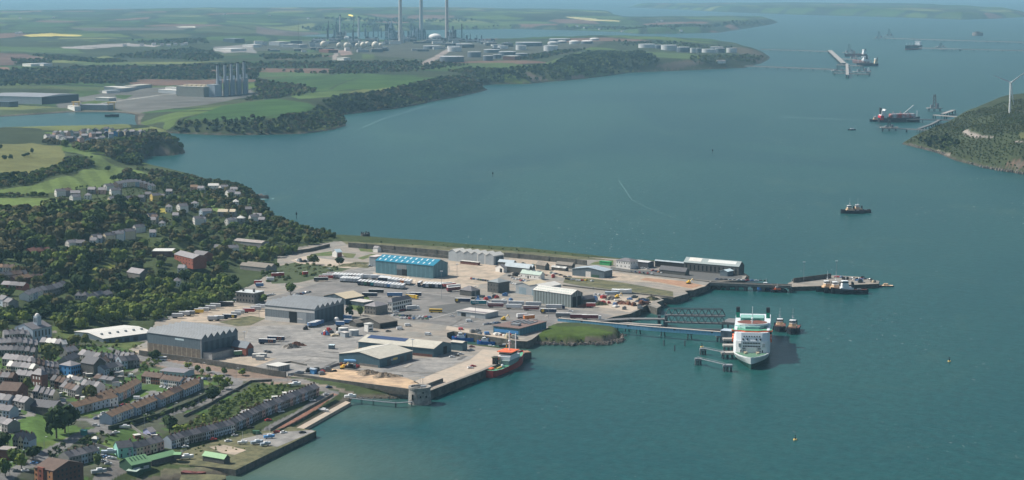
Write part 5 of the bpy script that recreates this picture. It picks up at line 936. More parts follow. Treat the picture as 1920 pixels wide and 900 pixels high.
for k, ((px, py), wd, ex, wl, rf, st) in enumerate(HS):
    x, y, z = T(px, py)
    zone = "at the edge of the golf course" if py < 372 and px < 330 else "below the golf course" if py < 392 and px < 300 else "in the lane at the wood's lower edge" if px < 265 and py > 430 else "near the wave-washed point" if px > 400 and py < 392 else "above the shore trees" if px > 400 else "on the grassy slope above the shore wood" if py < 430 else "among the trees inland of the dockyard"
    desc = "%s %s with %s" % (CN.get(wl.name, 'grey'), {'g': 'gable-fronted house', 'h': 'hipped-roof house', 'x': 'broad-fronted house'}[st], RN.get(rf.name, 'slate roof'))
    seen.setdefault((desc, zone), []).append(k); HS[k] = HS[k] + (desc, zone, x, y, z)
for k, ((px, py), wd, ex, wl, rf, st, desc, zone, x, y, z) in enumerate(HS):
    grp = sorted(seen[(desc, zone)], key=lambda q: HS[q][0][0]); i = grp.index(k)
    lab = "%s %s" % (desc, zone) if len(grp) == 1 else "%s %s, the %s rightwards" % (desc, zone, ordn(i))
    w_ = wd * y / FPX * 1.15 if wd < 12 else wd * y / FPX
    house(x, y, z, math.radians(-9 + 18 * hash2(k, 3.3) if st != 'g' else -58 + 18 * hash2(k, 1.1)), max(w_, 6.5), 8.5 if st != 'g' else 11, 4.8 + ex * .4, 7.4 + ex * .4, wl, rf, st, lab, name='detached_house', group='houses on the wooded hillside')
row((222, 353), (292, 357), 9, 8, 5.2, 8.0, [M_PINK, M_LBLUE, M_CREAM, M_WHITE], [M_LSLATE], 't', 'the terrace under the golf fairway', 'golf', 'terrace under the golf fairway', step=True)
# the colourful estate on the far headland
EC = [M_WHITE, M_LBLUE, M_PINK, M_CREAM, M_GREYR, M_DSLATE, M_BLUE, M_YEL]
est = [(82, 262, 12, 0), (94, 264, 10, 4), (103, 263, 12, 0), (98, 256, 12, 2), (112, 266, 14, 0), (118, 256, 10, 2), (128, 255, 10, 1), (125, 267, 12, 5), (134, 266, 10, 1), (138, 258, 10, 4), (146, 254, 10, 2), (152, 262, 12, 4),
       (160, 269, 18, 1), (160, 252, 10, 0), (166, 258, 10, 2), (175, 268, 14, 0), (172, 251, 11, 5), (180, 258, 10, 5), (186, 252, 9, 4), (187, 266, 10, 1), (195, 257, 10, 5), (194, 249, 9, 6), (203, 251, 8, 3), (204, 259, 9, 1), (211, 256, 9, 6),
       (217, 254, 8, 7), (223, 256, 9, 5), (230, 253, 9, 3), (236, 256, 9, 5), (243, 254, 9, 5), (250, 256, 9, 4), (258, 254, 8, 3), (264, 256, 9, 5), (270, 254, 8, 6), (276, 253, 8, 1), (108, 256, 8, 0), (152, 252, 8, 0), (145, 267, 8, 2)]
ec = {}
for k, (px, py, wd, ci) in enumerate(est): ec.setdefault(ci, []).append((px, k))
for k, (px, py, wd, ci) in enumerate(est):
    wl = EC[ci]; x, y, z = T(px, py); i = [q[1] for q in sorted(ec[ci])].index(k)
    house(x, y, z, math.radians(-10 + 25 * hash2(k, 7) - (45 if ci in (0, 2, 3, 7) else 0)), wd * y / FPX, 9, 7.0, 9.8, wl, [M_DSLATE, M_SLATE, M_LSLATE][k % 3], 'gx'[k % 2] + '', "%s house on the far headland, %s of that colour going rightwards" % (CN.get(wl.name, 'dark grey'), ordn(i)), name='headland_house', group='houses on the far headland')
row((112, 738), (142, 746), 4, 8, 4.8, 7.6, [M_GREYR, M_WHITE], [M_SLATE, M_DBTILE], 't', 'the grey row above the estate tree', 'pub', g3); row((150, 733), (182, 738), 4, 8, 4.4, 7.2, [M_WHITE, M_GREYR], [M_LSLATE, M_DSLATE], 't', 'the white row behind the estate', 'pub', g3); row((126, 672), (148, 668), 3, 8, 4.6, 7.6, [M_GREYR], [M_LSLATE], 't', 'the slate row below the grey gable shed', 'tree', g3)
row((-8, 720), (24, 722), 4, 8, 5, 7.8, [M_DBRICK, M_GREYR], [M_DBTILE, M_SLATE], 't', 'the brown row at the left edge', 'street', g3); row((8, 640), (66, 645), 6, 8, 5, 7.8, [M_GREYR, M_WHITE], [M_LSLATE, M_SLATE], 't', 'the row right under the church', 'church', g3); row((214, 676), (250, 680), 4, 7, 4.2, 6.8, [M_STONE, M_WHITE], [M_SLATE, M_LSLATE], 't', 'the slate row beyond the white-roofed warehouse', 'tree', g3)
SH = {}
for rg, n, where in (([(430, 800), (580, 738), (560, 730), (420, 788)], 26, 'behind the long sea-facing terrace'), ([(340, 832), (430, 800), (420, 792), (340, 822)], 12, 'behind the lower sea-facing terrace'), ([(0, 700), (130, 712), (230, 690), (240, 720), (130, 765), (0, 760)], 44, 'among the slate-roofed streets'), ([(250, 845), (310, 828), (290, 812), (240, 825)], 9, 'behind the mint-gabled terrace')):
    po = TW(rg); b0 = [min(q[0] for q in po), max(q[0] for q in po), min(q[1] for q in po), max(q[1] for q in po)]; k = 0; t_ = 0
    while k < n and t_ < 900:
        t_ += 1; x = R.uniform(b0[0], b0[1]); y = R.uniform(b0[2], b0[3])
        if not pip(np.array([x]), np.array([y]), po)[0]: continue
        t = empty('garden_shed', (x, y, hq(x, y)), R.uniform(-.5, .6), "small outbuilding %s, %s counted in no order" % (where, ordn(k)), 'shed', 'outbuildings in back gardens'); w_, d_ = R.uniform(2, 4.5), R.uniform(2, 4)
        t['label'] = where; SH.setdefault(where, []).append((proj(x, y, 0)[0], t)); MB().box(0, 0, -1.5, w_, d_, 2.1).build('wall', R.choice([M_WHITE, M_GREYR, M_LBLUE, M_DBRICK, M_STONE]), t); MB().box(-.15, -.15, 2.1, w_ + .15, d_ + .15, 2.3).build('roof', R.choice([M_WROOF, M_LSLATE, M_GREYR, M_SLATE, M_WROOF]), t); k += 1
for wh, L_ in SH.items():
    for k, (_, t) in enumerate(sorted(L_, key=lambda q: q[0])): t['label'] = "small outbuilding %s, %s going towards the dockyard" % (wh, ordn(k))
print('houses', NH)
# ------------------------------------------------------------ vehicles
CARC = {'white': (.70, .71, .71), 'silver': (.42, .44, .46), 'black': (.025, .025, .03), 'dark blue': (.03, .06, .15), 'red': (.38, .03, .03), 'grey': (.16, .17, .18), 'blue': (.07, .18, .38), 'green': (.05, .16, .08), 'yellow': (.75, .48, .05), 'maroon': (.16, .02, .035), 'navy': (.02, .035, .085), 'teal': (.01, .22, .26), 'orange': (.65, .2, .04)}
def cm(c): return mat('paint_' + c.replace(' ', '_'), CARC[c], .35, .04, .5, spec=.5)
M_TYRE = mat('tyre_rubber', (.02, .02, .02), .9)
def vproto(kind, c):
    k = (kind, c)
    if k in PC: return PC[k]
    b = MB(); g = MB(); L = []
    if kind == 'car':
        l, wd = 4.4, 1.8
        extr(b, [(0, .25), (l, .25), (l, .75), (3.4, .95), (.35, .98), (0, .8)], 'y', 0, wd); extr(b, [(.75, .9), (3.0, .9), (2.4, 1.44), (1.1, 1.44)], 'y', .12, wd - .12)
        extr(g, [(.62, .93), (3.15, .93), (2.5, 1.38), (1.0, 1.38)], 'y', .08, wd - .08)
    elif kind == 'van':
        l, wd = 5.4, 2.0
        extr(b, [(0, .3), (l, .3), (l, 1.0), (4.7, 1.25), (4.1, 2.2), (0, 2.25)], 'y', 0, wd); extr(g, [(4.0, 1.3), (4.66, 1.3), (4.2, 2.05), (3.9, 2.05)], 'y', -.03, wd + .03)
    elif kind == 'bus':
        l, wd = 11, 2.5
        b.box(0, 0, .5, l, wd, 3.1); g.box(.3, -.04, 1.6, l + .04, wd + .04, 2.5)
    elif kind == 'cabin':
        l, wd = 2.4, 2.5
        extr(b, [(0, .7), (l, .7), (l, 2.0), (2.1, 3.3), (0, 3.5)], 'y', 0, wd); g.add([(2.42, .15, 2.0), (2.42, wd - .15, 2.0), (2.16, wd - .15, 3.1), (2.16, .15, 3.1)], [(0, 1, 2, 3)])
    w = MB(); r = .33 if kind in ('car', 'van') else .48
    for x in (l * .2, l * .8): w.rod((x, -.02, r), (x, wd + .02, r), r, 8)
    PC[k] = [('body', b.mesh('body', cm(c))), ('windows', g.mesh('windows', M_GLASS)), ('wheels', w.mesh('wheels', M_TYRE))], l, wd
    return PC[k]
VN = [0]
def veh(kind, c, px, py, ang, label, group=None, terr=None, name=None, z=None):
    if terr or (terr is None and py > 0 and not pip(np.array([P(px, py, Z0)[0]]), np.array([P(px, py, Z0)[1]]), DOCKW)[0]) and z is None: x, y, zz = T(px, py)
    else: zz = Z0 + .16 if z is None else z; x, y = P(px, py, zz)
    if onyard(px, py): zz = ZY + .06; x, y = P(px, py, zz)
    parts, l, wd = vproto(kind, c); a = math.radians(ang)
    r = empty(name or {'car': 'parked_car', 'van': 'parked_van', 'bus': 'coach', 'cabin': 'lorry_cab'}[kind], (x - math.cos(a) * l / 2 + math.sin(a) * wd / 2, y - math.sin(a) * l / 2 - math.cos(a) * wd / 2, zz + .03), a, label, {'cabin': 'lorry'}.get(kind, kind), group)
    for nm, me in parts[:2]: new_obj(nm, me, r)
    if kind != 'car': new_obj('wheels' if 0 else 'wheel_set', parts[2][1], r)
    VN[0] += 1
    return r
CC = ['silver', 'white', 'black', 'red', 'dark blue', 'white', 'grey', 'silver', 'blue', 'black', 'white', 'green']
def carrow(A, B, n, ang, where, end, group, jit=0, cols=None, seed=0, kind='car', z=None):
    cnt = {}
    for k in range(n):
        f = k / max(n - 1, 1); c = (cols or CC)[(k * 5 + seed) % len(cols or CC)] if cols is None else cols[k % len(cols)]
        px = A[0] + (B[0] - A[0]) * f; py = A[1] + (B[1] - A[1]) * f + (hash2(k, seed) - .5) * jit
        veh(kind, c, px, py, ang + (hash2(k, seed, 4) - .5) * 12, "%s %s, %s from %s %s" % (c, kind, ordn(k), end, where), group, z=z)
gA = 'cars parked in the dockyard'; gB = 'cars parked in the town streets'
carrow((738, 591), (806, 595), 12, 70, 'in the car park by the white office', 'the left of the front row', gA, 2, seed=1); carrow((752, 597), (800, 599), 7, 75, 'in the car park by the white office', 'the left of the lower row', gA, 1.5, seed=5)
carrow((1184, 510), (1222, 514), 6, 80, 'at the kerb near the white building', 'the white building', gA, cols=['grey', 'dark blue', 'red', 'black', 'red', 'white'])
carrow((884, 523), (915, 527.5), 8, 80, 'on the pale gravel behind the hip-roofed barracks', 'the teal warehouse', gA, seed=3)
carrow((956, 520), (992, 528), 9, 40, 'in the junk yard by the cottages', 'the left in the upper line', gA, 5, seed=2); carrow((955, 530), (968, 534), 4, 60, 'at the foot of the junk yard', 'the barracks', gA, 3, seed=7)
carrow((1062, 524), (1092, 527), 7, 75, 'behind the grassy pier', 'the left', gA, 2, seed=9); veh('car', 'yellow', 1099, 526, 60, "bright yellow car at the edge of the grassy pier", gA); veh('car', 'white', 1110, 527.5, 60, "white car just past the yellow one", gA)
carrow((1116, 552.5), (1137, 555), 4, 60, 'behind the ribbed shed', 'the shed', gA, cols=['white'], z=Z0 + .1)
carrow((1345, 524.5), (1435, 527.5), 12, 5, 'along the stone viaduct', 'the shore', gA, seed=4, z=6.4)
carrow((1488, 527), (1545, 523), 4, 10, 'under the dark pier wall', 'the shore', gA, seed=6, z=4.1); carrow((1578, 521), (1632, 524), 6, 40, 'on the pier head', 'the lamp', gA, 2, seed=8, z=4.1)
carrow((1035, 513), (1068, 520), 5, 20, 'beside the junk yard track', 'the cottages', gA, 3, seed=11); carrow((848, 670), (864, 665), 3, 10, 'beside the small quay shed', 'the warehouse', gA, cols=['white', 'black', 'silver'])
veh('car', 'white', 882, 690.5, 20, "white car on the pale quay edge near the red ship", gA); veh('car', 'red', 887, 687.5, 20, "red car on the pale quay edge near the red ship", gA)
veh('van', 'white', 880, 603.5, 10, "white van in front of the low customs shed", gA); veh('car', 'silver', 847, 594, 150, "silver car beside the customs shed's dark bay", gA)
carrow((910, 609), (934, 606), 5, 30, 'behind the brown-roofed terminal', 'the van', gA, cols=['silver', 'dark blue', 'white', 'blue', 'dark blue']); veh('car', 'white', 1070, 584.5, -20, "white pick-up alone on the asphalt by the maroon trailers", gA)
veh('car', 'white', 743, 585.5, 10, "white car at the corner of the white office", gA); veh('car', 'red', 754, 582.5, 30, "red car in front of the white office", gA); veh('car', 'maroon', 758, 581.5, 30, "dark red car in front of the white office", gA)
veh('van', 'white', 750, 618, 15, "white van nearer the solar-roofed warehouse", gA); veh('van', 'white', 765, 611.5, 15, "white van further from the solar-roofed warehouse", gA); veh('car', 'black', 728, 622, 20, "black car behind the solar-roofed warehouse", gA)
veh('van', 'white', 803, 628.5, -20, "white tank van on the slip beside the basin", gA); veh('car', 'maroon', 885, 651, 0, "dark red car at the head of the pale quay", gA); veh('car', 'silver', 884, 657, 10, "silver car by the small quay shed", gA)
veh('van', 'white', 266, 632, 5, "white van behind the white-roofed warehouse", gA); carrow((497, 659.5), (506, 661), 4, 80, 'on the grey yard by the brick store', 'the brick store', gA, cols=['silver', 'black', 'grey', 'black'])
carrow((1195, 502.5), (1216, 505), 3, 10, 'beside the white building', 'the building', gA, cols=['silver', 'white', 'silver']); carrow((1225, 508), (1243, 512), 4, 15, 'before the wide dark roof', 'the open store', gA, cols=['red', 'dark blue', 'orange', 'white'])
carrow((553, 554), (580, 548), 6, 60, 'behind the white-banded hangar', 'the left', gA, seed=5); carrow((694, 499), (700, 500), 1, 0, 'at the corner of the teal warehouse', 'the left', gA, cols=['white'])
carrow((498, 556), (512, 553), 4, 30, 'beside the stone barracks', 'the barracks', gA, seed=2); carrow((944, 489), (1000, 497), 4, 10, 'by the blue-roofed workshops', 'the left', gA, 1, seed=8)
veh('car', 'black', 443, 734.5, 35, "black car leading on the bypass bend", gB, terr=True, name='moving_car'); veh('car', 'black', 427, 741.5, 35, "black car following on the bypass bend", gB, terr=True, name='moving_car')
carrow((374, 711), (392, 712), 4, 80, 'on the drive inside the bypass bend', 'the left', gB, cols=['red', 'white', 'dark blue', 'grey']); carrow((401, 709), (408, 706), 2, 40, 'in the second drive inside the bypass bend', 'the left', gB, cols=['white', 'white'])
veh('bus', 'white', 299, 676, -10, "white minibus parked by the dock wall", gB, terr=True)
carrow((290, 744), (303, 740), 2, 25, 'in the estate parking bay', 'the lawn', gB, cols=['blue', 'silver']); veh('car', 'blue', 319, 735, 5, "blue car at the top of the estate road", gB, terr=True); carrow((304, 727), (332, 731), 5, 60, 'before the white estate terrace', 'the left', gB, 2, cols=['white', 'silver', 'white', 'red', 'grey'])
veh('van', 'white', 258, 749, 10, "white van alone in the estate road bay", gB, terr=True); veh('car', 'red', 233, 760, 25, "red car on the estate road", gB, terr=True); veh('car', 'blue', 227, 763, 25, "blue car behind the red one on the estate road", gB, terr=True)
veh('van', 'white', 246, 707, 25, "white van on the lane under the hedge", gB, terr=True); veh('car', 'silver', 195, 776, 20, "silver car at the estate road junction", gB, terr=True); veh('car', 'white', 191, 782, 30, "white car parked above the road bend", gB, terr=True); veh('car', 'dark blue', 182, 786, 30, "dark blue car parked above the road bend", gB, terr=True)
veh('car', 'silver', 180, 799, -20, "silver and blue car turning at the junction", gB, terr=True); veh('car', 'black', 212, 817, 25, "dark car under the white one by the cottage gardens", gB, terr=True); veh('car', 'white', 218, 812, 20, "white car by the cottage gardens", gB, terr=True)
veh('car', 'white', 47, 884, 15, "white car driving on the street by the brick flats", gB, terr=True, name='moving_car'); veh('car', 'blue', 64, 870, 15, "blue car on the street above the brick flats", gB, terr=True, name='moving_car'); veh('car', 'grey', 31, 884, 15, "grey car in tree shadow left of the white one", gB, terr=True)
veh('bus', 'white', 22, 777, 15, "white coach at the street corner left of the lawn", gB, terr=True); veh('van', 'white', 25, 793, 0, "white caravan in the yard left of the lawn", gB, terr=True, name='caravan')
carrow((194, 858), (212, 860), 4, 20, 'in the upper line behind the green boat shed', 'the flats', gB, 3, cols=['silver', 'blue', 'white', 'silver']); carrow((194, 867), (203, 870), 3, 20, 'in the lower line behind the green boat shed', 'the flats', gB, 2, cols=['white', 'black', 'silver'])
carrow((36, 713), (58, 712), 2, 10, 'behind the slate terraces', 'the left', gB, cols=['white', 'red']); carrow((105, 757), (118, 762), 2, 30, 'by the stone hall', 'the hall', gB, cols=['blue', 'white'])
for px, py, c, l in ((586, 752, 'white', "white car highest on the sea-front street"), (527, 773, 'white', "white car halfway along the sea-front street"), (503, 789, 'red', "red car tight against the sea-facing terrace"), (440, 818, 'silver', "silver car at the foot of the sea-front street"), (400, 825, 'red', "red car by the wall below the terrace"),
                     (428, 828, 'white', "white car inside the boatyard fence"), (347, 839, 'white', "white car near the green sheds"), (519, 811, 'red', "red car on the boatyard quay"), (532, 812, 'white', "white car next to the red one on the boatyard quay"), (567, 812, 'black', "black car near the boatyard quay corner"),
                     (553, 716, 'black', "black car outside the dock gate"), (617, 727, 'dark blue', "dark blue car below the dock wall"), (612, 741, 'silver', "silver car at the top of the beach ramp"), (470, 803, 'black', "dark car tight against the lower terrace")):
    veh('car', c, px, py, 28, l, gB)
veh('van', 'green', 482, 814, 5, "green van on the boatyard quay", gB)
veh('bus', 'yellow', 817, 586, -8, "yellow and orange coach alone on the asphalt", None)
# trailers
def tproto(c, l, end=False):
    k = ('tr', c, l)
    if k in PC: return PC[k]
    bx = MB().box(0, 0, 1.15, l, 2.55, 3.95).mesh('container_box', cm(c)); rf = MB().box(.05, .05, 3.95, l - .05, 2.5, 4.0).mesh('roof', mat('trailer_roof', (.62, .63, .63), .5, .08, .5))
    ch = MB().box(.3, .6, .85, l - .3, 1.95, 1.13).mesh('chassis', M_BLK); w = MB()
    for x in (1.2, 2.5, 3.8): w.rod((x, .1, .5), (x, 2.45, .5), .5, 8)
    PC[k] = (bx, rf, ch, w.mesh('wheel_set', M_TYRE)); return PC[k]
def trailer(c, px, py, ang, label, group='trailers and lorries in the dockyard', cab=None, l=13.4, emblem=None, z=Z0 + .16, text=None, stripe=None):
    x, y = P(px, py, z); a = math.radians(ang); bx, rf, ch, w = tproto(c, l)
    r = empty('lorry_trailer', (x - math.cos(a) * l / 2, y - math.sin(a) * l / 2, z), a, label, 'trailer', group)
    bo = new_obj('container_box', bx, r); new_obj('roof', rf, bo); new_obj('chassis', ch, r); new_obj('wheel_set', w, r)
    if cab:
        parts, _, _ = vproto('cabin', cab); c_ = empty('cab', (l + .4, 0, 0)); c_.parent = r
        for nm, me in parts[:2]: new_obj(nm, me, c_)
    if emblem:
        e = MB(); rr = 1.25; n = 16
        e.add([(emblem[1] * l + rr * math.cos(2 * math.pi * i / n), -.06, 2.55 + rr * math.sin(2 * math.pi * i / n)) for i in range(n)], [tuple(range(n))]); e.build('emblem', mat('emblem_' + emblem[0], CARC[emblem[0]], .5), bo)
    if text:
        cu = bpy.data.curves.new('lettering', 'FONT'); cu.body = text[0]; cu.size = text[1]; cu.extrude = .02; o = new_obj('lettering', cu, bo, (text[2], -.09, text[3])); o.rotation_euler = (math.pi / 2, 0, 0); cu.materials.append(mat('lettering_' + text[4], CARC[text[4]], .5)); bpy.context.view_layer.update(); me = bpy.data.meshes.new_from_object(o.evaluated_get(bpy.context.evaluated_depsgraph_get())); bpy.data.objects.remove(o); o = new_obj('lettering', me, bo, (text[2], -.09, text[3])); o.rotation_euler = (math.pi / 2, 0, 0)
    if stripe: MB().box(.4, -.05, stripe[1], l - .4, -.0, stripe[2]).build('stripe', cm(stripe[0]), bo)
    return r
T1 = ['silver', 'silver', 'white', 'silver', 'white', 'black', 'maroon', 'silver', 'white']
for k in range(9): trailer(T1[k], 630 + 6.2 * k, 520.5 + .25 * k, 82, "%s trailer seen end-on, %s from the left of the rear line" % (T1[k], ordn(k)))
T3 = ['navy', 'grey', 'green', 'black', 'teal', 'silver', 'silver', 'silver', 'silver', 'blue', 'white', 'silver', 'white', 'silver']
for k in range(14): trailer(T3[k], 678 + 6.15 * k, 533 + .62 * k, 82, "%s trailer seen end-on, %s from the left of the front line" % (T3[k], ordn(k)))
for k in range(6): trailer(['white', 'white', 'silver', 'silver', 'silver', 'silver'][k], 645 + 6 * k, 527 + .35 * k, 82, "pale trailer, %s from the left behind the beige shed roof" % ordn(k))
for k in range(4): trailer(['navy', 'black', 'navy', 'black'][k], 716 + 5 * k, 526.5 + .3 * k, 82, "dark trailer, %s from the left of four below the teal warehouse" % ordn(k))
for k, x in enumerate((734, 740, 746, 753, 759, 765, 771)): trailer(['silver', 'silver', 'white', 'silver', 'orange', 'silver', 'white'][k], x, 529 + .7 * k, 82, "trailer, %s from the left beside the pale sheeted heap" % ordn(k))
trailer('navy', 790, 536, 82, "navy trailer alone between the two end-on lines")
for k in range(6): trailer(['navy', 'silver', 'black', 'navy', 'silver', 'navy'][k], 800 + 6 * k, 538 + .25 * k, 80, "trailer, %s from the left of the line nearest the tall lamp mast" % ordn(k))
for k, (x, y, c) in enumerate(((836, 538, 'teal'), (843, 539.5, 'red'), (852, 542, 'white'), (852, 546.5, 'maroon'))): trailer(c, x, y, 32, "%s trailer parked slantwise by the ruined store" % c)
trailer('white', 694, 523, -4, "long white trailer parked broadside before the teal warehouse", cab=None); trailer('white', 709, 524, -4, "second white broadside trailer before the teal warehouse")
for k, (x, y, c) in enumerate(((618, 521, 'white'), (611, 524, 'red'), (602, 528, 'black'), (626, 518.5, 'maroon'))): trailer(c, x, y, 5, "%s trailer broadside at the scrub edge" % c)
trailer('navy', 867, 568, -7, "navy trailer with yellow emblem left of the teal one", emblem=('yellow', .14)); trailer('teal', 897, 572, -7, "teal trailer with white lettering and a white cab", cab='white', text=('Glendy', 2.0, 1.4, 1.9, 'white'))
trailer('silver', 936, 571.5, -7, "silver trailer behind the left maroon one"); trailer('maroon', 929, 577, -7, "dark maroon trailer next to the teal one", stripe=('white', 2.7, 2.85))
trailer('silver', 968, 573.5, -7, "silver trailer behind the white one"); trailer('white', 963, 579.5, -7, "white trailer between the two maroon ones", cab=None); trailer('silver', 1000, 575, -7, "silver trailer behind the bright maroon one")
trailer('maroon', 996, 582.5, -7, "bright maroon trailer with a white line along its side", stripe=('white', 2.6, 2.8)); trailer('silver', 1038, 580, -7, "silver trailer behind the right navy one", cab='navy'); trailer('navy', 1028, 588, -7, "navy trailer with yellow emblem by the lamp mast", emblem=('yellow', .16))
trailer('grey', 1057, 596, -5, "grey-blue trailer at the root of the ferry walkway"); trailer('maroon', 1084, 598.5, -5, "maroon trailer at the root of the ferry walkway"); trailer('maroon', 1106, 599.5, -5, "maroon trailer nearest the ferry bridge", cab='white'); trailer('red', 1108, 577, 0, "red skip trailer below the scrap quay", l=8)
trailer('navy', 500.5, 645.5, -8, "navy trailer with orange emblem, the nearer of two alone on the yard", text=('DT', 3.0, 7.6, 1.5, 'orange')); trailer('navy', 517, 640.5, -8, "navy trailer with orange emblem, the farther of two alone on the yard", text=('DT', 3.0, 7.6, 1.5, 'orange'))
trailer('black', 705, 551, -4, "dark trailer with pale roof behind the white office"); trailer('navy', 693, 557.5, -8, "blue trailer beside the dark gable end"); trailer('blue', 740, 557, -2, "blue and white trailer behind the white office"); trailer('navy', 776, 557, -2, "navy trailer right of the white office"); trailer('yellow', 769, 560.5, -30, "yellow lorry trailer right of the white office", l=9, cab='yellow')
trailer('silver', 772, 582, 25, "silver tank trailer in front of the car park", l=9, cab='white')
gY = 'tipping trailers in the gravel yard'
for k, (x, y, c, a, l) in enumerate(((332, 597, 'silver', -5, 9), (345, 593, 'silver', -5, 9), (356, 592, 'grey', -5, 8), (372, 588.5, 'yellow', -10, 8), (381, 586, 'silver', -10, 9), (394, 582, 'silver', -12, 9), (403, 578, 'silver', -12, 9),
                                  (398, 602, 'silver', -5, 8), (410, 601, 'silver', -5, 8), (430, 598.5, 'navy', -8, 12), (442, 594, 'silver', -5, 8), (449, 590.5, 'silver', -5, 8), (466, 587, 'red', -5, 10), (479, 583.5, 'silver', -8, 9), (492, 580, 'white', -6, 12), (424, 574.5, 'black', -6, 12))):
    trailer(c, x, y, a, "%s tipping trailer in the gravel yard, %s counted from the tree belt side" % (c, ordn(k)), gY, l=l, emblem=('yellow', .75) if c == 'navy' else None)
for k, (x, y) in enumerate(((586, 614), (590, 612.5), (595, 611), (600, 609.5), (637, 612), (651, 600), (652, 608))): trailer('blue', x, y, 25 if k < 4 else -8, "blue open container by the dark hangar wall, %s from the forklift" % ordn(k), 'blue containers by the hangar', l=7)
for k, (x, y, c) in enumerate(((516, 520, 'red'), (526, 519, 'red'), (484, 534, 'red'), (487, 539, 'blue'), (507, 528, 'white'))): trailer(c, x, y, 10, "%s lorry body at the foot of the scrub bank, %s from the club building" % (c, ordn(k)), l=7)
for k, (x, y, l, c) in enumerate(((980, 597, 9, 'white'), (993, 600, 9, 'orange'), (573, 517, 5, 'red'), (447, 668, 6, 'green'))): trailer(c, x, y, 20, ("%s box trailer near the terminal roof" if k < 2 else "%s box trailer standing by itself at the yard edge") % c, l=l)
for k, (x, y) in enumerate(((481, 671), (488, 675), (492, 670))):
    xx, yy = P(x, y, Z0); t = empty('office_cabin', (xx, yy, Z0 + .1), -.15, "small grey cabin, %s of three grouped behind the brick store" % ORD[k], 'cabin', 'three grey site cabins'); MB().box(-3, -1.6, 0, 3, 1.6, 2.8).build('wall', M_LGREY, t); MB().box(-3.1, -1.7, 2.8, 3.1, 1.7, 3.0).build('roof', M_WROOF, t)
xx, yy = P(622, 654, Z0); t = empty('site_hut', (xx, yy, Z0), -.2, "tiny blue-grey hut on the rough strip near the cream-roofed warehouses", 'hut'); MB().box(-2, -2, 0, 2, 2, 3).build('wall', M_BLUEG, t); MB().box(-2.2, -2.2, 3, 2.2, 2.2, 3.2).build('roof', M_SKYL, t)
# road tanker beside the warehouse gable
x, y = P(657, 683.5, Z0); t = empty('road_tanker', (x, y, Z0 + .15), -.12, "blue tank on a cream trailer in front of the quay warehouse", 'tanker'); MB().rod((-4.6, 0, 2.5), (4.6, 0, 2.5), 1.25, 14).build('tank', mat('sky_blue_tank', (.18, .38, .62), .4), t); MB().box(-5, -1.2, .9, 5.6, 1.2, 1.3).build('chassis', M_BEIGE, t)
w = MB(); [w.rod((q, -1.2, .5), (q, 1.2, .5), .5, 8) for q in (-4, -2.8, 4.4)]; w.build('wheel_set', M_TYRE, t)
def digger(px, py, label, c='yellow', ang=0.3, z=Z0):
    x, y = P(px, py, z); t = empty('digger', (x, y, z + .1), ang, label, 'digger'); MB().box(-1.6, -1.3, .9, 1.6, 1.3, 2.2).box(-.2, -1.2, 2.2, 1.2, 1.2, 3.2).build('body', cm(c), t); MB().box(-2, -1.5, 0, 2, -.9, .9).box(-2, .9, 0, 2, 1.5, .9).build('tracks', M_BLK, t)
    MB().rod((1.4, 0, 2), (4, 0, 4.6), .25).rod((4, 0, 4.6), (5.6, 0, 1.6), .2).build('arm', cm(c), t)
digger(643, 692, "small yellow digger on the sandy bank by the quay warehouse"); digger(944, 601, "yellow digger near the brown-roofed terminal"); digger(573, 618, "dark forklift beside the blue containers", 'black'); digger(1157, 559, "bright yellow machine on the pale quay by the upturned boats"); digger(1291, 532, "yellow machine on the rusty ground at the quay end")
x, y = P(631, 605, Z0); t = empty('white_tank', (x, y, Z0), 0, "white ball-shaped tank end beside the dark hangar wall", 'tank'); MB().ball(0, 0, 2.4, 2.3).build('tank_shell', M_WHITE, t)
# heaps
def heap(name, label, px, py, rx, ry, h, m, z=Z0, seed=1, cat='heap'):
    x, y = P(px, py, z); n = 28; k = 7; V = []; Fc = []
    for j in range(k + 1):
        f = j / k
        for i in range(n):
            a = 2 * math.pi * i / n; q = 1 + .25 * math.sin(3 * a + seed) + .15 * math.sin(7 * a + 2 * seed); rr = (1 - f) * q
            V.append((rx * rr * math.cos(a), ry * rr * math.sin(a), h * (1 - (1 - f) ** 1.6) * (1 + .35 * math.sin(5 * a + 3 * f * 6 + seed)) if j else -.1))
    for j in range(k):
        for i in range(n): Fc.append((j * n + i, j * n + (i + 1) % n, (j + 1) * n + (i + 1) % n, (j + 1) * n + i))
    return tag(new_obj(name, mesh_of(name, V, Fc, m), None, (x, y, z)), label, cat)
heap('sand_heap', "low brown heap of sand, the left of two behind the quay warehouse gable", 690, 701, 9, 7, 2.6, mat('brown_earth', (.24, .19, .14), .95, .3, .6)); heap('sand_heap', "low brown heap of sand, the right of two nearer the round tower", 722, 706, 10, 7, 2.4, mat('brown_earth', (.24, .19, .14)), seed=2)
heap('pale_heap', "pale sheeted heap between the teal warehouse and the trailers", 757, 525, 12, 14, 2.6, mat('pale_heap', (.62, .52, .40), .9, .1, .5), seed=3); heap('rubble_heap', "dark rubble heap on the ground before the teal warehouse annex", 668, 497, 16, 20, 1.6, M_DRY, seed=4)
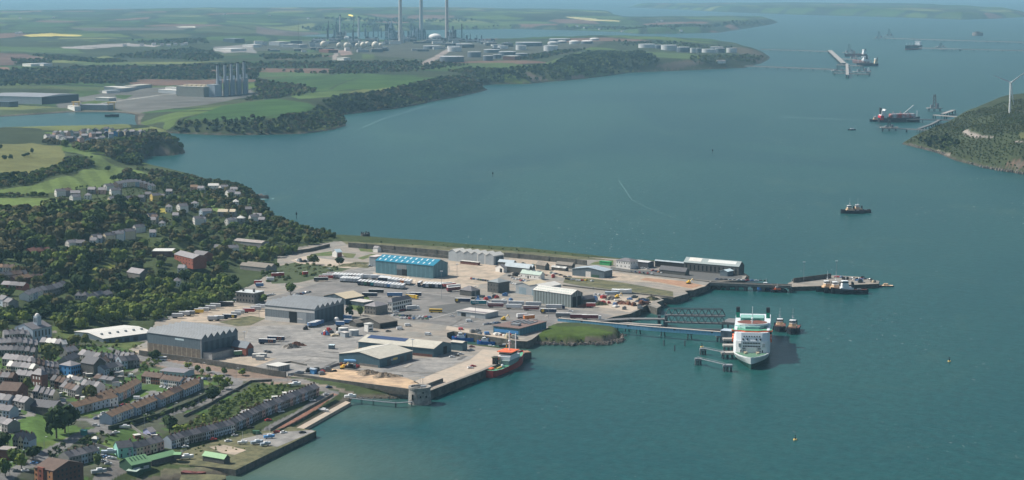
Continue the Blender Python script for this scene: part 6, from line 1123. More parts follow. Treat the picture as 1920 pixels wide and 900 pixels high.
for k, (x, y) in enumerate(((1095, 575), (1110, 567), (1125, 572), (1147, 562), (1165, 570), (1205, 566), (1222, 562), (545, 652), (556, 648))):
    m = [mat('scrap_rust', (.18, .08, .05), .9, .5, 1.5), mat('scrap_blue', (.06, .12, .25), .8, .4, 1.5, col2=(.05, .05, .05)), M_DRY, mat('scrap_grey', (.12, .11, .10), .9, .5, 1.5, col2=(.3, .28, .25))][k % 4]
    heap('scrap_heap', ("heap of scrap on the pale quay, %s from the ribbed shed" if k < 7 else "reddish scrap pile beside the navy trailers, %s from them") % ordn(k % 7), x, y, 5 + 2 * hash2(k, 1), 4, 2.0 + hash2(k, 2), m, seed=k)
KL = [('in the scrap yard on the pale quay', [(1100, 566), (1130, 556), (1222, 560), (1222, 570), (1190, 584), (1120, 574)], 26), ('on the rough ground by the ruined store', [(884, 558), (955, 552), (960, 566), (900, 566)], 12), ('beside the round white tanks', [(606, 622), (640, 618), (640, 632), (604, 630)], 12), ('along the far pale yard', [(544, 490), (590, 482), (600, 490), (556, 496)], 10),
 ('by the blue-roofed workshops', [(940, 512), (1000, 516), (1060, 512), (1040, 522), (960, 520)], 14), ('on the pier head', [(1566, 519), (1612, 521), (1644, 530), (1600, 530)], 14), ('inside the dock gate by the sandy ground', [(556, 700), (600, 692), (640, 694), (600, 706)], 10), ('on the concrete by the blue boats', [(850, 615), (960, 632), (975, 638), (880, 624)], 16), ('by the gable of the quay warehouse', [(636, 684), (660, 686), (700, 692), (660, 694)], 6)]
for wh, rg, n in KL:
    zz = 4.05 if 'pier' in wh else Z0 + .1; po = PP(rg, zz); L_ = []; t_ = 0
    while len(L_) < n and t_ < 999:
        t_ += 1; x = R.uniform(min(q[0] for q in po), max(q[0] for q in po)); y = R.uniform(min(q[1] for q in po), max(q[1] for q in po))
        if pip(np.array([x]), np.array([y]), po)[0]: L_.append((x, y))
    for k, (x, y) in enumerate(sorted(L_, key=lambda q: q[0] / q[1])):
        t = empty('stack_of_goods', (x, y, zz), R.uniform(0, 3), "small stack of stored goods %s, %s from the left" % (wh, ordn(k)), 'stack', 'goods stored about the dockyard'); a, b_, c = R.uniform(1, 3.2), R.uniform(.8, 2), R.uniform(.8, 2.6)
        MB().box(-a, -b_, 0, a, b_, c).box(-a * .6, -b_ * .8, c, a * .3, b_ * .8, c * R.uniform(1.1, 1.6)).build('goods', R.choice([M_BLK, M_STEEL, cm('red'), cm('blue'), M_BEIGE, M_WHITE, M_DSTEEL, cm('grey'), mat('scrap_rust', (.18, .08, .05))]), t); MB().box(-a - .2, -b_ - .1, -.05, a + .2, b_ + .1, .15).build('pallet', mat('pallet_wood', (.2, .14, .08)), t)
print('vehicles', VN)
# ------------------------------------------------------------ ships, boats, jetties
def hull_rings(st, za, zb):
    """st: list of (x, half beam at deck, half beam at waterline, deck height); za, zb fractions or absolute heights"""
    rings = []
    for x, bd, bw, zd in st:
        a = za if za is not None else -1.5; b = zd if zb is None else min(zb, zd)
        hb = lambda z: max(.02, bw + (bd - bw) * (max(z, 0) / zd) ** .8 if z > 0 else bw * (1 + z * .12))
        rings.append([(x, -hb(b), b), (x, -hb(a), a), (x, hb(a), a), (x, hb(b), b)])
    return rings
def hullpart(name, st, za, zb, m, parent, inset=0.0):
    st2 = [(x, bd - inset, bw - inset, zd) for x, bd, bw, zd in st] if inset else st
    mb = MB(); mb.loft(hull_rings(st2, za, zb)); return mb.build(name, m, parent)
def bulwark(name, st, z_add, m, parent, th=.3):
    mb = MB(); n = len(st)
    for s in (-1, 1):
        for k in range(n - 1):
            (x0, b0, _, z0), (x1, b1, _, z1) = st[k], st[k + 1]
            V = [(x0, s * b0, z0), (x1, s * b1, z1), (x1, s * max(b1 - th, 0), z1), (x0, s * max(b0 - th, 0), z0)]
            V += [(a, b, c + z_add) for a, b, c in V]
            mb.add(V, [(0, 1, 2, 3), (4, 5, 6, 7), (0, 1, 5, 4), (1, 2, 6, 5), (2, 3, 7, 6), (3, 0, 4, 7)])
    return mb.build(name, m, parent)
def ship_st(L, B, D, full=.5, sheer=.25):
    out = []
    for f, b in ((0, .82), (.06, .95), (.2, 1), (.5, 1), (.68, .98), (.8, .86), (.9, .58), (.96, .3), (1, .04)):
        out.append((f * L, B / 2 * b, B / 2 * b * (.97 if f < .7 else .97 - .9 * ((f - .7) / .3) ** 1.1 * .5), D * (1 + sheer * max(0, (f - .45) / .55) ** 1.5 + sheer * .3 * max(0, (.15 - f) / .15))))
    return out
M_HBLK = mat('black_hull_paint', (.018, .022, .03), .5, .1, .5); M_HRED = mat('red_hull_paint', (.36, .04, .035), .5, .15, .5); M_HBLUE = mat('blue_hull_paint', (.03, .14, .45), .5, .1, .5); M_BUFF = mat('buff_paint', (.68, .50, .33), .6, .08, .5)
M_ORNG = mat('orange_paint', (.80, .16, .06), .5, .05, .5); M_SWHITE = mat('ship_white_paint', (.74, .76, .77), .45, .05, .3); M_DECKG = mat('green_deck_paint', (.10, .34, .22), .7, .12, .4); M_HGREEN = mat('dark_green_hull', (.025, .09, .075), .5, .1, .5)
M_DECKR = mat('red_brown_deck', (.17, .07, .055), .8, .12, .5); M_FUN = mat('green_funnel_paint', (.0, .22, .14), .5, .05, .4)
def at_sea(name, px, py, ang, label, cat, group=None):
    x, y = P(px, py, 0); return empty(name, (x, y, 0), math.radians(ang), label, cat, group)
def tug(px, py, ang, label, L=28, B=10, house=M_BUFF, hull=M_HBLK, group='tugs and workboats', mast=9, deck=M_DECKR):
    r = at_sea('tug_boat', px, py, ang, label, 'tug', group); D = 2.6 * L / 28; st = [(x - L / 2, a, b, c) for x, a, b, c in ship_st(L, B, D, sheer=.6)]
    hullpart('hull', st, -1.5, None, hull, r); bulwark('bulwark', st, 1.0, hull, r)
    dk = MB(); n = len(st); V = [(x, -a + .3, z + .05) for x, a, b, z in st] + [(x, a - .3, z + .05) for x, a, b, z in st]; dk.add(V, [(i, i + 1, n + i + 1, n + i) for i in range(n - 1)]); dk.build('deck', deck, r)
    s = L / 28
    MB().box(-3 * s, -3 * s, D, 7 * s, 3 * s, D + 2.8).build('deckhouse', house, r); wh = MB().prism([(1 * s, -2.4 * s), (5.4 * s, -2.4 * s), (6.2 * s, 0), (5.4 * s, 2.4 * s), (1 * s, 2.4 * s)], D + 4.9 * s, D + 7.3 * s).build('wheelhouse', M_SWHITE, r)
    MB().prism([(.6 * s, -2.6 * s), (5.6 * s, -2.6 * s), (6.5 * s, 0), (5.6 * s, 2.6 * s), (.6 * s, 2.6 * s)], D + 2.8, D + 4.9 * s).build('upper_deckhouse', house, r)
    MB().prism([(.9 * s, -2.45 * s), (5.5 * s, -2.45 * s), (6.3 * s, 0), (5.5 * s, 2.45 * s), (.9 * s, 2.45 * s)], D + 5.7 * s, D + 6.7 * s).build('windows', M_GLASS, wh)
    for q in (-1, 1): MB().cyl(-2.5 * s, q * 2.2 * s, D + 2.6, D + 6.2 * s, .8 * s, .7 * s, 8).build('funnel', hull, r)
    MB().rod((2.6 * s, 0, D + 7.2 * s), (2.6 * s, 0, D + (7.3 + mast) * s), .16).rod((2.6 * s, -1.3, D + 10.5 * s), (2.6 * s, 1.3, D + 10.5 * s), .1).rod((2.6 * s, -.8, D + 13 * s), (2.6 * s, .8, D + 13 * s), .1).box(2.2 * s, -.9, D + 9 * s, 3.0 * s, .9, D + 9.5 * s).build('mast', M_SILV, r)
    MB().cyl(9.5 * s, 0, D + .1, D + 1.5, .9 * s, None, 8).build('winch', M_ORNG, r); MB().box(-9 * s, -.8, D, -6 * s, .8, D + 1.4).build('towing_winch', M_STEEL, r)
    for k in range(5): MB().rod((-8 * s + 4 * k * s, -B / 2 - .1, D * .55), (-7 * s + 4 * k * s, -B / 2 - .1, D * .55), .5, 7).build('tyre_fender', M_TYRE, r)
    return r
tug(1597, 400, 184, "cream-housed black tug, the nearer of a pair under way in mid channel"); tug(1612, 398.5, 176, "black tug with lighter masts, the farther of the pair under way", L=27)
tug(1462, 618, 262, "black and buff tug moored on the ferry's seaward side, closest to the ferry", L=27); tug(1487, 622, 255, "black and buff tug moored outermost of the two beyond the ferry", L=29)
tug(1556, 546, 196, "black tug with buff house, innermost at the pier head", L=28); tug(1572, 548.5, 196, "black tug with buff house, middle one at the pier head", L=29); tug(1592, 550.5, 180, "long low black workboat, outermost at the pier head", L=34, B=9, house=M_SWHITE, mast=4)
tug(1440, 544, 165, "blue and white pilot boat with orange house roof at the viaduct", L=20, B=6, house=M_SWHITE, hull=M_HBLUE, mast=6, deck=M_ORNG); tug(1460, 548, 185, "small white boat with orange deckhouse beside the pilot boat", L=15, B=5, house=M_ORNG, hull=M_HBLK, mast=3)
tug(868, 639, 170, "bright blue fishing boat with white wheelhouse at the basin head", L=18, B=6, house=M_SWHITE, hull=M_HBLUE, mast=5, deck=M_STEEL); tug(905, 634, 175, "blue trawler with rusty gear against the pale quay", L=15, B=5, house=M_HBLUE, hull=M_HBLUE, mast=5, deck=M_DECKR)
tug(912, 645.5, 172, "small blue boat with white wheelhouse in the middle of the basin", L=15, B=4.6, house=M_SWHITE, hull=M_HBLUE, mast=4, deck=M_STEEL); tug(966, 647, 205, "dark blue launch at the mouth of the basin", L=13, B=4.5, house=M_SWHITE, hull=mat('deep_blue_hull', (.02, .04, .25), .5), mast=3, deck=M_STEEL)
tug(1644, 228, 178, "small dark tug with buff mast astern of the red and white ship", L=30, B=10); 
r = at_sea('work_raft', 1661, 537, -4, "low cream work raft floating off the end of the pier", 'raft'); MB().box(-7, -3, -.4, 7, 3, .9).build('pontoon', M_HBLK, r); MB().box(-6.5, -2.6, .9, 6.5, 2.6, 1.1).build('deck', M_BUFF, r); MB().box(-2, -1.2, 1.1, 2, 1.2, 2.8).build('hut', M_BUFF, r)
r = at_sea('motor_launch', 1597, 244, 180, "tiny white motor launch out in the channel", 'boat'); MB().loft(hull_rings([(x - 8, a, b, c) for x, a, b, c in ship_st(16, 5, 1.6)], -.8, None)).build('hull', M_HBLK, r); MB().box(-4, -1.6, 1.5, 3, 1.6, 3.6).build('cabin', M_SWHITE, r)

# the ferry, bow towards the camera
fx, fy = P(1408, 693, 0)
FE = empty('car_ferry', (fx, fy, 0), math.atan2(-100, -13), "large white car ferry with dark green hull and two green funnels at its berth", 'ferry')
LB = 150
fst = [(-LB, 12.6, 12.6, 7.6), (-90, 13.6, 13.6, 7.6), (-45, 13.6, 13.4, 7.6), (-32, 13.5, 10.2, 7.6), (-22, 12.6, 6.6, 7.7), (-13, 9.8, 3.2, 7.8), (-6, 6.0, 1.0, 7.9), (-2, 2.8, .3, 8.0), (0, .3, .1, 8.1)]
hullpart('lower_hull', fst, -2, 4.0, M_HGREEN, FE)
mb = MB(); mb.loft(hull_rings(fst, 4.0, None)); mb.build('upper_hull', mat('pale_hull_paint', (.62, .66, .66), .45, .05, .3), FE)
bulwark('bow_rail', fst[4:], .9, M_SWHITE, FE, .5)
fd = MB(); q = [s for s in fst if s[0] >= -28 or s[0] == -32]; n = len(q); fd.add([(x, -a + .5, z + .06) for x, a, b, z in q] + [(x, a - .5, z + .06) for x, a, b, z in q], [(i, i + 1, n + i + 1, n + i) for i in range(n - 1)]); fd.build('fore_deck', mat('worn_green_deck', (.10, .20, .14), .8, .3, .6), FE)
def sup(z0, z1, xf, hb, m, name, xb=-LB, cut=3.5, parent=FE, rake=0.0):
    poly = [(xb, -hb), (xf - cut * 1.6, -hb), (xf - cut * .5, -hb + cut * .55), (xf, -hb + cut * 1.6), (xf, hb - cut * 1.6), (xf - cut * .5, hb - cut * .55), (xf - cut * 1.6, hb), (xb, hb)]
    mb = MB(); mb.loft([[(x if x == xb else x, y, z0) for x, y in poly], [(x if x == xb else x - rake, y, z1) for x, y in poly]]); return mb.build(name, m, parent)
M_PWALL = mat('ship_wall_white', (.66, .71, .75), .45, .04, .3)
sup(7.4, 16.4, -26, 13.65, M_SWHITE, 'superstructure', rake=1.2); up = sup(16.4, 22.2, -27.6, 13.4, M_PWALL, 'upper_superstructure', xb=-118, rake=2.0)
def fwin(y0, z, w, h, m=M_GLASS, nm='window', x=-26, par=None, t=.5): return MB().box(x - t, y0 - w / 2, z, x + .12, y0 + w / 2, z + h).build(nm, m, par or FE)
for k in range(11): y0 = -5.9 + 1.18 * k; fwin(y0, 12.0, .8, 1.0, x=-26.5); fwin(y0, 14.3, .8, 1.0, x=-26.75)
for y0 in (-6.4, -3.2, 3.4, 6.4): fwin(y0, 16.9, 1.0, 1.3, x=-27.6)
for k in range(7): fwin(-5.7 + 1.9 * k, 19.2, .8, .8, x=-28.45)
fwin(0, 7.9, 7.4, 3.9, M_SWHITE, 'garage_door', -25.98, t=1)
for s in (-1, 1):
    for zz in (8.2, 10.2): fwin(s * 5.6, zz, 2.4, 1.3, M_MGREY, 'vent_grille', -26.05, t=.9)
    fwin(s * 8.0, 7.8, .8, 2.0, M_DOOR, 'side_door', -26.2, t=.8); fwin(s * 8.8, 12.0, 1.8, 2.6, M_LGREY, 'emblem_panel', -26.55, t=.6)
    MB().cyl(-21, s * 4.5, 7.8, 8.9, 1.1, None, 10).box(-24, s * 4.5 - 1.4, 7.8, -22.6, s * 4.5 + 1.4, 9.0).build('anchor_winch', M_BEIGE, FE)
    MB().box(-60, s * 13.4 - .2 + (0 if s > 0 else -1.2), 14.6, -48, s * 13.4 + .2 + (1.2 if s > 0 else 0), 17.0).build('lifeboat', M_ORNG, FE); MB().box(-44, s * 13.4 - .2 + (0 if s > 0 else -1.2), 14.6, -34, s * 13.4 + .2 + (1.2 if s > 0 else 0), 17.0).build('lifeboat', M_ORNG, FE)
    f = MB().prism([(-103, s * 11.6 - 1.5), (-98, s * 11.6 - 1.5), (-98, s * 11.6 + 1.5), (-103, s * 11.6 + 1.5)], 16, 26.4).build('funnel', M_FUN, FE); MB().box(-102.8, s * 11.6 - 1.4, 26.4, -98.2, s * 11.6 + 1.4, 30.2).build('funnel_cap', M_BLK, f)
    MB().box(-50, s * 12 - 1, 22.2, -34, s * 12 + 1, 23.6).build('deck_locker', M_PWALL, FE)
br = MB(); P2 = [(-40, -15.2), (-34.2, -15.2), (-33.4, -8), (-31.6, -5), (-31.6, 5), (-33.4, 8), (-34.2, 15.2), (-40, 15.2)]; br.prism(P2, 22.3, 23.1).build('bridge_wing_band', M_ORNG, FE)
MB().prism([(x - .5, y * .97) for x, y in P2], 20.6, 22.2).build('bridge_windows', M_GLASS, FE); MB().prism([(x - .6, y * .96) for x, y in P2], 23.1, 23.5).build('bridge_roof', M_DECKG, FE)
MB().box(-62, -12.9, 22.25, -40.2, 12.9, 22.5).build('upper_deck', mat('pale_green_deck', (.22, .42, .38), .7, .1, .4), FE)
MB().prism([(-44, -9), (-38, -5), (-38, 5), (-44, 9)], 23.6, 25.4).build('deckhouse', mat('pale_teal_house', (.30, .50, .48), .5, .06, .4), FE)
hd = MB(); N = 28; hd.loft([[(-50 + 10 * math.cos(2 * math.pi * i / N), 12.2 * math.sin(2 * math.pi * i / N), z) for i in range(N)] for z in (25.6, 26.9)]); hh = hd.build('sun_platform', M_SWHITE, FE)
hd = MB(); hd.loft([[(-50 + 9 * math.cos(2 * math.pi * i / N), 11.3 * math.sin(2 * math.pi * i / N), z) for i in range(N)] for z in (26.92, 27.0)]); hd.build('platform_deck', M_DECKR, hh)
for y0 in (-8, -4, 4, 8): MB().box(-53, y0 - .3, 22.4, -52.4, y0 + .3, 26).build('platform_post', M_SWHITE, hh)
MB().box(-76, -9, 22.2, -58, 9, 28.2).build('aft_deckhouse', mat('green_house_paint', (.10, .36, .28), .6, .06, .4), FE); MB().box(-74, -8.6, 28.2, -58.6, 8.6, 28.7).build('aft_house_roof', mat('pale_green_deck', (.14, .38, .28)), FE)
for k in range(9): fwin(-5.6 + 1.4 * k, 26.2, .9, .8, x=-57.95)
MB().rod((-62, 0, 28.6), (-62, 0, 37), .3).build('main_mast', M_SWHITE, FE); MB().rod((-42, 0, 25), (-44, 0, 30.5), .35).rod((-44, -1.4, 29), (-44, 1.4, 29), .2).ball(-44, 0, 30.6, .9, 8, 5).build('radar_mast', M_SWHITE, FE)
MB().box(-118, -13.2, 16.4, -LB + 2, 13.2, 16.7).build('vehicle_deck', M_DECKG, FE)

# red buoy-tender on the quay
x0, y0 = P(913, 708, 0); x1, y1 = P(980, 679, 0); an = math.atan2(y1 - y0, x1 - x0); L = math.hypot(x1 - x0, y1 - y0)
RS = empty('supply_ship', (x0, y0, 0), an, "red-hulled working ship with orange trim and white wheelhouse moored at the quay", 'ship')
st = ship_st(L, 12.5, 4.2, sheer=.9); hullpart('hull', st, -1.5, None, M_HRED, RS); bulwark('bulwark', st[4:], 1.2, M_HRED, RS)
n = len(st); MB().add([(x, -a + .3, z + .05) for x, a, b, z in st] + [(x, a - .3, z + .05) for x, a, b, z in st], [(i, i + 1, n + i + 1, n + i) for i in range(n - 1)]).build('deck', M_DECKG, RS)
MB().box(L * .42, -5.2, 4.2, L * .78, 5.2, 7.6).build('deckhouse', mat('grey_green_house', (.20, .28, .27), .6), RS); MB().box(L * .46, -5.0, 7.6, L * .74, 5.0, 10.2).build('upper_deckhouse', M_SWHITE, RS); MB().box(L * .5, -4.6, 10.2, L * .68, 4.6, 13).build('wheelhouse', M_SWHITE, RS)
MB().box(L * .495, -4.7, 11.2, L * .685, 4.7, 12.3).build('windows', M_GLASS, RS); MB().box(L * .48, -6.0, 13, L * .70, 6.0, 13.5).build('orange_roof_edge', M_ORNG, RS); MB().rod((L * .62, 0, 13.4), (L * .62, 0, 27), .45).rod((L * .62, -2, 18), (L * .62, 2, 18), .15).ball(L * .62, 0, 20, 1.0, 8, 5).build('mast', M_SWHITE, RS)
MB().rod((L * .8, 0, 6), (L * .8, 0, 24), .4).build('foremast', M_SWHITE, RS); MB().box(L * .30, 1.5, 4.2, L * .36, 4.5, 11.5).build('funnel', M_BLK, RS); MB().rod((L * .36, 0, 5), (L * .36, 0, 11), .6).rod((L * .36, 0, 11), (L * .12, 0, 13.5), .4).build('crane', M_BEIGE, RS)
MB().rod((L * .15, -3, 4.4), (L * .28, -3, 4.4), 1.1, 8).build('yellow_reel', M_YEL, RS); MB().box(L * .06, -2, 4.4, L * .13, 4, 6).build('deck_gear', M_ORNG, RS); MB().ball(L * .30, -3.5, 5.6, 1.2, 8, 5).build('buoy', M_SWHITE, RS); MB().box(L * .4, 3, 8, L * .52, 5.6, 10).build('workboat', M_ORNG, RS); MB().rod((L * .58, 1.5, 13), (L * .58, 1.5, 17.5), .12).box(L * .58, 1.5, 15.6, L * .58 + 1.6, 1.6, 17.4).build('yellow_flag', cm('yellow'), RS)
t = at_sea('mooring_platform', 979, 672, 20, "short stub of dark quay with brown top beside the red ship's bow", 'dolphin'); MB().box(-6, -4, -3, 6, 4, 5).build('base', M_QUAY, t); MB().box(-5.7, -3.7, 5, 5.7, 3.7, 5.15).build('deck', M_RUST, t)

def tanker(px, py, ang, L, B, D, hull, label, house=M_SWHITE, house_at=.08, extra=None, low=None):
    r = at_sea('cargo_ship', px, py, ang, label, 'ship'); st = [(x - L / 2, a, b, c) for x, a, b, c in ship_st(L, B, D, sheer=.2)]
    if low: hullpart('lower_hull', st, -2, D * .38, low, r); hullpart('hull', st, D * .38, None, hull, r)
    else: hullpart('hull', st, -2, None, hull, r)
    MB().box(-L / 2 + L * .03, -B * .42, D, -L / 2 + L * .17, B * .42, D + 8).build('deckhouse', house, r); MB().box(-L / 2 + L * .05, -B * .36, D + 8, -L / 2 + L * .15, B * .36, D + 15).build('upper_deckhouse', house, r)
    MB().box(-L / 2 + L * .12, -B * .5, D + 15, -L / 2 + L * .155, B * .5, D + 18).build('bridge', M_SWHITE, r); MB().box(-L / 2 + L * .02, -3, D + 8, -L / 2 + L * .05, 3, D + 21).build('funnel', M_BLK, r)
    for k in (.35, .52, .7): MB().rod((-L / 2 + L * k, 0, D), (-L / 2 + L * k, 0, D + 13), 1.0).rod((-L / 2 + L * k, 0, D + 12), (-L / 2 + L * (k + .09), 4, D + 7), .7).build('deck_crane', M_LGREY, r)
    MB().box(-L / 2 + L * .22, -2, D + .3, L * .36, 2, D + 2.4).build('deck_piping', M_DECKR, r); MB().rod((L * .43, 0, D), (L * .43, 0, D + 14), .6).build('foremast', M_SWHITE, r)
    return r
tanker(1711, 93, 238, 170, 28, 17, M_HBLK, "dark tanker with faded red lower hull moored at the upper jetty", low=mat('faded_red', (.45, .14, .12), .6)); tanker(1612, 119, 100, 150, 26, 10, mat('grey_red_hull', (.20, .12, .12), .6), "red-grey ship with white deck gear in the middle of the far jetty berths"); tanker(1626, 124, 185, 75, 18, 9, M_HBLK, "small black-hulled ship with cream house at the far jetty", house=M_CREAM)
tanker(1604, 106, 195, 90, 18, 9, mat('rusty_hull', (.16, .07, .06), .7), "small rusty-hulled ship behind the diagonal pier")
# red and white ship at the near terminal
r = tanker(1686, 229, 10, 88, 17, 9, M_HBLK, "red and white ship with pale crane boom at the terminal below the turbine hill", house=M_SWHITE)
MB().box(-43, -8, 5, -36, 8, 14).build('red_stern_block', mat('bright_red_paint', (.6, .03, .05), .5), r); MB().box(-20, -7, 9, 32, 7, 17).build('deck_modules', mat('red_grey_modules', (.42, .06, .05), .7, .4, .2, col2=(.5, .5, .52)), r); MB().rod((5, 0, 14), (30, 0, 34), .8).build('crane_boom', M_SILV, r)
# jetties
M_JET = mat('jetty_grey', (.17, .17, .17), .8, .15, .2); M_JETP = mat('jetty_pale_deck', (.32, .30, .28), .8, .1, .2)
def jetty(name, label, pts, z, wd, pile, m=M_JET, th=.9, rail=False, cat='jetty', pr=.45, group=None):
    W = [Vector((*P(a, b, z), z)) for a, b in pts]; o = Vector((W[0].x, W[0].y, 0)); t = empty(name, o, 0, label, cat, group); mb = MB(); pm = MB(); rm = MB()
    for p, q in zip(W, W[1:]):
        p = p - o; q = q - o; d = (q - p); L = d.length; d.normalize(); n = Vector((-d.y, d.x, 0)) * wd / 2
        V = [p - n, q - n, q + n, p + n]; mb.add([(v.x, v.y, z - th) for v in V] + [(v.x, v.y, z) for v in V], [(0, 3, 2, 1), (4, 5, 6, 7), (0, 1, 5, 4), (1, 2, 6, 5), (2, 3, 7, 6), (3, 0, 4, 7)])
        k = max(1, int(L / pile))
        for i in range(k + 1):
            c = p.lerp(q, i / k)
            for s in (-.8, .8): e = c + n * s; pm.rod((e.x, e.y, -3), (e.x, e.y, z - th), pr, 6)
            if rail: rm.rod((c.x - n.x, c.y - n.y, z), (c.x - n.x, c.y - n.y, z + 1.2), .08, 4)
        if rail:
            a = p - n; b2 = q - n; rm.rod((a.x, a.y, z + 1.2), (b2.x, b2.y, z + 1.2), .08, 4)
    mb.build('deck', m, t); ob = pm.build('piles', M_DSTEEL, t)
    if rail: rm.build('railing', M_STEEL, t)
    return t
jetty('jetty', "long thin trestle jetty running out from the tank headland, the farther one", [(1428, 92), (1500, 94), (1557, 96)], 9, 9, 45, th=3.2, pr=.8); jetty('jetty', "long thin trestle jetty running out from the tank headland, the nearer one", [(1398, 123), (1480, 126), (1570, 129.5)], 9, 9, 45, th=3.2, pr=.8)
jetty('jetty_pier', "wide pale diagonal pier linking the two trestle jetties", [(1556, 94), (1568, 105), (1582, 118)], 11, 17, 60, M_JETP, 2, True, pr=1.5); jetty('jetty_pier', "short pale pier head at the end of the nearer trestle jetty", [(1588, 119), (1589, 140)], 11, 9, 60, M_JETP, 2, pr=1.5)
jetty('jetty', "short cross jetty between pier head and black-hulled ship", [(1570, 120.5), (1618, 123)], 9, 7, 40, th=3, pr=.8); jetty('jetty', "short cross jetty at the lowest far berth", [(1565, 136), (1630, 138)], 9, 7, 40, th=3, pr=.8); jetty('jetty', "short cross jetty to the middle far berth", [(1572, 109), (1605, 111)], 9, 7, 40, th=3, pr=.8)
jetty('jetty', "topmost thin jetty line reaching the right edge", [(1660, 71), (1790, 75), (1935, 79)], 10, 10, 60, th=3.6, pr=1.0); jetty('jetty', "second thin jetty line from the tanker to the right edge", [(1724, 89), (1800, 91.5), (1935, 94.5)], 10, 10, 60, th=3.6, pr=1.0)
jetty('jetty', "walkway jetty from the turbine hill to the red and white ship", [(1700, 223), (1760, 224), (1815, 226)], 7, 6, 28, th=1.8, pr=.6); jetty('jetty', "lowest walkway jetty under the turbine hill", [(1655, 240), (1700, 241), (1745, 243.5)], 7, 5, 28, th=1.8, pr=.6); jetty('jetty', "diagonal walkway joining the two jetties under the hill", [(1722, 241), (1745, 233), (1762, 224)], 7, 6, 28, th=1.8, pr=.6)
jetty('jetty_pier', "pale elbow-shaped pier behind the red and white ship", [(1752, 215), (1815, 220)], 8, 8, 30, M_JETP, 1.5, pr=1); jetty('jetty_pier', "pale short pier arm slanting from the elbow pier", [(1768, 213), (1788, 206)], 8, 9, 30, M_JETP, 1.5, pr=1)
def platform(px, py, w, d, z, label, tower=0, tcol=M_DSTEEL, name='berth_platform', group='berth platforms and dolphins', deckm=M_JETP, pr=.7):
    t = at_sea(name, px, py, 0, label, 'platform', group); MB().box(-w / 2, -d / 2, z - 1.5, w / 2, d / 2, z).build('deck', deckm, t); pm = MB()
    for a in (-.42, 0, .42):
        for b in (-.42, .42): pm.rod((a * w, b * d, -3), (a * w * .8, b * d * .8, z - 1.5), pr, 6)
    pm.build('piles', M_DSTEEL, t)
    if tower:
        tw = MB(); s = min(w, d) * .22
        for a in (-1, 1):
            for b in (-1, 1): tw.rod((a * s, b * s, z), (a * s * .5, b * s * .5, z + tower), .5, 4)
        for k in range(4): q = z + tower * k / 4; c = s * (1 - .5 * k / 4); tw.rod((-c, -c, q), (c * .85, -c, q + tower / 4), .35, 4).rod((c, c, q), (-c * .85, c, q + tower / 4), .35, 4)
        tw.build('tower', tcol, t); MB().box(s * 1.2, -s, z, s * 2.6, s, z + tower * .35).box(-s * 2.6, -s, z, -s * 1.3, s, z + tower * .22).build('equipment', M_STEEL, t)
    return t
platform(1752, 209, 34, 16, 8, "platform with tall brown derrick at the terminal below the turbine hill", 30, mat('rust_brown_steel', (.14, .08, .07), .8)); platform(1667, 245, 34, 14, 7, "dark platform with two tall posts nearest the turbine hill shore", 14)
platform(1648, 75, 50, 26, 10, "lower left far platform with a small derrick beside the top jetty", 34); platform(1667, 71, 60, 26, 10, "upper far platform with a derrick at the start of the top jetty", 38); platform(1764, 92, 50, 24, 10, "far platform with white gear to the right of the tanker", 18); platform(1785, 96, 100, 18, 9, "far low platform row right of the tanker", 0)
platform(1592, 103, 50, 24, 10, "far berth platform with dark derrick behind the middle ship", 34); platform(1572, 138, 45, 26, 10, "dark equipment platform left of the nearer pier head", 16); platform(1616, 140, 55, 26, 10, "far berth platform with dark derrick at the lowest berth", 30); platform(1601, 113, 26, 22, 10, "red-brown loading platform beside the middle far ship", 26, mat('rust_red_steel', (.22, .07, .06), .8))
platform(1628, 139, 14, 16, 9, "small white block at the end of the lowest far berth", 12, M_SWHITE)
t = at_sea('round_fort', 1833, 67, 0, "dark round island fort standing alone in the far water", 'fort'); MB().cyl(0, 0, -3, 18, 30, 28, 24).build('fort_wall', mat('far_fort_stone', (.19, .16, .15), .9, .3, .1), t); MB().box(-12, -10, 18, 8, 10, 23).build('fort_roof_building', M_DSTONE, t)
# linkspan: blue covered walkway, two truss bridges, piers, dolphins
W = [Vector((*P(a, b, 8.6), 0)) for a, b in ((1047, 596), (1126, 603.5), (1220, 612), (1300, 618), (1362, 622.5))]; o = W[0].copy(); t = empty('covered_walkway', o, 0, "long pale blue covered passenger walkway leading out to the ferry", 'walkway'); mb = MB(); rf = MB(); wn = MB()
for p, q in zip(W, W[1:]):
    p = p - o; q = q - o; d = (q - p).normalized(); n = Vector((-d.y, d.x, 0)) * 1.4
    for m_, z0, z1, s in ((mb, 5.2, 8.4, 1), (rf, 8.4, 8.65, 1.12)):
        V = [p - n * s, q - n * s, q + n * s, p + n * s]; m_.add([(v.x, v.y, z0) for v in V] + [(v.x, v.y, z1) for v in V], [(0, 3, 2, 1), (4, 5, 6, 7), (0, 1, 5, 4), (1, 2, 6, 5), (2, 3, 7, 6), (3, 0, 4, 7)])
    c = p.lerp(q, .55) - n * 1.03; wn.add([(c.x, c.y, 7.2), (c.x + d.x * 2, c.y + d.y * 2, 7.2), (c.x + d.x * 2, c.y + d.y * 2, 8.0), (c.x, c.y, 8.0)], [(0, 1, 2, 3)])
mb.build('walkway_wall', mat('walkway_blue', (.13, .32, .47), .6, .08, .3, stripe=(2.4, .06, 'x')), t); rf.build('walkway_roof', mat('walkway_roof', (.42, .38, .34), .7, .08, .3), t); wn.build('vent', M_DOOR, t)
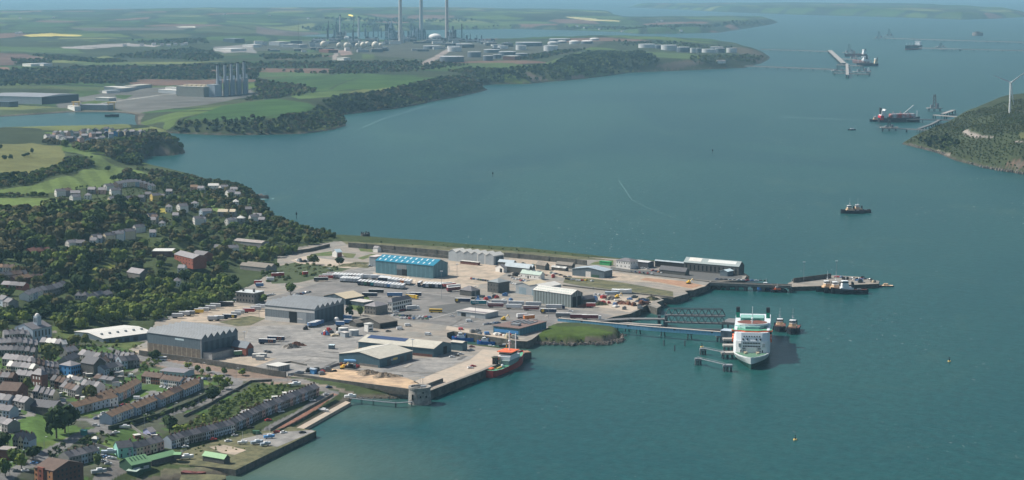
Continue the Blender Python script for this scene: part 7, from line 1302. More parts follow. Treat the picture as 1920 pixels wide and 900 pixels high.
for px, py in ((1155, 621), (1176, 622), (1197, 626), (1243, 631), (1293, 636)):
    x, y = P(px, py, 0); MB().rod((x - o.x - 2, y - o.y, -3), (x - o.x - 1, y - o.y, 5.2), .5).rod((x - o.x + 2, y - o.y, -3), (x - o.x + 1, y - o.y, 5.2), .5).box(x - o.x - 2.4, y - o.y - 1.5, 4.2, x - o.x + 2.4, y - o.y + 1.5, 5.2).build('pier', M_DSTEEL, t)
b = bld('boarding_hut', "dark blue boarding hut with pale roof between the walkway and the ferry", 'hut', (1351, 643), (1377, 645), (1384, 641), 9.8, 0, 'flat', 1, M_DBLUE, M_LBLUE, z=0)
def truss(A, B, label, h=5.2, z=6.2, n=9, wd=5.0):
    a = Vector((*P(*A, z), 0)); c = Vector((*P(*B, z), 0)); d = c - a; L = d.length; t = empty('truss_bridge', (a.x, a.y, 0), math.atan2(d.y, d.x), label, 'bridge', 'truss bridges of the ferry linkspan')
    MB().box(0, 0, z - .8, L, wd, z).build('deck', M_JET, t); s = L / n
    for k, yy in enumerate((0, wd)):
        m = MB(); m.rod((0, yy, z), (L, yy, z), .28, 4).rod((s * .5, yy, z + h), (L - s * .5, yy, z + h), .28, 4)
        for i in range(n): m.rod((i * s, yy, z), (i * s + s * .5, yy, z + h), .2, 4).rod((i * s + s * .5, yy, z + h), (i * s + s, yy, z), .2, 4)
        m.build('truss_side', M_DSTEEL, t)
    m = MB()
    for i in range(n): m.rod((i * s + s * .5, 0, z + h), (i * s + s * .5, wd, z + h), .16, 4)
    m.build('cross_beams', M_DSTEEL, t); return t
truss((1246, 604), (1360, 607), "nearer dark steel truss bridge of the ferry linkspan"); truss((1247, 590.5), (1360, 592.5), "farther dark steel truss bridge of the ferry linkspan")
jetty('access_ramp', "dark concrete road ramp on piers leading to the truss bridges", [(1120, 600), (1180, 597), (1246, 597)], 6.4, 8, 16, M_JET, 1.0, True, cat='ramp', pr=.7); jetty('access_ramp', "lower pale service ramp beside the truss bridges", [(1150, 603), (1200, 607), (1240, 609)], 4.2, 5, 20, M_JETP, .7, cat='ramp', pr=.5)
jetty('berth_pier', "dark berth structure between the truss bridges and the ferry", [(1360, 600), (1392, 602)], 7.5, 20, 10, M_JET, 2.0, True, cat='pier', pr=.7); jetty('berth_pier', "low dark pontoon ramp in front of the nearer truss bridge", [(1250, 613), (1300, 616), (1380, 618)], 2.6, 5, 14, M_DSTEEL, 1.0, cat='pier', pr=.5)
t = at_sea('bridge_tower', 1242, 610, 0, "pair of thick dark bridge towers at the landward end of the trusses", 'tower'); MB().box(-4, -2, -3, -1.6, 2, 8.5).build('tower_leg', M_DSTEEL, t); MB().box(1.8, -2, -3, 4.2, 2, 8.5).build('tower_leg', M_DSTEEL, t)
gD = 'berth dolphins beside the ferry'
for k, (px, py, w, lab) in enumerate(((1366, 646, 9, "small pale-topped platform farthest up the ferry's side"), (1366, 658, 9, "second pale-topped platform beside the ferry"), (1364, 672, 10, "third and largest pale-topped platform beside the ferry"), (1364, 696, 7, "dark dolphin nearest the ferry's bow"), (1318, 665, 5, "dark dolphin at the end of the upper catwalk"), (1309, 684, 5, "dark dolphin at the far left end of the lower catwalk"), (1352, 640, 8, "low pale fender block left of the boarding hut"))):
    platform(px, py, w, w * .8, 5.0, lab, name='berth_dolphin', group=gD, pr=.6, deckm=M_JETP if k < 3 or k == 6 else M_STEEL)
jetty('catwalk', "upper thin catwalk to the dark dolphin left of the ferry", [(1318, 652), (1358, 660)], 5.4, 1.4, 60, M_STEEL, .4, True, 'catwalk', .2); jetty('catwalk', "lower thin catwalk to the dark dolphin nearest the bow", [(1309, 671), (1360, 683)], 5.4, 1.4, 60, M_STEEL, .4, True, 'catwalk', .2)
for k, (px, py) in enumerate(((1245, 657), (1265, 668), (1284, 658))):
    if 1: x, y = P(px, py - 10 + 10, 0)
    x, y = P(px, (648, 658, 649)[k], 0); t = empty('mooring_pile', (x, y, 0), 0, "single dark pile in open water, %s of three below the walkway" % ('leftmost', 'middle', 'rightmost')[k], 'pile', 'three lone piles'); MB().rod((0, 0, -3), (0, 0, 4.4), .5, 8).build('pile_shaft', M_DSTEEL, t)
for px, py, h, lab in ((1336, 288, 8, "lone dark channel beacon in mid water"), (924, 332, 8, "lone dark channel beacon above the teal warehouse"), (556, 410, 8.5, "lone dark channel beacon off the wooded shore")):
    x, y = P(px, py, 0); t = empty('channel_beacon', (x, y, 0), 0, lab, 'beacon', 'channel beacons'); MB().rod((0, 0, -3), (0, 0, h), .35, 8).build('post', M_DSTEEL, t); MB().box(-.8, -.8, h * .55, .8, .8, h * .85).build('topmark', M_BLK, t)
for px, py, lab in ((1491, 825, "yellow and black can buoy in the open near water"), (1780, 678, "small pale buoy on the right of the water"), (1316, 651, "tiny pale mooring buoy by the upper catwalk")):
    x, y = P(px, py, 0); t = empty('marker_buoy', (x, y, 0), 0, lab, 'buoy', 'buoys'); MB().cyl(0, 0, -.5, .7, 1.3, 1.2, 12).build('float', mat('buoy_yellow', (.75, .55, .2), .6), t); MB().cyl(0, 0, .7, 2.2, .5, .3, 8).cyl(0, 0, 2.4, 3.2, .05, .45, 8).build('topmark', M_BLK, t)
jetty('footbridge', "thin wooden footbridge from the beach ramp to the round tower", [(656, 746), (700, 751), (742, 755), (772, 753)], 3.2, 1.6, 9, M_STEEL, .4, True, 'footbridge', .18)
# stone viaduct to the pier
t = empty('stone_viaduct', (0, 0, 0), 0, "low stone viaduct with arches joining the dockyard to the pier", 'viaduct'); a = Vector(P(1330, 531, 6)); c = Vector(P(1482, 537, 6)); d = (c - a); L = d.length; t.location = (a.x, a.y, -.4); t.rotation_euler = (0, 0, math.atan2(d.y, d.x))
MB().box(0, 0, 4.6, L, 9, 6.2).box(0, 0, 6.2, L, .5, 7.1).box(0, 8.5, 6.2, L, 9, 7.1).build('deck', M_STONE, t); pr = MB(); n = 9
for i in range(n + 1): pr.box(L * i / n - 1.1, .2, -3, L * i / n + 1.1, 8.8, 4.6)
for i in range(n):
    for k in range(6):
        f0, f1 = k / 6, (k + 1) / 6; X0, X1 = L * (i + f0) / n, L * (i + f1) / n; zz = 1.5 + 3.0 * math.sin(math.pi * (f0 + f1) / 2)
        pr.box(X0, .25, zz, X1, .7, 4.62)
pr.build('arches', M_DSTONE, t)
# small boats ashore
def boat(px, py, ang, L, label, hull=M_SWHITE, z=Z0, terr=False, stand=True, group='small boats ashore', cabin=M_SWHITE, mast=0, floatz=None):
    if terr: x, y, zz = T(px, py)
    else: zz = ZY if onyard(px, py) else z; x, y = P(px, py, zz)
    r = empty('small_boat', (x, y, zz + (.9 if stand else 0)), math.radians(ang), label, 'boat', group)
    st = [(q - L / 2, a, b * .5, c) for q, a, b, c in ship_st(L, L * .32, L * .16)]; MB().loft(hull_rings(st, -.3, None)).build('hull', hull, r); c_ = .6 if L > 11 else 1; MB().box(-L * .15 * c_, -L * .09 * c_, L * .13, L * .18 * c_, L * .09 * c_, L * (.27 if c_ == 1 else .19)).build('cabin', cabin, r)
    if stand: MB().box(-L * .3, -.5, -.9, -L * .24, .5, -.1).box(L * .2, -.5, -.9, L * .26, .5, -.1).build('cradle', M_DSTEEL, r)
    if mast: MB().rod((0, 0, L * .2), (0, 0, mast), .1, 4).build('mast', M_SILV, r)
    return r
for px, py, an, L, lab, hm in ((482, 833, 30, 8, "grey-blue yacht on a cradle, nearest the gravel in the boatyard", M_LBLUE), (505, 822, 25, 7, "blue yacht on a cradle under the sea-front street", M_BLUE), (498, 836, 35, 7, "pale blue yacht on a cradle nearest the quay edge", M_LBLUE), (455, 833, 15, 6, "low white boat beside the boatyard fence", M_SWHITE)): boat(px, py, an, L, lab, hm, mast=7)
boat(349, 861, 20, 9, "white motor boat on the ground left of the lone green-roofed shed"); boat(607, 771, -30, 8, "white boat on the beach ramp edge", z=2.2, stand=False); boat(657, 744, 20, 8, "white boat at the root of the thin footbridge", z=5, stand=False)
boat(1166, 550.5, -12, 18, "long white upturned boat at the edge of the grassy pier"); boat(1148, 553, -4, 13, "pale blue boat beside the long white one", M_LBLUE); boat(206, 852, 10, 10, "pale blue boat in the yard below the garden wall", M_LBLUE, terr=True)
boat(186, 888, 30, 9, "grey boat on land between the flats and the green shed", M_LGREY, terr=True); boat(172, 848, 20, 9, "white boat in the yard behind the slate terrace", terr=True); boat(308, 880, -5, 14, "dark moored boat in the small basin behind the slip", M_HBLK, z=0, stand=False, group=None)
boat(364, 893, -18, 15, "old rust-red wooden hull lying beside the slip, the upper one", mat('old_red_hull', (.15, .05, .045), .8, .3, 1), z=1, stand=False, group=None, cabin=M_DECKR); boat(388, 899, -10, 13, "old brown wooden hull lying at the slip, the lower one", mat('old_brown_hull', (.14, .08, .06), .8, .3, 1), z=1, stand=False, group=None, cabin=M_DECKR)
boat(918, 652, 0, 8, "small white boat tied by the pale quay in the basin", z=0, stand=False); boat(945, 650, 0, 8, "small dark dinghy near the basin mouth", M_HBLK, z=0, stand=False); boat(210, 219, 0, 30, "flat dark barge moored off the power station quay", M_HBLK, z=0, stand=False, group=None, cabin=M_DSTEEL)
boat(553, 724, 30, 9, "white motor cruiser behind the sea-facing terrace", terr=True); boat(234, 804, 0, 7, "white boat in a garden by the bypass", terr=True)
# ------------------------------------------------------------ power station and refinery
M_STK = mat('stack_grey', (.29, .33, .38), .6, .08, .1); M_CHIM = mat('pale_concrete_stack', (.50, .48, .45), .8, .06, .05); M_TANKG = mat('tank_blue_grey', (.10, .13, .165), .6, .1, .05); M_TANKW = mat('tank_white', (.52, .54, .55), .5, .06, .05)
M_PLANT = mat('plant_steel', (.025, .032, .04), .7, .3, .15, col2=(.08, .09, .10))
gP = 'power station boiler stacks'
for k, (x, y, tp) in enumerate(((409, 181, 121), (422.5, 180, 120), (434.5, 179, 119), (446.5, 178, 117), (458.5, 177, 115))):
    X, Y, Z = T(x, y); h = (y - tp) * Y / FPX * 1.01; t = empty('power_station_stack', (X, Y, Z), 0, "tall grey power station stack, %s of five counted from the turbine hall" % ORD[k], 'chimney', gP); MB().cyl(0, 0, -2, h - 3, 3.6, 3.3, 14).build('stack_shaft', M_STK, t); MB().cyl(0, 0, h - 3, h, 4.0, None, 14).build('stack_cap', M_PLANT, t)
    MB().box(-5.5, 4, -2, 5.5, 34, h * .5).box(-4, 30, h * .5, 4, 33, h * .6).build('boiler_house', M_STK, t)
b = bld('turbine_hall', "pale power station hall with cream roof beside the five stacks", 'power station', (331, 180), (382, 182), (392, 176), 24, 0, 'flat', 1, mat('olive_grey_wall', (.20, .21, .19), .7, .06, .1), M_CROOF, D=60, terr=True, th=1)
for k in range(5): MB().box(b.L * (.12 + .17 * k), 14, 25, b.L * (.12 + .17 * k) + 9, 42, 28).build('roof_vent', M_BEIGE, b.roof)
bld('control_block', "blue-grey power station block between the hall and the stacks", 'building', (388, 181.5), (403, 182), (405, 178), 30, 0, 'flat', 1, mat('pale_block', (.36, .42, .48), .6), M_LGREY, D=25, terr=True)
b = bld('port_shed', "very large grey shed with dark end wall at the far left shore", 'shed', (-30, 193), (78, 196), (148, 188), 17, 20, 'gx', 1, mat('pale_grey_shed_wall', (.42, .46, .49), .6, .05, .1), mat('grey_far_roof', (.24, .25, .27), .6, .06, .05), terr=True); panel(b, 'r', 1, 0, b.D - 2, 16.5, 'dark_end_wall', mat('dark_end', (.04, .045, .055), .8), 1)
FB = [((-10, 200), (17, 201), 11, 30, M_DBLUE, M_DBLUE, "small dark shed in front of the very large grey shed"), ((195, 169), (232, 170), 8, 40, M_LGREY, M_WROOF, "white-roofed low building, first behind the power station yard"), ((232, 172), (258, 169), 8, 30, M_LGREY, M_CROOF, "cream-roofed low building, second behind the power station yard"), ((253, 167), (285, 164), 8, 30, M_LGREY, M_CROOF, "cream-roofed low building, third behind the power station yard"),
 ((200, 175), (225, 174), 6, 22, M_WHITE, M_LGREY, "white cabin row before the cream-roofed buildings"), ((179, 189), (204, 190), 7, 25, M_LGREY, M_WROOF, "white shed beside the yellow gantries"), ((127, 205), (140, 207), 8, 14, M_WHITE, M_WROOF, "small white shed at the creek quay"), ((150, 206), (202, 207), 11, 36, M_MGREY, mat('grey_far_roof', (.24, .25, .27)), "long grey-roofed quay building by the yellow gantries"),
 ((297, 174), (330, 176), 8, 24, M_LGREY, M_WROOF, "white building group left of the turbine hall"), ((310, 168), (330, 169), 6, 18, M_WHITE, M_WROOF, "small white building behind the turbine hall"), ((42, 124), (58, 125), 7, 30, M_WHITE, M_WROOF, "white farm building in the brown fields"), ((64, 123), (82, 124), 7, 30, M_WHITE, M_LGREY, "second white farm building in the brown fields"),
 ((504, 85), (524, 85.5), 14, 60, M_LGREY, M_WROOF, "low white refinery office at the left of the plant"), ((530, 89), (562, 89.5), 12, 60, M_LGREY, M_WROOF, "long striped white refinery building"), ((598, 98), (616, 99), 10, 40, M_DBRICK, M_RTILE, "low orange-roofed building before the round spheres"), ((400, 96), (433, 97), 10, 80, M_WHITE, M_WROOF, "pale flat building in the clearing left of the refinery"),
 ((943, 112), (965, 112.5), 12, 40, M_DBRICK, M_WROOF, "bright white-fronted shed among the near tanks"), ((632, 113), (645, 113.5), 8, 30, M_WHITE, M_WROOF, "tiny white building at the foot of the brown field"), ((418, 79), (440, 79.5), 14, 60, M_DBLUE, M_MGREY, "dark shed at the far-left refinery edge"), ((455, 88), (475, 88.5), 9, 50, M_WHITE, M_WROOF, "white shed beside the refinery car park")]
for A, B, h, D, wm_, rm_, lab in FB: bld('industrial_shed', lab, 'building', A, B, B, h, 0, 'flat', 1, wm_, rm_, D=D, terr=True, th=.8)
for k, (x, y) in enumerate(((143, 205), (209, 206))):
    X, Y, Z = T(x, y); t = empty('gantry_crane', (X, Y, Z), 0, "yellow dockside gantry, %s on the creek quay" % ('left of two' if k == 0 else 'right of two'), 'crane'); m = MB(); [m.rod((a, b_, 0), (a, b_, 16), .8, 4) for a in (-6, 6) for b_ in (-4, 4)]; m.box(-9, -5, 15, 9, 5, 17.5).build('gantry', mat('faded_yellow', (.6, .42, .15), .7), t)
gR = 'refinery stacks and columns'
def stack(x, yb, yt, wpx, lab, m=M_CHIM, taper=.75, band=None, name='refinery_chimney', cat='chimney', h=None):
    X, Y, Z = T(x, yb); s = Y / FPX; h = h or (yb - yt) * s; r = wpx * s / 2; t = empty(name, (X, Y, Z), 0, lab, cat, gR); MB().cyl(0, 0, -3, h, r, r * taper, 12).build('shaft', m, t)
    if band: MB().cyl(0, 0, h * .93, h + 1, r * taper * 1.15, None, 12).build('cap', M_PLANT, t)
    return t
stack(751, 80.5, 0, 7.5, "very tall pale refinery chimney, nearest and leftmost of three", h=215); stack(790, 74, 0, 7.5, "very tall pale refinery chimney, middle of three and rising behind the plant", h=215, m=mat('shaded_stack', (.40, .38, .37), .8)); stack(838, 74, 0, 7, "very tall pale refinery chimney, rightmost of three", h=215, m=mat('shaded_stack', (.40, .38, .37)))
stack(638, 68, 28, 3.6, "shorter grey stack with dark top at the left of the plant", band=1); stack(673, 70, 31, 4.4, "shorter pale stack beside the flare", band=1)
cols = [(616, 72, 39, 1.6), (614, 74, 52, 3), (631, 70, 41, 3), (634, 70, 44, 2), (627, 70, 55, 4), (685, 68, 53, 4), (690, 70, 60, 3), (700, 70, 51, 2.4), (709, 70, 51, 1.8), (715, 70, 53, 2.6), (771, 70, 44, 3), (777, 72, 50, 3), (766, 72, 58, 5), (849, 72, 49, 4.5), (854, 74, 56, 4), (866, 74, 45, 2.6), (875, 76, 66, 4), (882, 76, 64, 1.4), (870, 76, 62, 1.2), (894, 76, 66, 1.4), (903, 77, 66, 2.6), (840, 76, 60, 5), (925, 78, 73, 6), (788, 74, 56, 8), (797, 74, 60, 5), (802, 74, 64, 2), (744, 74, 60, 8), (662, 80, 55, 3.4)]
for k, (x, yb, yt, wd) in enumerate(cols): stack(x, yb, yt, wd, "dark refinery column, %s from the left" % ordn(sorted(c[0] for c in cols).index(x)), m=M_PLANT, taper=.85, name='refinery_column', cat='column')
for x, yb, yt, lab in ((663, 96, 31, "thin tall flare stack with a small flame"), (560, 97, 42, "thin lattice mast left of the plant")):
    X, Y, Z = T(x, yb); s = Y / FPX; h = (yb - yt) * s; t = empty('flare_stack', (X, Y, Z), 0, lab, 'mast'); MB().rod((0, 0, 0), (0, 0, h), .8 if x > 600 else .55, 5).build('mast_shaft', M_PLANT, t)
    if x > 600: MB().loft([[(-1 - 18 * f, (1 + 4 * f * (1 - f)) * math.cos(a), h + 1 + 4 * f + (1.2 + 5 * f * (1 - f)) * math.sin(a)) for a in (0, 1.57, 3.14, 4.71)] for f in (0, .3, .6, 1)]).build('flame', mat('flame', (.8, .6, .1), .9, emit=((1, .75, .25), 1.4)), t)
# dense process structures
gQ = 'refinery process blocks'
for k, (x, yb, yt, wd) in enumerate(((729, 72, 48, 14), (735, 74, 56, 14), (751, 76, 60, 12), (778, 74, 58, 10), (790, 74, 57, 16), (847, 76, 60, 10), (640, 74, 62, 18), (600, 78, 72, 26), (665, 78, 70, 24), (700, 78, 70, 30), (765, 78, 68, 26), (815, 78, 72, 34), (855, 78, 70, 30), (885, 79, 73, 24), (910, 80, 74, 30), (950, 83, 79, 16), (628, 78, 70, 22), (740, 80, 74, 40))):
    X, Y, Z = T(x, yb); s = Y / FPX; W_ = wd * s; H = (yb - yt) * s * 1.25; rr = random.Random(k); m = MB(); t = empty('process_unit', (X, Y, Z), 0, "cluttered steel process unit of the refinery, %s counted from the left" % ordn(k), 'industrial plant', gQ)
    fr = MB()
    for i in range(14): x0 = rr.uniform(-.5, .35) * W_; ww = rr.uniform(.08, .3) * W_; hh = H * rr.uniform(.3, 1) ; y0 = rr.uniform(-10, 25); fr.box(x0, y0, -2, x0 + ww, y0 + 9, hh)
    fr.build('frame_block', M_PLANT, t)
    for i in range(12): x0 = rr.uniform(-.5, .5) * W_; m.cyl(x0, rr.uniform(-14, 20), -2, H * rr.uniform(.4, 1.05), rr.uniform(1.2, 3), None, 7)
    m.build('vessels', M_STK, t); pp = MB()
    for i in range(9): z_ = H * rr.uniform(.1, .6); pp.rod((-W_ * .5, -12, z_), (W_ * rr.uniform(0, .6), -12 + rr.uniform(-3, 3), z_), .8, 4)
    pp.build('pipework', M_LGREY, t)
def tank(x, yb, yt, wpx, lab, dome=0, white=0, name='storage_tank', cat='tank', group='refinery storage tanks'):
    X, Y, Z = T(x, yb); s = Y / FPX; r = wpx * s / 2; h = max(7, (yb - yt) * s * .95 - r * .0); h = min(h, 20); t = empty(name, (X, Y + r, hq(X, Y + r) - 1), 0, lab, cat, group)
    MB().cyl(0, 0, -3, h, r, None, 26).build('tank_shell', M_TANKW if white else M_TANKG, t)
    if dome: MB().dome(0, 0, h, r * .98, h * .35, 26).build('dome_roof', M_WHITE, t)
    else: MB().cyl(0, 0, h, h + 1.2, r * 1.01, None, 26).build('rim', M_TANKW, t)
TK = [(847, 117, 107, 45, 0, 0), (889, 107.5, 97, 25, 0, 0), (915, 114, 104, 19, 0, 0), (932, 110, 102, 16, 0, 0), (951, 106, 97, 32, 0, 0), (978, 110, 100, 22, 0, 0), (852, 97, 88, 26, 0, 1), (870, 88, 82, 30, 0, 0), (922, 99, 93, 30, 0, 0), (943, 92, 86, 20, 0, 1), (977, 94, 85, 20, 0, 1),
      (992, 87, 79, 50, 0, 0), (1033, 96, 86, 27, 0, 1), (1037, 83, 79, 20, 1, 1), (1054, 81, 77, 17, 1, 0), (1077, 82, 77, 19, 1, 1), (1101, 82, 77, 22, 1, 0), (1115, 76, 72, 18, 1, 1), (1050, 78, 74, 40, 0, 0), (810, 92, 86, 34, 0, 0)]
for k, q in enumerate(TK): tank(q[0], q[1], q[2], q[3], "%s%s refinery tank, %s from the left among the main tank farm" % ('domed ' if q[4] else 'flat-topped ', 'white' if q[5] else 'blue-grey', ordn(sorted(c[0] for c in TK).index(q[0]))), q[4], q[5])
TK2 = [(1214, 90, 83, 32), (1235, 91, 84, 13), (1256, 95, 85, 31), (1282, 98, 88, 24), (1300, 99, 90, 11), (1311, 99, 90, 10), (1330, 99, 92, 26), (1351, 99, 90, 19), (1373, 99, 90, 20), (1345, 93, 88, 24)]
for k, q in enumerate(TK2): tank(q[0], q[1], q[2], q[3], "pale-rimmed tank on the wooded headland, %s from the plant end" % ordn(sorted(c[0] for c in TK2).index(q[0])), 0, k % 2 == 0, group='tanks on the headland')
SPH = [(607, 88, 6.5), (636, 88, 5), (650, 89, 5.5), (655, 88, 4.5), (681, 88, 5.5), (689, 86, 5), (704, 90, 7), (713, 89, 5), (670, 87, 4)]
for k, (x, y, r) in enumerate(SPH):
    X, Y, Z = T(x, y + 3); r_ = r * Y / FPX; t = empty('gas_sphere', (X, Y, Z), 0, "cream spherical gas tank, %s from the left before the plant" % ORD[k], 'tank', 'spherical gas tanks'); MB().ball(0, 0, r_ + 3, r_, 16, 10).build('sphere_shell', mat('cream_sphere', (.62, .58, .48), .5, .05, .1), t, True)
    m = MB(); [m.rod((r_ * .9 * math.cos(a), r_ * .9 * math.sin(a), -2), (r_ * .9 * math.cos(a), r_ * .9 * math.sin(a), r_ + 2), .5, 4) for a in (0, 1.05, 2.1, 3.14, 4.2, 5.2)]; m.build('legs_ring', M_PLANT, t)
for x, y, r, lab in ((651, 74, 6, "small white domed roof between the shorter stacks"), (816, 75, 12, "wide white domed roof between middle and right chimneys"), (706, 76, 4, "small white dome in the middle of the plant")):
    X, Y, Z = T(x, y); r_ = r * Y / FPX; t = empty('domed_tank', (X, Y, Z), 0, lab, 'tank'); MB().cyl(0, 0, -2, r_ * .5, r_, None, 20).build('tank_shell', M_TANKW, t); MB().dome(0, 0, r_ * .5, r_, r_ * .5, 20).build('dome_roof', M_WHITE, t)
# scattered far buildings, as small white houses
FH = [(35, 35), (98, 34), (420, 28), (576, 36), (503, 30), (1080, 50), (1095, 53), (1123, 56), (1165, 60), (1275, 59), (1230, 42), (1240, 40), (1345, 118), (1352, 118), (28, 64), (35, 63), (300, 86), (312, 87), (325, 85), (285, 85), (338, 86), (345, 84), (262, 86), (230, 87)]
for k, (x, y) in enumerate(FH): X, Y, Z = T(x, y); house(X, Y, Z, .3 * hash2(k, 2), 16, 12, 6, 10, M_WHITE, M_LSLATE if k % 2 else M_SLATE, 'x0', "tiny white far building in distant country, %s going rightwards" % ordn(sorted(range(len(FH)), key=lambda q: FH[q][0]).index(k)), name='distant_house', group='far white buildings')
PH = sorted([(485 + 470 * hash2(k, 1.7), 81 + 17 * hash2(k, 2.9) ** 1.3) for k in range(64)])
for k, (x, y) in enumerate(PH):
    X, Y, Z = T(x, y); w_ = 12 + 40 * hash2(k, 5); h = 5 + 9 * hash2(k, 6); t = empty('plant_building', (X, Y, Z), .4 * hash2(k, 3), "small low building before the refinery plant, %s from the left" % ordn(k), 'building', 'small refinery buildings'); MB().box(-w_ / 2, 0, -2, w_ / 2, 14, h).build('wall', [M_WHITE, M_LGREY, M_PLANT, M_DBLUE, M_PLANT][k % 5], t); MB().box(-w_ / 2 - .4, -.4, h, w_ / 2 + .4, 14.4, h + .8).build('roof', [M_WROOF, M_LGREY, M_STK][k % 3], t)
# wind turbine on the right hill
X, Y, Z = T(1893, 212); s = Y / FPX; t = empty('wind_turbine', (X, Y, Z - 1), 0, "white three-bladed wind turbine on the right-hand hill", 'wind turbine'); H = 57 * s
M_TURB = mat('turbine_white', (.78, .79, .79), .4, .03, .2); MB().cyl(0, 0, -2, H, 2.0, 1.2, 14).build('tower', M_TURB, t); nc = MB().rod((0, -3.5, H + 1), (0, 4.5, H + 1), 1.7, 10).build('nacelle', M_TURB, t); MB().ball(0, -4.4, H + 1, 1.6, 10, 6).build('hub', M_TURB, nc)
for a in (math.radians(38), math.radians(158), math.radians(278)):
    d = Vector((math.cos(a), 0, math.sin(a))); e = Vector((-math.sin(a), 0, math.cos(a))); c0 = Vector((0, -4.6, H + 1)); Lb = 37 if math.sin(a) > 0 else 40; rg = []
    for f, cw, th in ((0, 1.2, 1.0), (.12, 3.0, .7), (.4, 2.4, .5), (.8, 1.3, .3), (1, .5, .15)): c = c0 + d * Lb * f; rg.append([tuple(c + e * cw * .4 + Vector((0, th, 0))), tuple(c - e * cw * .6), tuple(c + e * cw * .4 - Vector((0, th, 0)))])
    if math.sin(a) > -.5: MB().loft(rg).build('blade', M_TURB, t)
    else: MB().loft(rg).build('blade', M_TURB, t)
# lamp masts and street lamps
for px, yb, yt, lab in ((828, 561, 508, "tall floodlight mast in the middle of the trailer park"), (1029, 598, 545, "tall floodlight mast in front of the ribbed shed"), (891.5, 598, 536, "tall floodlight mast before the flat customs shed"), (1507, 530, 491, "tall lamp mast on the pier, landward"), (1568, 520, 489, "tall lamp mast on the pier head"), (774, 672, 636, "lamp mast between the two cream-roofed warehouses"), (486, 598, 570, "tall mast beside the white-banded hangar"), (458, 636, 622, "lamp post beside the zigzag hangar"), (617, 524, 503, "lamp mast at the trailer park edge"), (857, 523, 495, "lamp mast on the pale gravel"), (793, 726, 708, "lamp post just behind the round tower")):
    x, y = P(px, yb, Z0); h = (yb - yt) * y / FPX; t = empty('lamp_mast', (x, y, Z0), 0, lab, 'lamp post', 'tall lamp masts'); MB().rod((0, 0, 0), (0, 0, h), .16, 5).build('pole', M_STEEL, t); MB().box(-1.2, -.4, h, 1.2, .4, h + .5).build('lamp_head', M_SWHITE, t)
for k, (px, yb, yt) in enumerate(((18, 896, 866), (41, 880, 843), (128, 818, 805), (271, 810, 776), (328, 783, 755), (373, 762, 738), (104, 905, 889), (83, 842, 822), (258, 766, 751), (391, 750, 728), (443, 712, 690), (540, 724, 708), (129, 790, 777), (186, 798, 790), (354, 694, 676), (380, 700, 680))):
    x, y, z = T(px, yb); h = max(7, (yb - yt) * y / FPX); t = empty('street_lamp', (x, y, z), 0, "thin street lamp, %s from the left along the town roads" % ordn(sorted([18, 41, 128, 271, 328, 373, 104, 83, 258, 391, 443, 540, 129, 186, 354, 380]).index(px)), 'street lamp', 'street lamps'); MB().rod((0, 0, 0), (0, 0, h), .1, 5).rod((0, 0, h), (1.2, 0, h + .3), .07, 4).build('pole', M_STEEL, t); MB().box(.8, -.25, h + .2, 1.8, .25, h + .42).build('lamp_head', M_SWHITE, t)
# ------------------------------------------------------------ trees
TONE = {'bright green': (.155, .20, .042), 'mid green': (.088, .128, .034), 'dark green': (.036, .062, .024), 'brownish': (.12, .11, .052), 'olive': (.118, .135, .044), 'copper': (.085, .042, .030)}
def leafmat(nm):
    m = mat('leaves_' + nm.replace(' ', '_'), TONE[nm], .85, .35, .6, spec=.1)
    return m
def crown_np(rng, n, w, h, q, lobes=7):
    """leaf clump quads spread over an uneven group of lobes; unit metres"""
    cs = []
    for _ in range(lobes):
        a = rng.uniform(0, 6.28); rr = rng.uniform(0, .55) * w / 2; cs.append((rr * math.cos(a), rr * math.sin(a), rng.uniform(.35, .78) * h, rng.uniform(.42, .62) * w / 2))
    cs.append((0, 0, .62 * h, .6 * w / 2))
    V = np.zeros((n, 4, 3))
    for i in range(n):
        c = cs[rng.integers(len(cs))]; v = rng.normal(size=3); v[2] = v[2] * .9 + .25; v /= np.linalg.norm(v)
        p = np.array(c[:3]) + v * c[3] * rng.uniform(.86, 1.06) * np.array([1, 1, h / w * .75])
        nn = v + rng.normal(size=3) * .24; nn /= np.linalg.norm(nn); a = np.cross(nn, rng.normal(size=3)); a /= np.linalg.norm(a); b = np.cross(nn, a); s = q * rng.uniform(.6, 1.2) / 2
        for k, (sa, sb) in enumerate(((-1, -1), (1, -1), (1, 1), (-1, 1))): V[i, k] = p + a * sa * s * rng.uniform(.7, 1.2) + b * sb * s * rng.uniform(.7, 1.2)
    return V
rngT = np.random.default_rng(3); TREEM = {}
def tree_meshes(tone):
    if tone in TREEM: return TREEM[tone]
    L = []
    for k in range(3):
        w, h = ((10, 9.5), (9, 11), (12, 10))[k]
        V = crown_np(rngT, 420, w, h, 1.5, 9); me = mesh_of('crown', V.reshape(-1, 3).tolist(), [(4 * i, 4 * i + 1, 4 * i + 2, 4 * i + 3) for i in range(len(V))], leafmat(tone))
        tr = MB().cyl(0, 0, -1.5, h * .6, .38, .2, 7); [tr.rod((0, 0, h * .3), (w * .28 * math.cos(a + k), w * .28 * math.sin(a + k), h * .62), .13, 5) for a in (0, 2.1, 4.2)]
        L.append((me, tr.mesh('trunk', mat('bark', (.10, .08, .06), .9, .3, 1))))
    TREEM[tone] = L; return L
OCC = [(o.matrix_world @ Vector((0, 0, 0))) for o in []]
FOOT = []
bpy.context.view_layer.update()
for o in COL.objects:
    if o.parent is None and o.type == 'EMPTY' and o.get('category') not in (None, 'car', 'van', 'street lamp', 'lamp post'):
        for c in o.children:
            if c.name.startswith('wall') and c.type == 'MESH' and not c.name.startswith('wall_face'):
                bb = [c.matrix_world @ Vector(v) for v in c.bound_box]; cx = sum(v.x for v in bb) / 8; cy = sum(v.y for v in bb) / 8; FOOT.append((cx, cy, max((v.xy - Vector((cx, cy))).length for v in bb)))
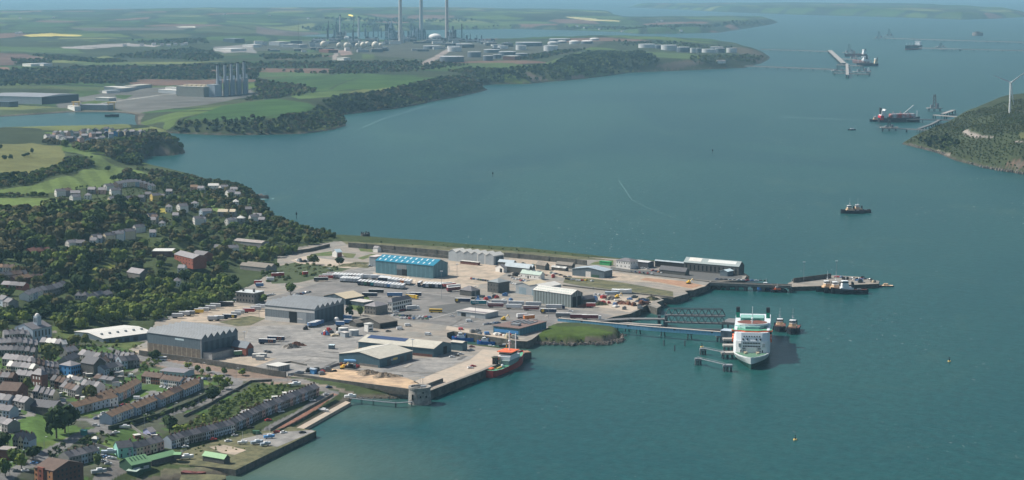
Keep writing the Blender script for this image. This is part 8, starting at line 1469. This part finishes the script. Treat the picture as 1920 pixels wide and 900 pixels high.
FT = np.array(FOOT)
def clear(X, Y, pad=3.0):
    ok = np.ones(len(X), bool)
    for x, y, r in FOOT: ok &= ((X - x) ** 2 + (Y - y) ** 2 > (r * .8 + pad) ** 2) & ((X - x) ** 2 + ((Y - y + 16) * .55) ** 2 > (r * .8 + 1 if pad > 3 else 0) ** 2)
    return ok
def hqv(X, Y):
    u = (X / Y - U0) / (U1 - U0) * (NU - 1); v = (np.log(Y) - ly[0]) / (ly[-1] - ly[0]) * (NY - 1); i = np.clip(u.astype(int), 0, NU - 2); j = np.clip(v.astype(int), 0, NY - 2); fu = u - i; fv = v - j
    return (HG[j, i] * (1 - fu) + HG[j, i + 1] * fu) * (1 - fv) + (HG[j + 1, i] * (1 - fu) + HG[j + 1, i + 1] * fu) * fv, CG[j, i]
def scatter(pts, sp, seed, green=True, pad=3.0, keep=1.0):
    """jittered grid inside a region of the land; sp metres apart"""
    poly = TW(pts); xs = [p[0] for p in poly]; ys = [p[1] for p in poly]; g = np.random.default_rng(seed)
    gx, gy = np.meshgrid(np.arange(min(xs), max(xs), sp), np.arange(min(ys), max(ys), sp)); X = gx.ravel() + g.uniform(-.45, .45, gx.size) * sp; Y = gy.ravel() + g.uniform(-.45, .45, gx.size) * sp
    if not len(X): return np.zeros((0, 3))
    Y = np.maximum(Y, 830); m = pip(X, Y, poly) & (g.random(len(X)) < keep); X, Y = X[m], Y[m]
    z, c = hqv(X, Y); m = z > 1.0
    if green: m &= c[:, 1] > 1.1 * c[:, 0]
    X, Y, z = X[m], Y[m], z[m]
    if Y.size and Y.min() < 3200: m = clear(X, Y, pad); X, Y, z = X[m], Y[m], z[m]
    return np.stack([X, Y, z], 1)
NT = [0]
def tree(x, y, z, s, tone, label, group, name='broadleaf_tree', k=0, cat='tree'):
    me, tm = tree_meshes(tone)[k % 3]; r = empty(name, (x, y, z), hash2(x, y) * 6.28, label, cat, group); r.scale = (s, s, s * (.9 + .25 * hash2(x, y, 2)))
    new_obj('trunk', tm, r); new_obj('crown', me, r); NT[0] += 1
def belt(pts, sp, seed, tones, where, n=999, s=(.75, 1.15), keep=1.0, pad=4.0, green=True):
    A = scatter(pts, sp, seed, green=green, keep=keep, pad=pad); A = A[np.argsort(A[:, 1])][:n]
    A = A[np.argsort(A[:, 0] / A[:, 1])]; ct = {}
    for i, (x, y, z) in enumerate(A):
        tn = tones[int(hash2(i, seed, 5) * len(tones))]; ct[tn] = ct.get(tn, -1) + 1
        tree(x, y, z, s[0] + (s[1] - s[0]) * hash2(i, seed, 6), tn, "%s tree %s, %s of that green from the left" % (tn, where, ordn(ct[tn])), 'trees ' + where, k=i)
belt([(100, 607), (200, 590), (290, 574), (360, 560), (440, 545), (446, 556), (432, 570), (330, 588), (290, 600), (240, 600), (150, 622), (110, 622)], 9.0, 1, ['bright green', 'mid green', 'bright green', 'olive', 'mid green'], "in the green belt beside the gravel yard", 110)
belt([(120, 560), (200, 545), (300, 538), (400, 515), (440, 512), (442, 545), (340, 562), (200, 586), (130, 600)], 11.5, 2, ['bright green', 'mid green', 'olive', 'dark green'], "in the upper belt below the brick school", 70, (.8, 1.2))
belt([(60, 490), (130, 480), (170, 476), (240, 480), (240, 500), (166, 503), (120, 520), (60, 500)], 14, 3, ['mid green', 'bright green', 'brownish', 'dark green'], "round the little park in the valley", 24, (1.0, 1.5))
belt([(390, 475), (500, 462), (600, 462), (560, 476), (500, 492), (400, 490)], 14, 4, ['mid green', 'brownish', 'bright green'], "above the low club building", 22, (.8, 1.3))
for px, py, s, tn, lab in ((96, 681, 1.75, 'olive', "big round olive tree standing over the slate terraces"), (106, 822, 1.7, 'dark green', "great dark tree on the lawn, the left crown of the pair"), (122, 812, 1.6, 'dark green', "great dark tree on the lawn, the right crown of the pair"), (150, 552, 1.9, 'dark green', "largest dark tree in the valley beside the park"), (78, 512, 1.3, 'dark green', "rounded dark tree at the valley row of houses"),
                           (399, 752, 1.2, 'dark green', "round dark tree inside the bypass bend"), (172, 762, 1.2, 'olive', "olive tree behind the estate terraces"), (52, 733, .9, 'olive', "small tree before the brick corner building"), (676, 596, .8, 'mid green', "small tree on the grass by the stone store"), (655, 598, .9, 'dark green', "dark tree beside the banded hangar's end"),
                           (353, 692, .55, 'bright green', "young bright tree beside the dock wall, the left one"), (455, 704, .55, 'bright green', "young bright tree beside the dock wall, the right one"), (420, 703, .55, 'mid green', "young mid green tree by the dock wall"), (370, 697, .5, 'mid green', "small tree by the dock wall behind the flat grey roof"), (390, 699, .5, 'mid green', "small tree by the dock wall opposite the drives"),
                           (420, 730, .8, 'mid green', "tree at the point of the bypass island"), (410, 722, .75, 'bright green', "bright tree on the bypass island"), (40, 878, .8, 'bright green', "round bright tree on the street below the lawn"), (26, 868, .8, 'mid green', "rounded tree left of the bright street tree"), (62, 862, .9, 'dark green', "dark tree between grey houses and street"), (10, 893, .9, 'mid green', "round tree at the bottom left corner"),
                           (6, 845, 1.2, 'dark green', "dark tree at the left edge below the lawn"), (318, 812, 1.2, 'dark green', "tall dark tree below the bypass"), (341, 818, .9, 'bright green', "bright tree below the bypass"), (184, 876, .7, 'mid green', "small tree beside the brick flats"), (290, 676, .8, 'dark green', "dark tree by the dock wall near the minibus"), (495, 572, .9, 'mid green', "round tree at the corner of the banded hangar"), (545, 556, 1.0, 'mid green', "tree behind the banded hangar"),
                           (4, 628, 1.2, 'olive', "olive tree left of the church porch"), (18, 606, 1.1, 'bright green', "bright tree behind the church, the left one"), (45, 606, 1.1, 'bright green', "bright tree behind the church, the right one"), (140, 648, .8, 'olive', "pale tree before the white-roofed warehouse"), (160, 648, .8, 'olive', "bare-looking tree before the white-roofed warehouse"), (587, 500, 1.0, 'olive', "lone tree on the scrub bank by the pale yard"), (636, 500, .9, 'dark green', "dark conifer-like tree on the scrub bank")):
    x, y, z = T(px, py); z = max(z, 5.9 if pip(np.array([x]), np.array([y]), DOCKW)[0] else z); tree(x, y, z, s, tn, lab, None, k=int(px))
tn = [0]
for px, py, s in ((34, 330, .7), (60, 288, .7), (45, 295, .6), (8, 300, .8), (20, 300, .8), (203, 322, .8), (172, 297, .5), (2, 280, .7), (52, 293, .6), (3, 402, .7), (12, 400, .7), (214, 340, .9), (224, 338, .7), (136, 310, .5)):
    x, y, z = T(px, py); tree(x, y, z, s, 'dark green', "small dark tree alone on the golf course, %s going towards the creek" % ordn(tn[0]), 'lone trees on the golf course', k=tn[0], name='lone_tree'); tn[0] += 1
# garden bushes and undergrowth, woods: masses nobody could count, one object each
def mass(name, regions, nq, q, label=None, seed=1, dim=1.0, sc=(.65, 1.25)):
    g = np.random.default_rng(seed); TMP = [crown_np(g, nq, *wh, q, 6) for wh in ((10, 8.5), (11, 10), (9, 9), (12, 8))]; VV = []; CC_ = []
    for pts, sp, size, tn, kw in regions:
        A = scatter(pts, sp, seed + len(VV), **kw)
        if not len(A): continue
        tnv = np.array([TONE[t] for t in tn])
        s = size * (sc[0] + (sc[1] - sc[0]) * g.random(len(A))); a = g.uniform(0, 6.28, len(A)); ti = g.integers(0, 4, len(A))
        # clumpy choice of tone, as trees of a kind stand together
        cl = hash2(np.floor(A[:, 0] / 35), np.floor(A[:, 1] / 60), seed); ci = ((cl * .6 + g.random(len(A)) * .4) * len(tn)).astype(int) % len(tn)
        for k in range(4):
            m = ti == k
            if not m.any(): continue
            Tm = TMP[k].reshape(-1, 3); ca, sa = np.cos(a[m])[:, None], np.sin(a[m])[:, None]; S = s[m][:, None]
            X = (Tm[None, :, 0] * ca - Tm[None, :, 1] * sa) * S + A[m, 0][:, None]; Y = (Tm[None, :, 0] * sa + Tm[None, :, 1] * ca) * S + A[m, 1][:, None]; Z = (Tm[None, :, 2] - 1.2) * S + A[m, 2][:, None]
            VV.append(np.stack([X, Y, Z], -1).reshape(-1, 3)); c = tnv[ci[m]] * g.uniform(.78, 1.22, (m.sum(), 1)) * dim; CC_.append(np.repeat(c, len(Tm), 0))
    V = np.concatenate(VV).astype(np.float32); C = np.concatenate(CC_); n = len(V) // 4
    me = bpy.data.meshes.new(name); me.vertices.add(len(V)); me.vertices.foreach_set('co', V.ravel()); me.loops.add(len(V)); me.loops.foreach_set('vertex_index', np.arange(len(V), dtype=np.int32))
    me.polygons.add(n); me.polygons.foreach_set('loop_start', (np.arange(n) * 4).astype(np.int32)); me.polygons.foreach_set('loop_total', np.full(n, 4, np.int32)); me.update(calc_edges=True)
    at = me.color_attributes.new('leaf_colour', 'FLOAT_COLOR', 'POINT'); c4 = np.ones((len(V), 4), np.float32); c4[:, :3] = C; at.data.foreach_set('color', c4.ravel())
    if 'leaf_mass' not in MATS:
        m = bpy.data.materials.new('leaf_mass'); m.use_nodes = True; t = m.node_tree; b = t.nodes['Principled BSDF']; b.inputs['Roughness'].default_value = .9; b.inputs['Specular IOR Level'].default_value = .1
        a_ = t.nodes.new('ShaderNodeAttribute'); a_.attribute_name = 'leaf_colour'; t.links.new(a_.outputs['Color'], b.inputs['Base Color']); MATS['leaf_mass'] = m
    me.materials.append(MATS['leaf_mass']); print(name, n, 'quads')
    return tag(new_obj(name, me), label, None, kind='stuff')
K = {}; W3 = ['mid green', 'brownish', 'dark green', 'olive', 'mid green']; DK3 = ['dark green', 'mid green', 'brownish']
mass('woodland', [
 ([(-60, 405), (60, 400), (130, 398), (200, 388), (262, 392), (270, 415), (268, 430), (200, 440), (150, 452), (110, 470), (60, 478), (-60, 486)], 13, 1.7, ['brownish', 'dark green', 'mid green', 'brownish', 'olive'], K),
 ([(60, 266), (110, 275), (150, 279), (220, 272), (285, 253), (325, 266), (347, 282), (300, 290), (262, 298), (262, 312), (200, 292), (150, 283), (100, 272)], 12, 1.45, ['mid green', 'brownish', 'dark green'], K),
 ([(-60, 334), (40, 332), (92, 320), (124, 300), (148, 298), (176, 310), (130, 328), (60, 346), (-60, 364)], 8, .8, DK3, K),
 ([(225, 330), (270, 330), (330, 340), (380, 348), (440, 356), (470, 362), (492, 388), (500, 402), (560, 428), (625, 452), (600, 458), (500, 462), (380, 470), (300, 460), (262, 440), (270, 420), (290, 400), (300, 380), (350, 372), (300, 360), (230, 345)], 11, .95, W3, dict(keep=.7, pad=8)),
 ([(250, 317), (330, 326), (400, 340), (450, 347), (478, 360), (440, 360), (380, 345), (290, 326)], 8, .6, W3, dict(green=False, pad=4)),
 ([(290, 320), (380, 343), (440, 357), (478, 368), (496, 392), (510, 408), (560, 426), (612, 438), (640, 447), (600, 447), (540, 432), (490, 412), (470, 385), (440, 368), (380, 352), (280, 330)], 8, .7, W3, dict(green=False, pad=5)),
 ([(230, 385), (300, 382), (320, 400), (270, 410), (200, 390)], 12, .7, W3, dict(pad=5)), ([(-60, 402), (-60, 366), (0, 366), (60, 365), (100, 367), (60, 371), (-60, 371)], 8, .6, DK3, K), ([(50, 398), (90, 380), (150, 384), (230, 388), (200, 396), (120, 400)], 9, .8, DK3, K),
 ([(-60, 486), (60, 478), (160, 470), (290, 462), (420, 478), (440, 500), (430, 515), (300, 545), (200, 558), (-60, 600)], 13, 1.2, W3, dict(keep=.8, pad=5)), ([(-60, 590), (60, 575), (150, 566), (140, 590), (60, 602), (-60, 630)], 10, .9, ['dark green', 'mid green'], dict(pad=4)),
 ([(110, 640), (150, 634), (140, 655), (115, 650)], 8, .5, ['olive', 'mid green'], K), ([(440, 470), (600, 458), (640, 455), (560, 470), (520, 490), (460, 500)], 11, .8, W3, dict(pad=4)),
 ([(490, 512), (520, 498), (560, 496), (660, 502), (640, 510), (560, 527), (500, 535)], 10, .45, ['mid green', 'olive'], dict(green=False)),
], 170, 1.9, seed=21, dim=.9)
mass('garden_bushes', [
 ([(335, 802), (400, 768), (452, 738), (478, 725), (520, 722), (550, 728), (520, 745), (430, 792), (350, 826)], 5, .40, ['dark green', 'mid green', 'bright green', 'brownish'], dict(green=False, pad=0, keep=.9)), ([(330, 836), (400, 800), (430, 790), (436, 800), (380, 818)], 7, .35, ['mid green', 'dark green'], dict(green=False, pad=0)),
 ([(340, 850), (405, 832), (412, 838), (460, 845), (480, 850), (455, 862), (410, 845), (350, 860)], 6, .2, ['mid green', 'bright green'], dict(green=False)), ([(0, 640), (130, 640), (230, 655), (250, 690), (250, 725), (180, 740), (130, 770), (0, 770)], 9, .36, ['mid green', 'dark green', 'bright green', 'brownish'], dict(green=False, pad=0, keep=.7)),
 ([(206, 800), (250, 788), (330, 768), (400, 742), (395, 752), (330, 778), (240, 802)], 6, .38, ['mid green', 'dark green'], dict(green=False, pad=0, keep=.8)), ([(380, 700), (432, 712), (436, 730), (410, 742), (380, 730), (372, 715)], 7, .42, ['mid green', 'bright green'], dict(green=False, pad=2, keep=.7)),
 ([(92, 845), (170, 820), (200, 815), (205, 830), (160, 848), (110, 868), (92, 862)], 6, .42, ['dark green', 'mid green'], dict(green=False, pad=1, keep=.85)), ([(180, 835), (240, 845), (236, 825), (200, 820)], 8, .35, ['mid green', 'olive'], dict(green=False, keep=.7)), ([(0, 850), (60, 846), (90, 845), (60, 872), (30, 890), (0, 880)], 8, .45, ['dark green', 'mid green'], dict(green=False, pad=1, keep=.8)),
 ([(258, 690), (272, 680), (300, 672), (312, 676), (285, 690), (262, 700)], 4, .32, ['bright green', 'mid green'], dict(green=False)), ([(240, 600), (290, 596), (335, 588), (430, 570), (440, 560), (440, 568), (432, 575), (335, 596), (292, 606)], 6, .42, ['mid green', 'dark green'], dict(green=False, pad=1)),
 ([(1000, 637), (1060, 639), (1120, 638), (1160, 632), (1160, 636), (1120, 643), (1050, 643), (1000, 640)], 3, .22, DK3, dict(green=False)), ([(640, 452), (880, 462), (1000, 470), (1120, 483), (1120, 486), (1000, 475), (880, 467), (640, 456)], 9, .22, ['olive', 'dark green'], dict(green=False, keep=.6)),
 ([(240, 640), (275, 655), (180, 655), (110, 640), (130, 630)], 9, .4, ['mid green', 'olive'], dict(pad=2, keep=.7)), ([(900, 548), (962, 545), (962, 560), (880, 560)], 7, .3, ['mid green', 'dark green'], dict(green=False, keep=.7)),
 ([(330, 372), (440, 372), (500, 410), (440, 425), (300, 425), (260, 395)], 9, .3, DK3, dict(pad=2, keep=.7)), ([(100, 360), (300, 356), (320, 380), (290, 395), (130, 385)], 9, .32, DK3, dict(pad=2, keep=.7)),
], 70, 1.7, seed=51)
mass('distant_woodland', [
 ([(300, 246), (330, 234), (400, 228), (520, 224), (585, 214), (596, 202), (640, 215), (652, 234), (620, 242), (560, 249), (450, 252), (325, 249)], 11, 1.0, DK3, dict(green=False)),
 ([(600, 196), (640, 182), (700, 175), (760, 164), (830, 148), (880, 150), (906, 165), (890, 170), (800, 192), (745, 203), (690, 209), (650, 214)], 11, 1.1, ['mid green', 'dark green', 'brownish'], dict(green=False)),
 ([(880, 140), (960, 130), (1040, 122), (1060, 108), (1100, 100), (1200, 98), (1230, 108), (1240, 122), (1180, 134), (1100, 145), (1000, 155), (930, 157), (900, 150)], 14, 1.2, ['mid green', 'dark green'], dict(keep=.85)),
 ([(-60, 136), (0, 134), (150, 128), (300, 126), (440, 122), (490, 134), (480, 150), (420, 146), (330, 150), (200, 158), (-60, 165)], 15, 1.2, ['mid green', 'dark green', 'brownish', 'mid green'], dict(keep=.9)),
 ([(60, 104), (120, 106), (240, 116), (180, 118), (100, 112)], 14, 1.1, DK3, dict(green=False)), ([(260, 100), (360, 92), (400, 98), (420, 110), (380, 116), (300, 110), (200, 108)], 18, 1.2, DK3, dict(keep=.6)), ([(480, 104), (560, 104), (620, 106), (560, 112), (500, 112)], 18, 1.2, DK3, dict(keep=.6)),
 ([(400, 124), (520, 118), (640, 118), (780, 116), (880, 122), (760, 136), (640, 140), (520, 134)], 17, 1.1, ['mid green', 'brownish', 'dark green'], dict(keep=.7)), ([(480, 150), (540, 160), (600, 172), (560, 180), (500, 186), (460, 190), (480, 175)], 13, 1.0, ['brownish', 'mid green'], dict(keep=.9)),
 ([(840, 135), (880, 128), (960, 132), (960, 140), (880, 150)], 14, 1.0, DK3, dict(keep=.8)), ([(1290, 108), (1400, 104), (1432, 108), (1420, 120), (1360, 124), (1300, 120)], 15, 1.0, ['mid green', 'olive'], dict(keep=.8, green=False)), ([(1150, 78), (1300, 84), (1400, 92), (1300, 90), (1170, 86)], 20, 1.0, DK3, dict(keep=.8)),
 ([(950, 112), (1000, 104), (1060, 96), (1100, 92), (1060, 100), (1000, 112)], 15, 1.1, DK3, dict(keep=.9, green=False)), ([(240, 78), (380, 74), (400, 82), (300, 84)], 22, 1.2, DK3, dict(keep=.7)), ([(20, 112), (100, 114), (90, 124), (30, 122)], 15, 1.1, DK3, dict(keep=.6, green=False)),
 ([(1060, 52), (1160, 56), (1260, 60), (1390, 50), (1440, 42), (1380, 42), (1250, 50), (1160, 52)], 30, 1.6, DK3, dict(keep=.8, green=False)), ([(560, 52), (800, 50), (960, 48), (960, 52), (800, 54), (600, 58)], 32, 1.6, DK3, dict(keep=.8, green=False)), ([(600, 34), (760, 36), (900, 38), (860, 42), (640, 40)], 40, 1.6, DK3, dict(keep=.6, green=False)),
 ([(1696, 268), (1740, 245), (1800, 218), (1860, 200), (1940, 182), (1980, 182), (1980, 330), (1920, 322), (1860, 310), (1800, 296), (1740, 276)], 6.5, .32, ['olive', 'mid green', 'olive', 'olive'], dict(keep=.9, green=True)), ([(1720, 262), (1780, 256), (1800, 270), (1790, 285), (1740, 275)], 9, .8, ['mid green', 'dark green'], dict(keep=.8)),
], 26, 3.8, seed=81, dim=.75)
# rocks along the waterside
def rocks():
    g = np.random.default_rng(9); mb = MB(); sp_ = np.array([(-.5, -.5, -.4), (.5, -.5, -.3), (.45, .5, -.4), (-.5, .45, -.3), (-.3, -.3, .5), (.35, -.25, .45), (.3, .3, .5), (-.35, .3, .4)])
    for pts, n, s in (([(1000, 644), (1060, 647), (1130, 646), (1163, 640), (1165, 629)], 260, 1.6), ([(660, 746), (720, 747), (768, 745)], 60, 1.0), ([(480, 371), (492, 371), (500, 372)], 40, 4), ([(1700, 270), (1765, 288), (1850, 316), (1920, 327)], 200, 3), ([(440, 882), (500, 852), (560, 822)], 50, 1.2)):
        W_ = [Vector(P(a, b, .3)) for a, b in pts]
        for i in range(n):
            f = g.random() * (len(W_) - 1); k = min(int(f), len(W_) - 2); p = W_[k].lerp(W_[k + 1], f - k) + Vector((g.normal() * 1.5, g.normal() * 2.5)); q = s * g.uniform(.4, 1.3); V = sp_ * q * g.uniform(.7, 1.3, (8, 3))
            mb.add([(v[0] + p.x, v[1] + p.y, v[2] + .6 + .3 * q) for v in V], [(0, 3, 2, 1), (4, 5, 6, 7), (0, 1, 5, 4), (1, 2, 6, 5), (2, 3, 7, 6), (3, 0, 4, 7)])
    tag(mb.build('shore_rocks', mat('shore_rock', (.17, .15, .13), .9, .4, .6)), kind='stuff')
rocks()
print('trees', NT)
for o in COL.objects:
    if o.parent is None and o.get('category') and not o.get('kind'): o['kind'] = 'thing'
for o in COL.objects:
    if o.parent is None and o.get('label'):
        l = o['label']
        for a, b_ in ((", the ", ", "), (" end of the ", " end of "), ("pale blue ", "blue "), ("broad-fronted ", ""), (" in the ", " in "), (" at the ", " at "), (" on the ", " on "), (" by the ", " by "), (" from the ", " from "), (" of the ", " of "), (" beside the ", " beside "), (" below the ", " below ")):
            if len(l.split()) > 16: l = l.replace(a, b_)
        o['label'] = l
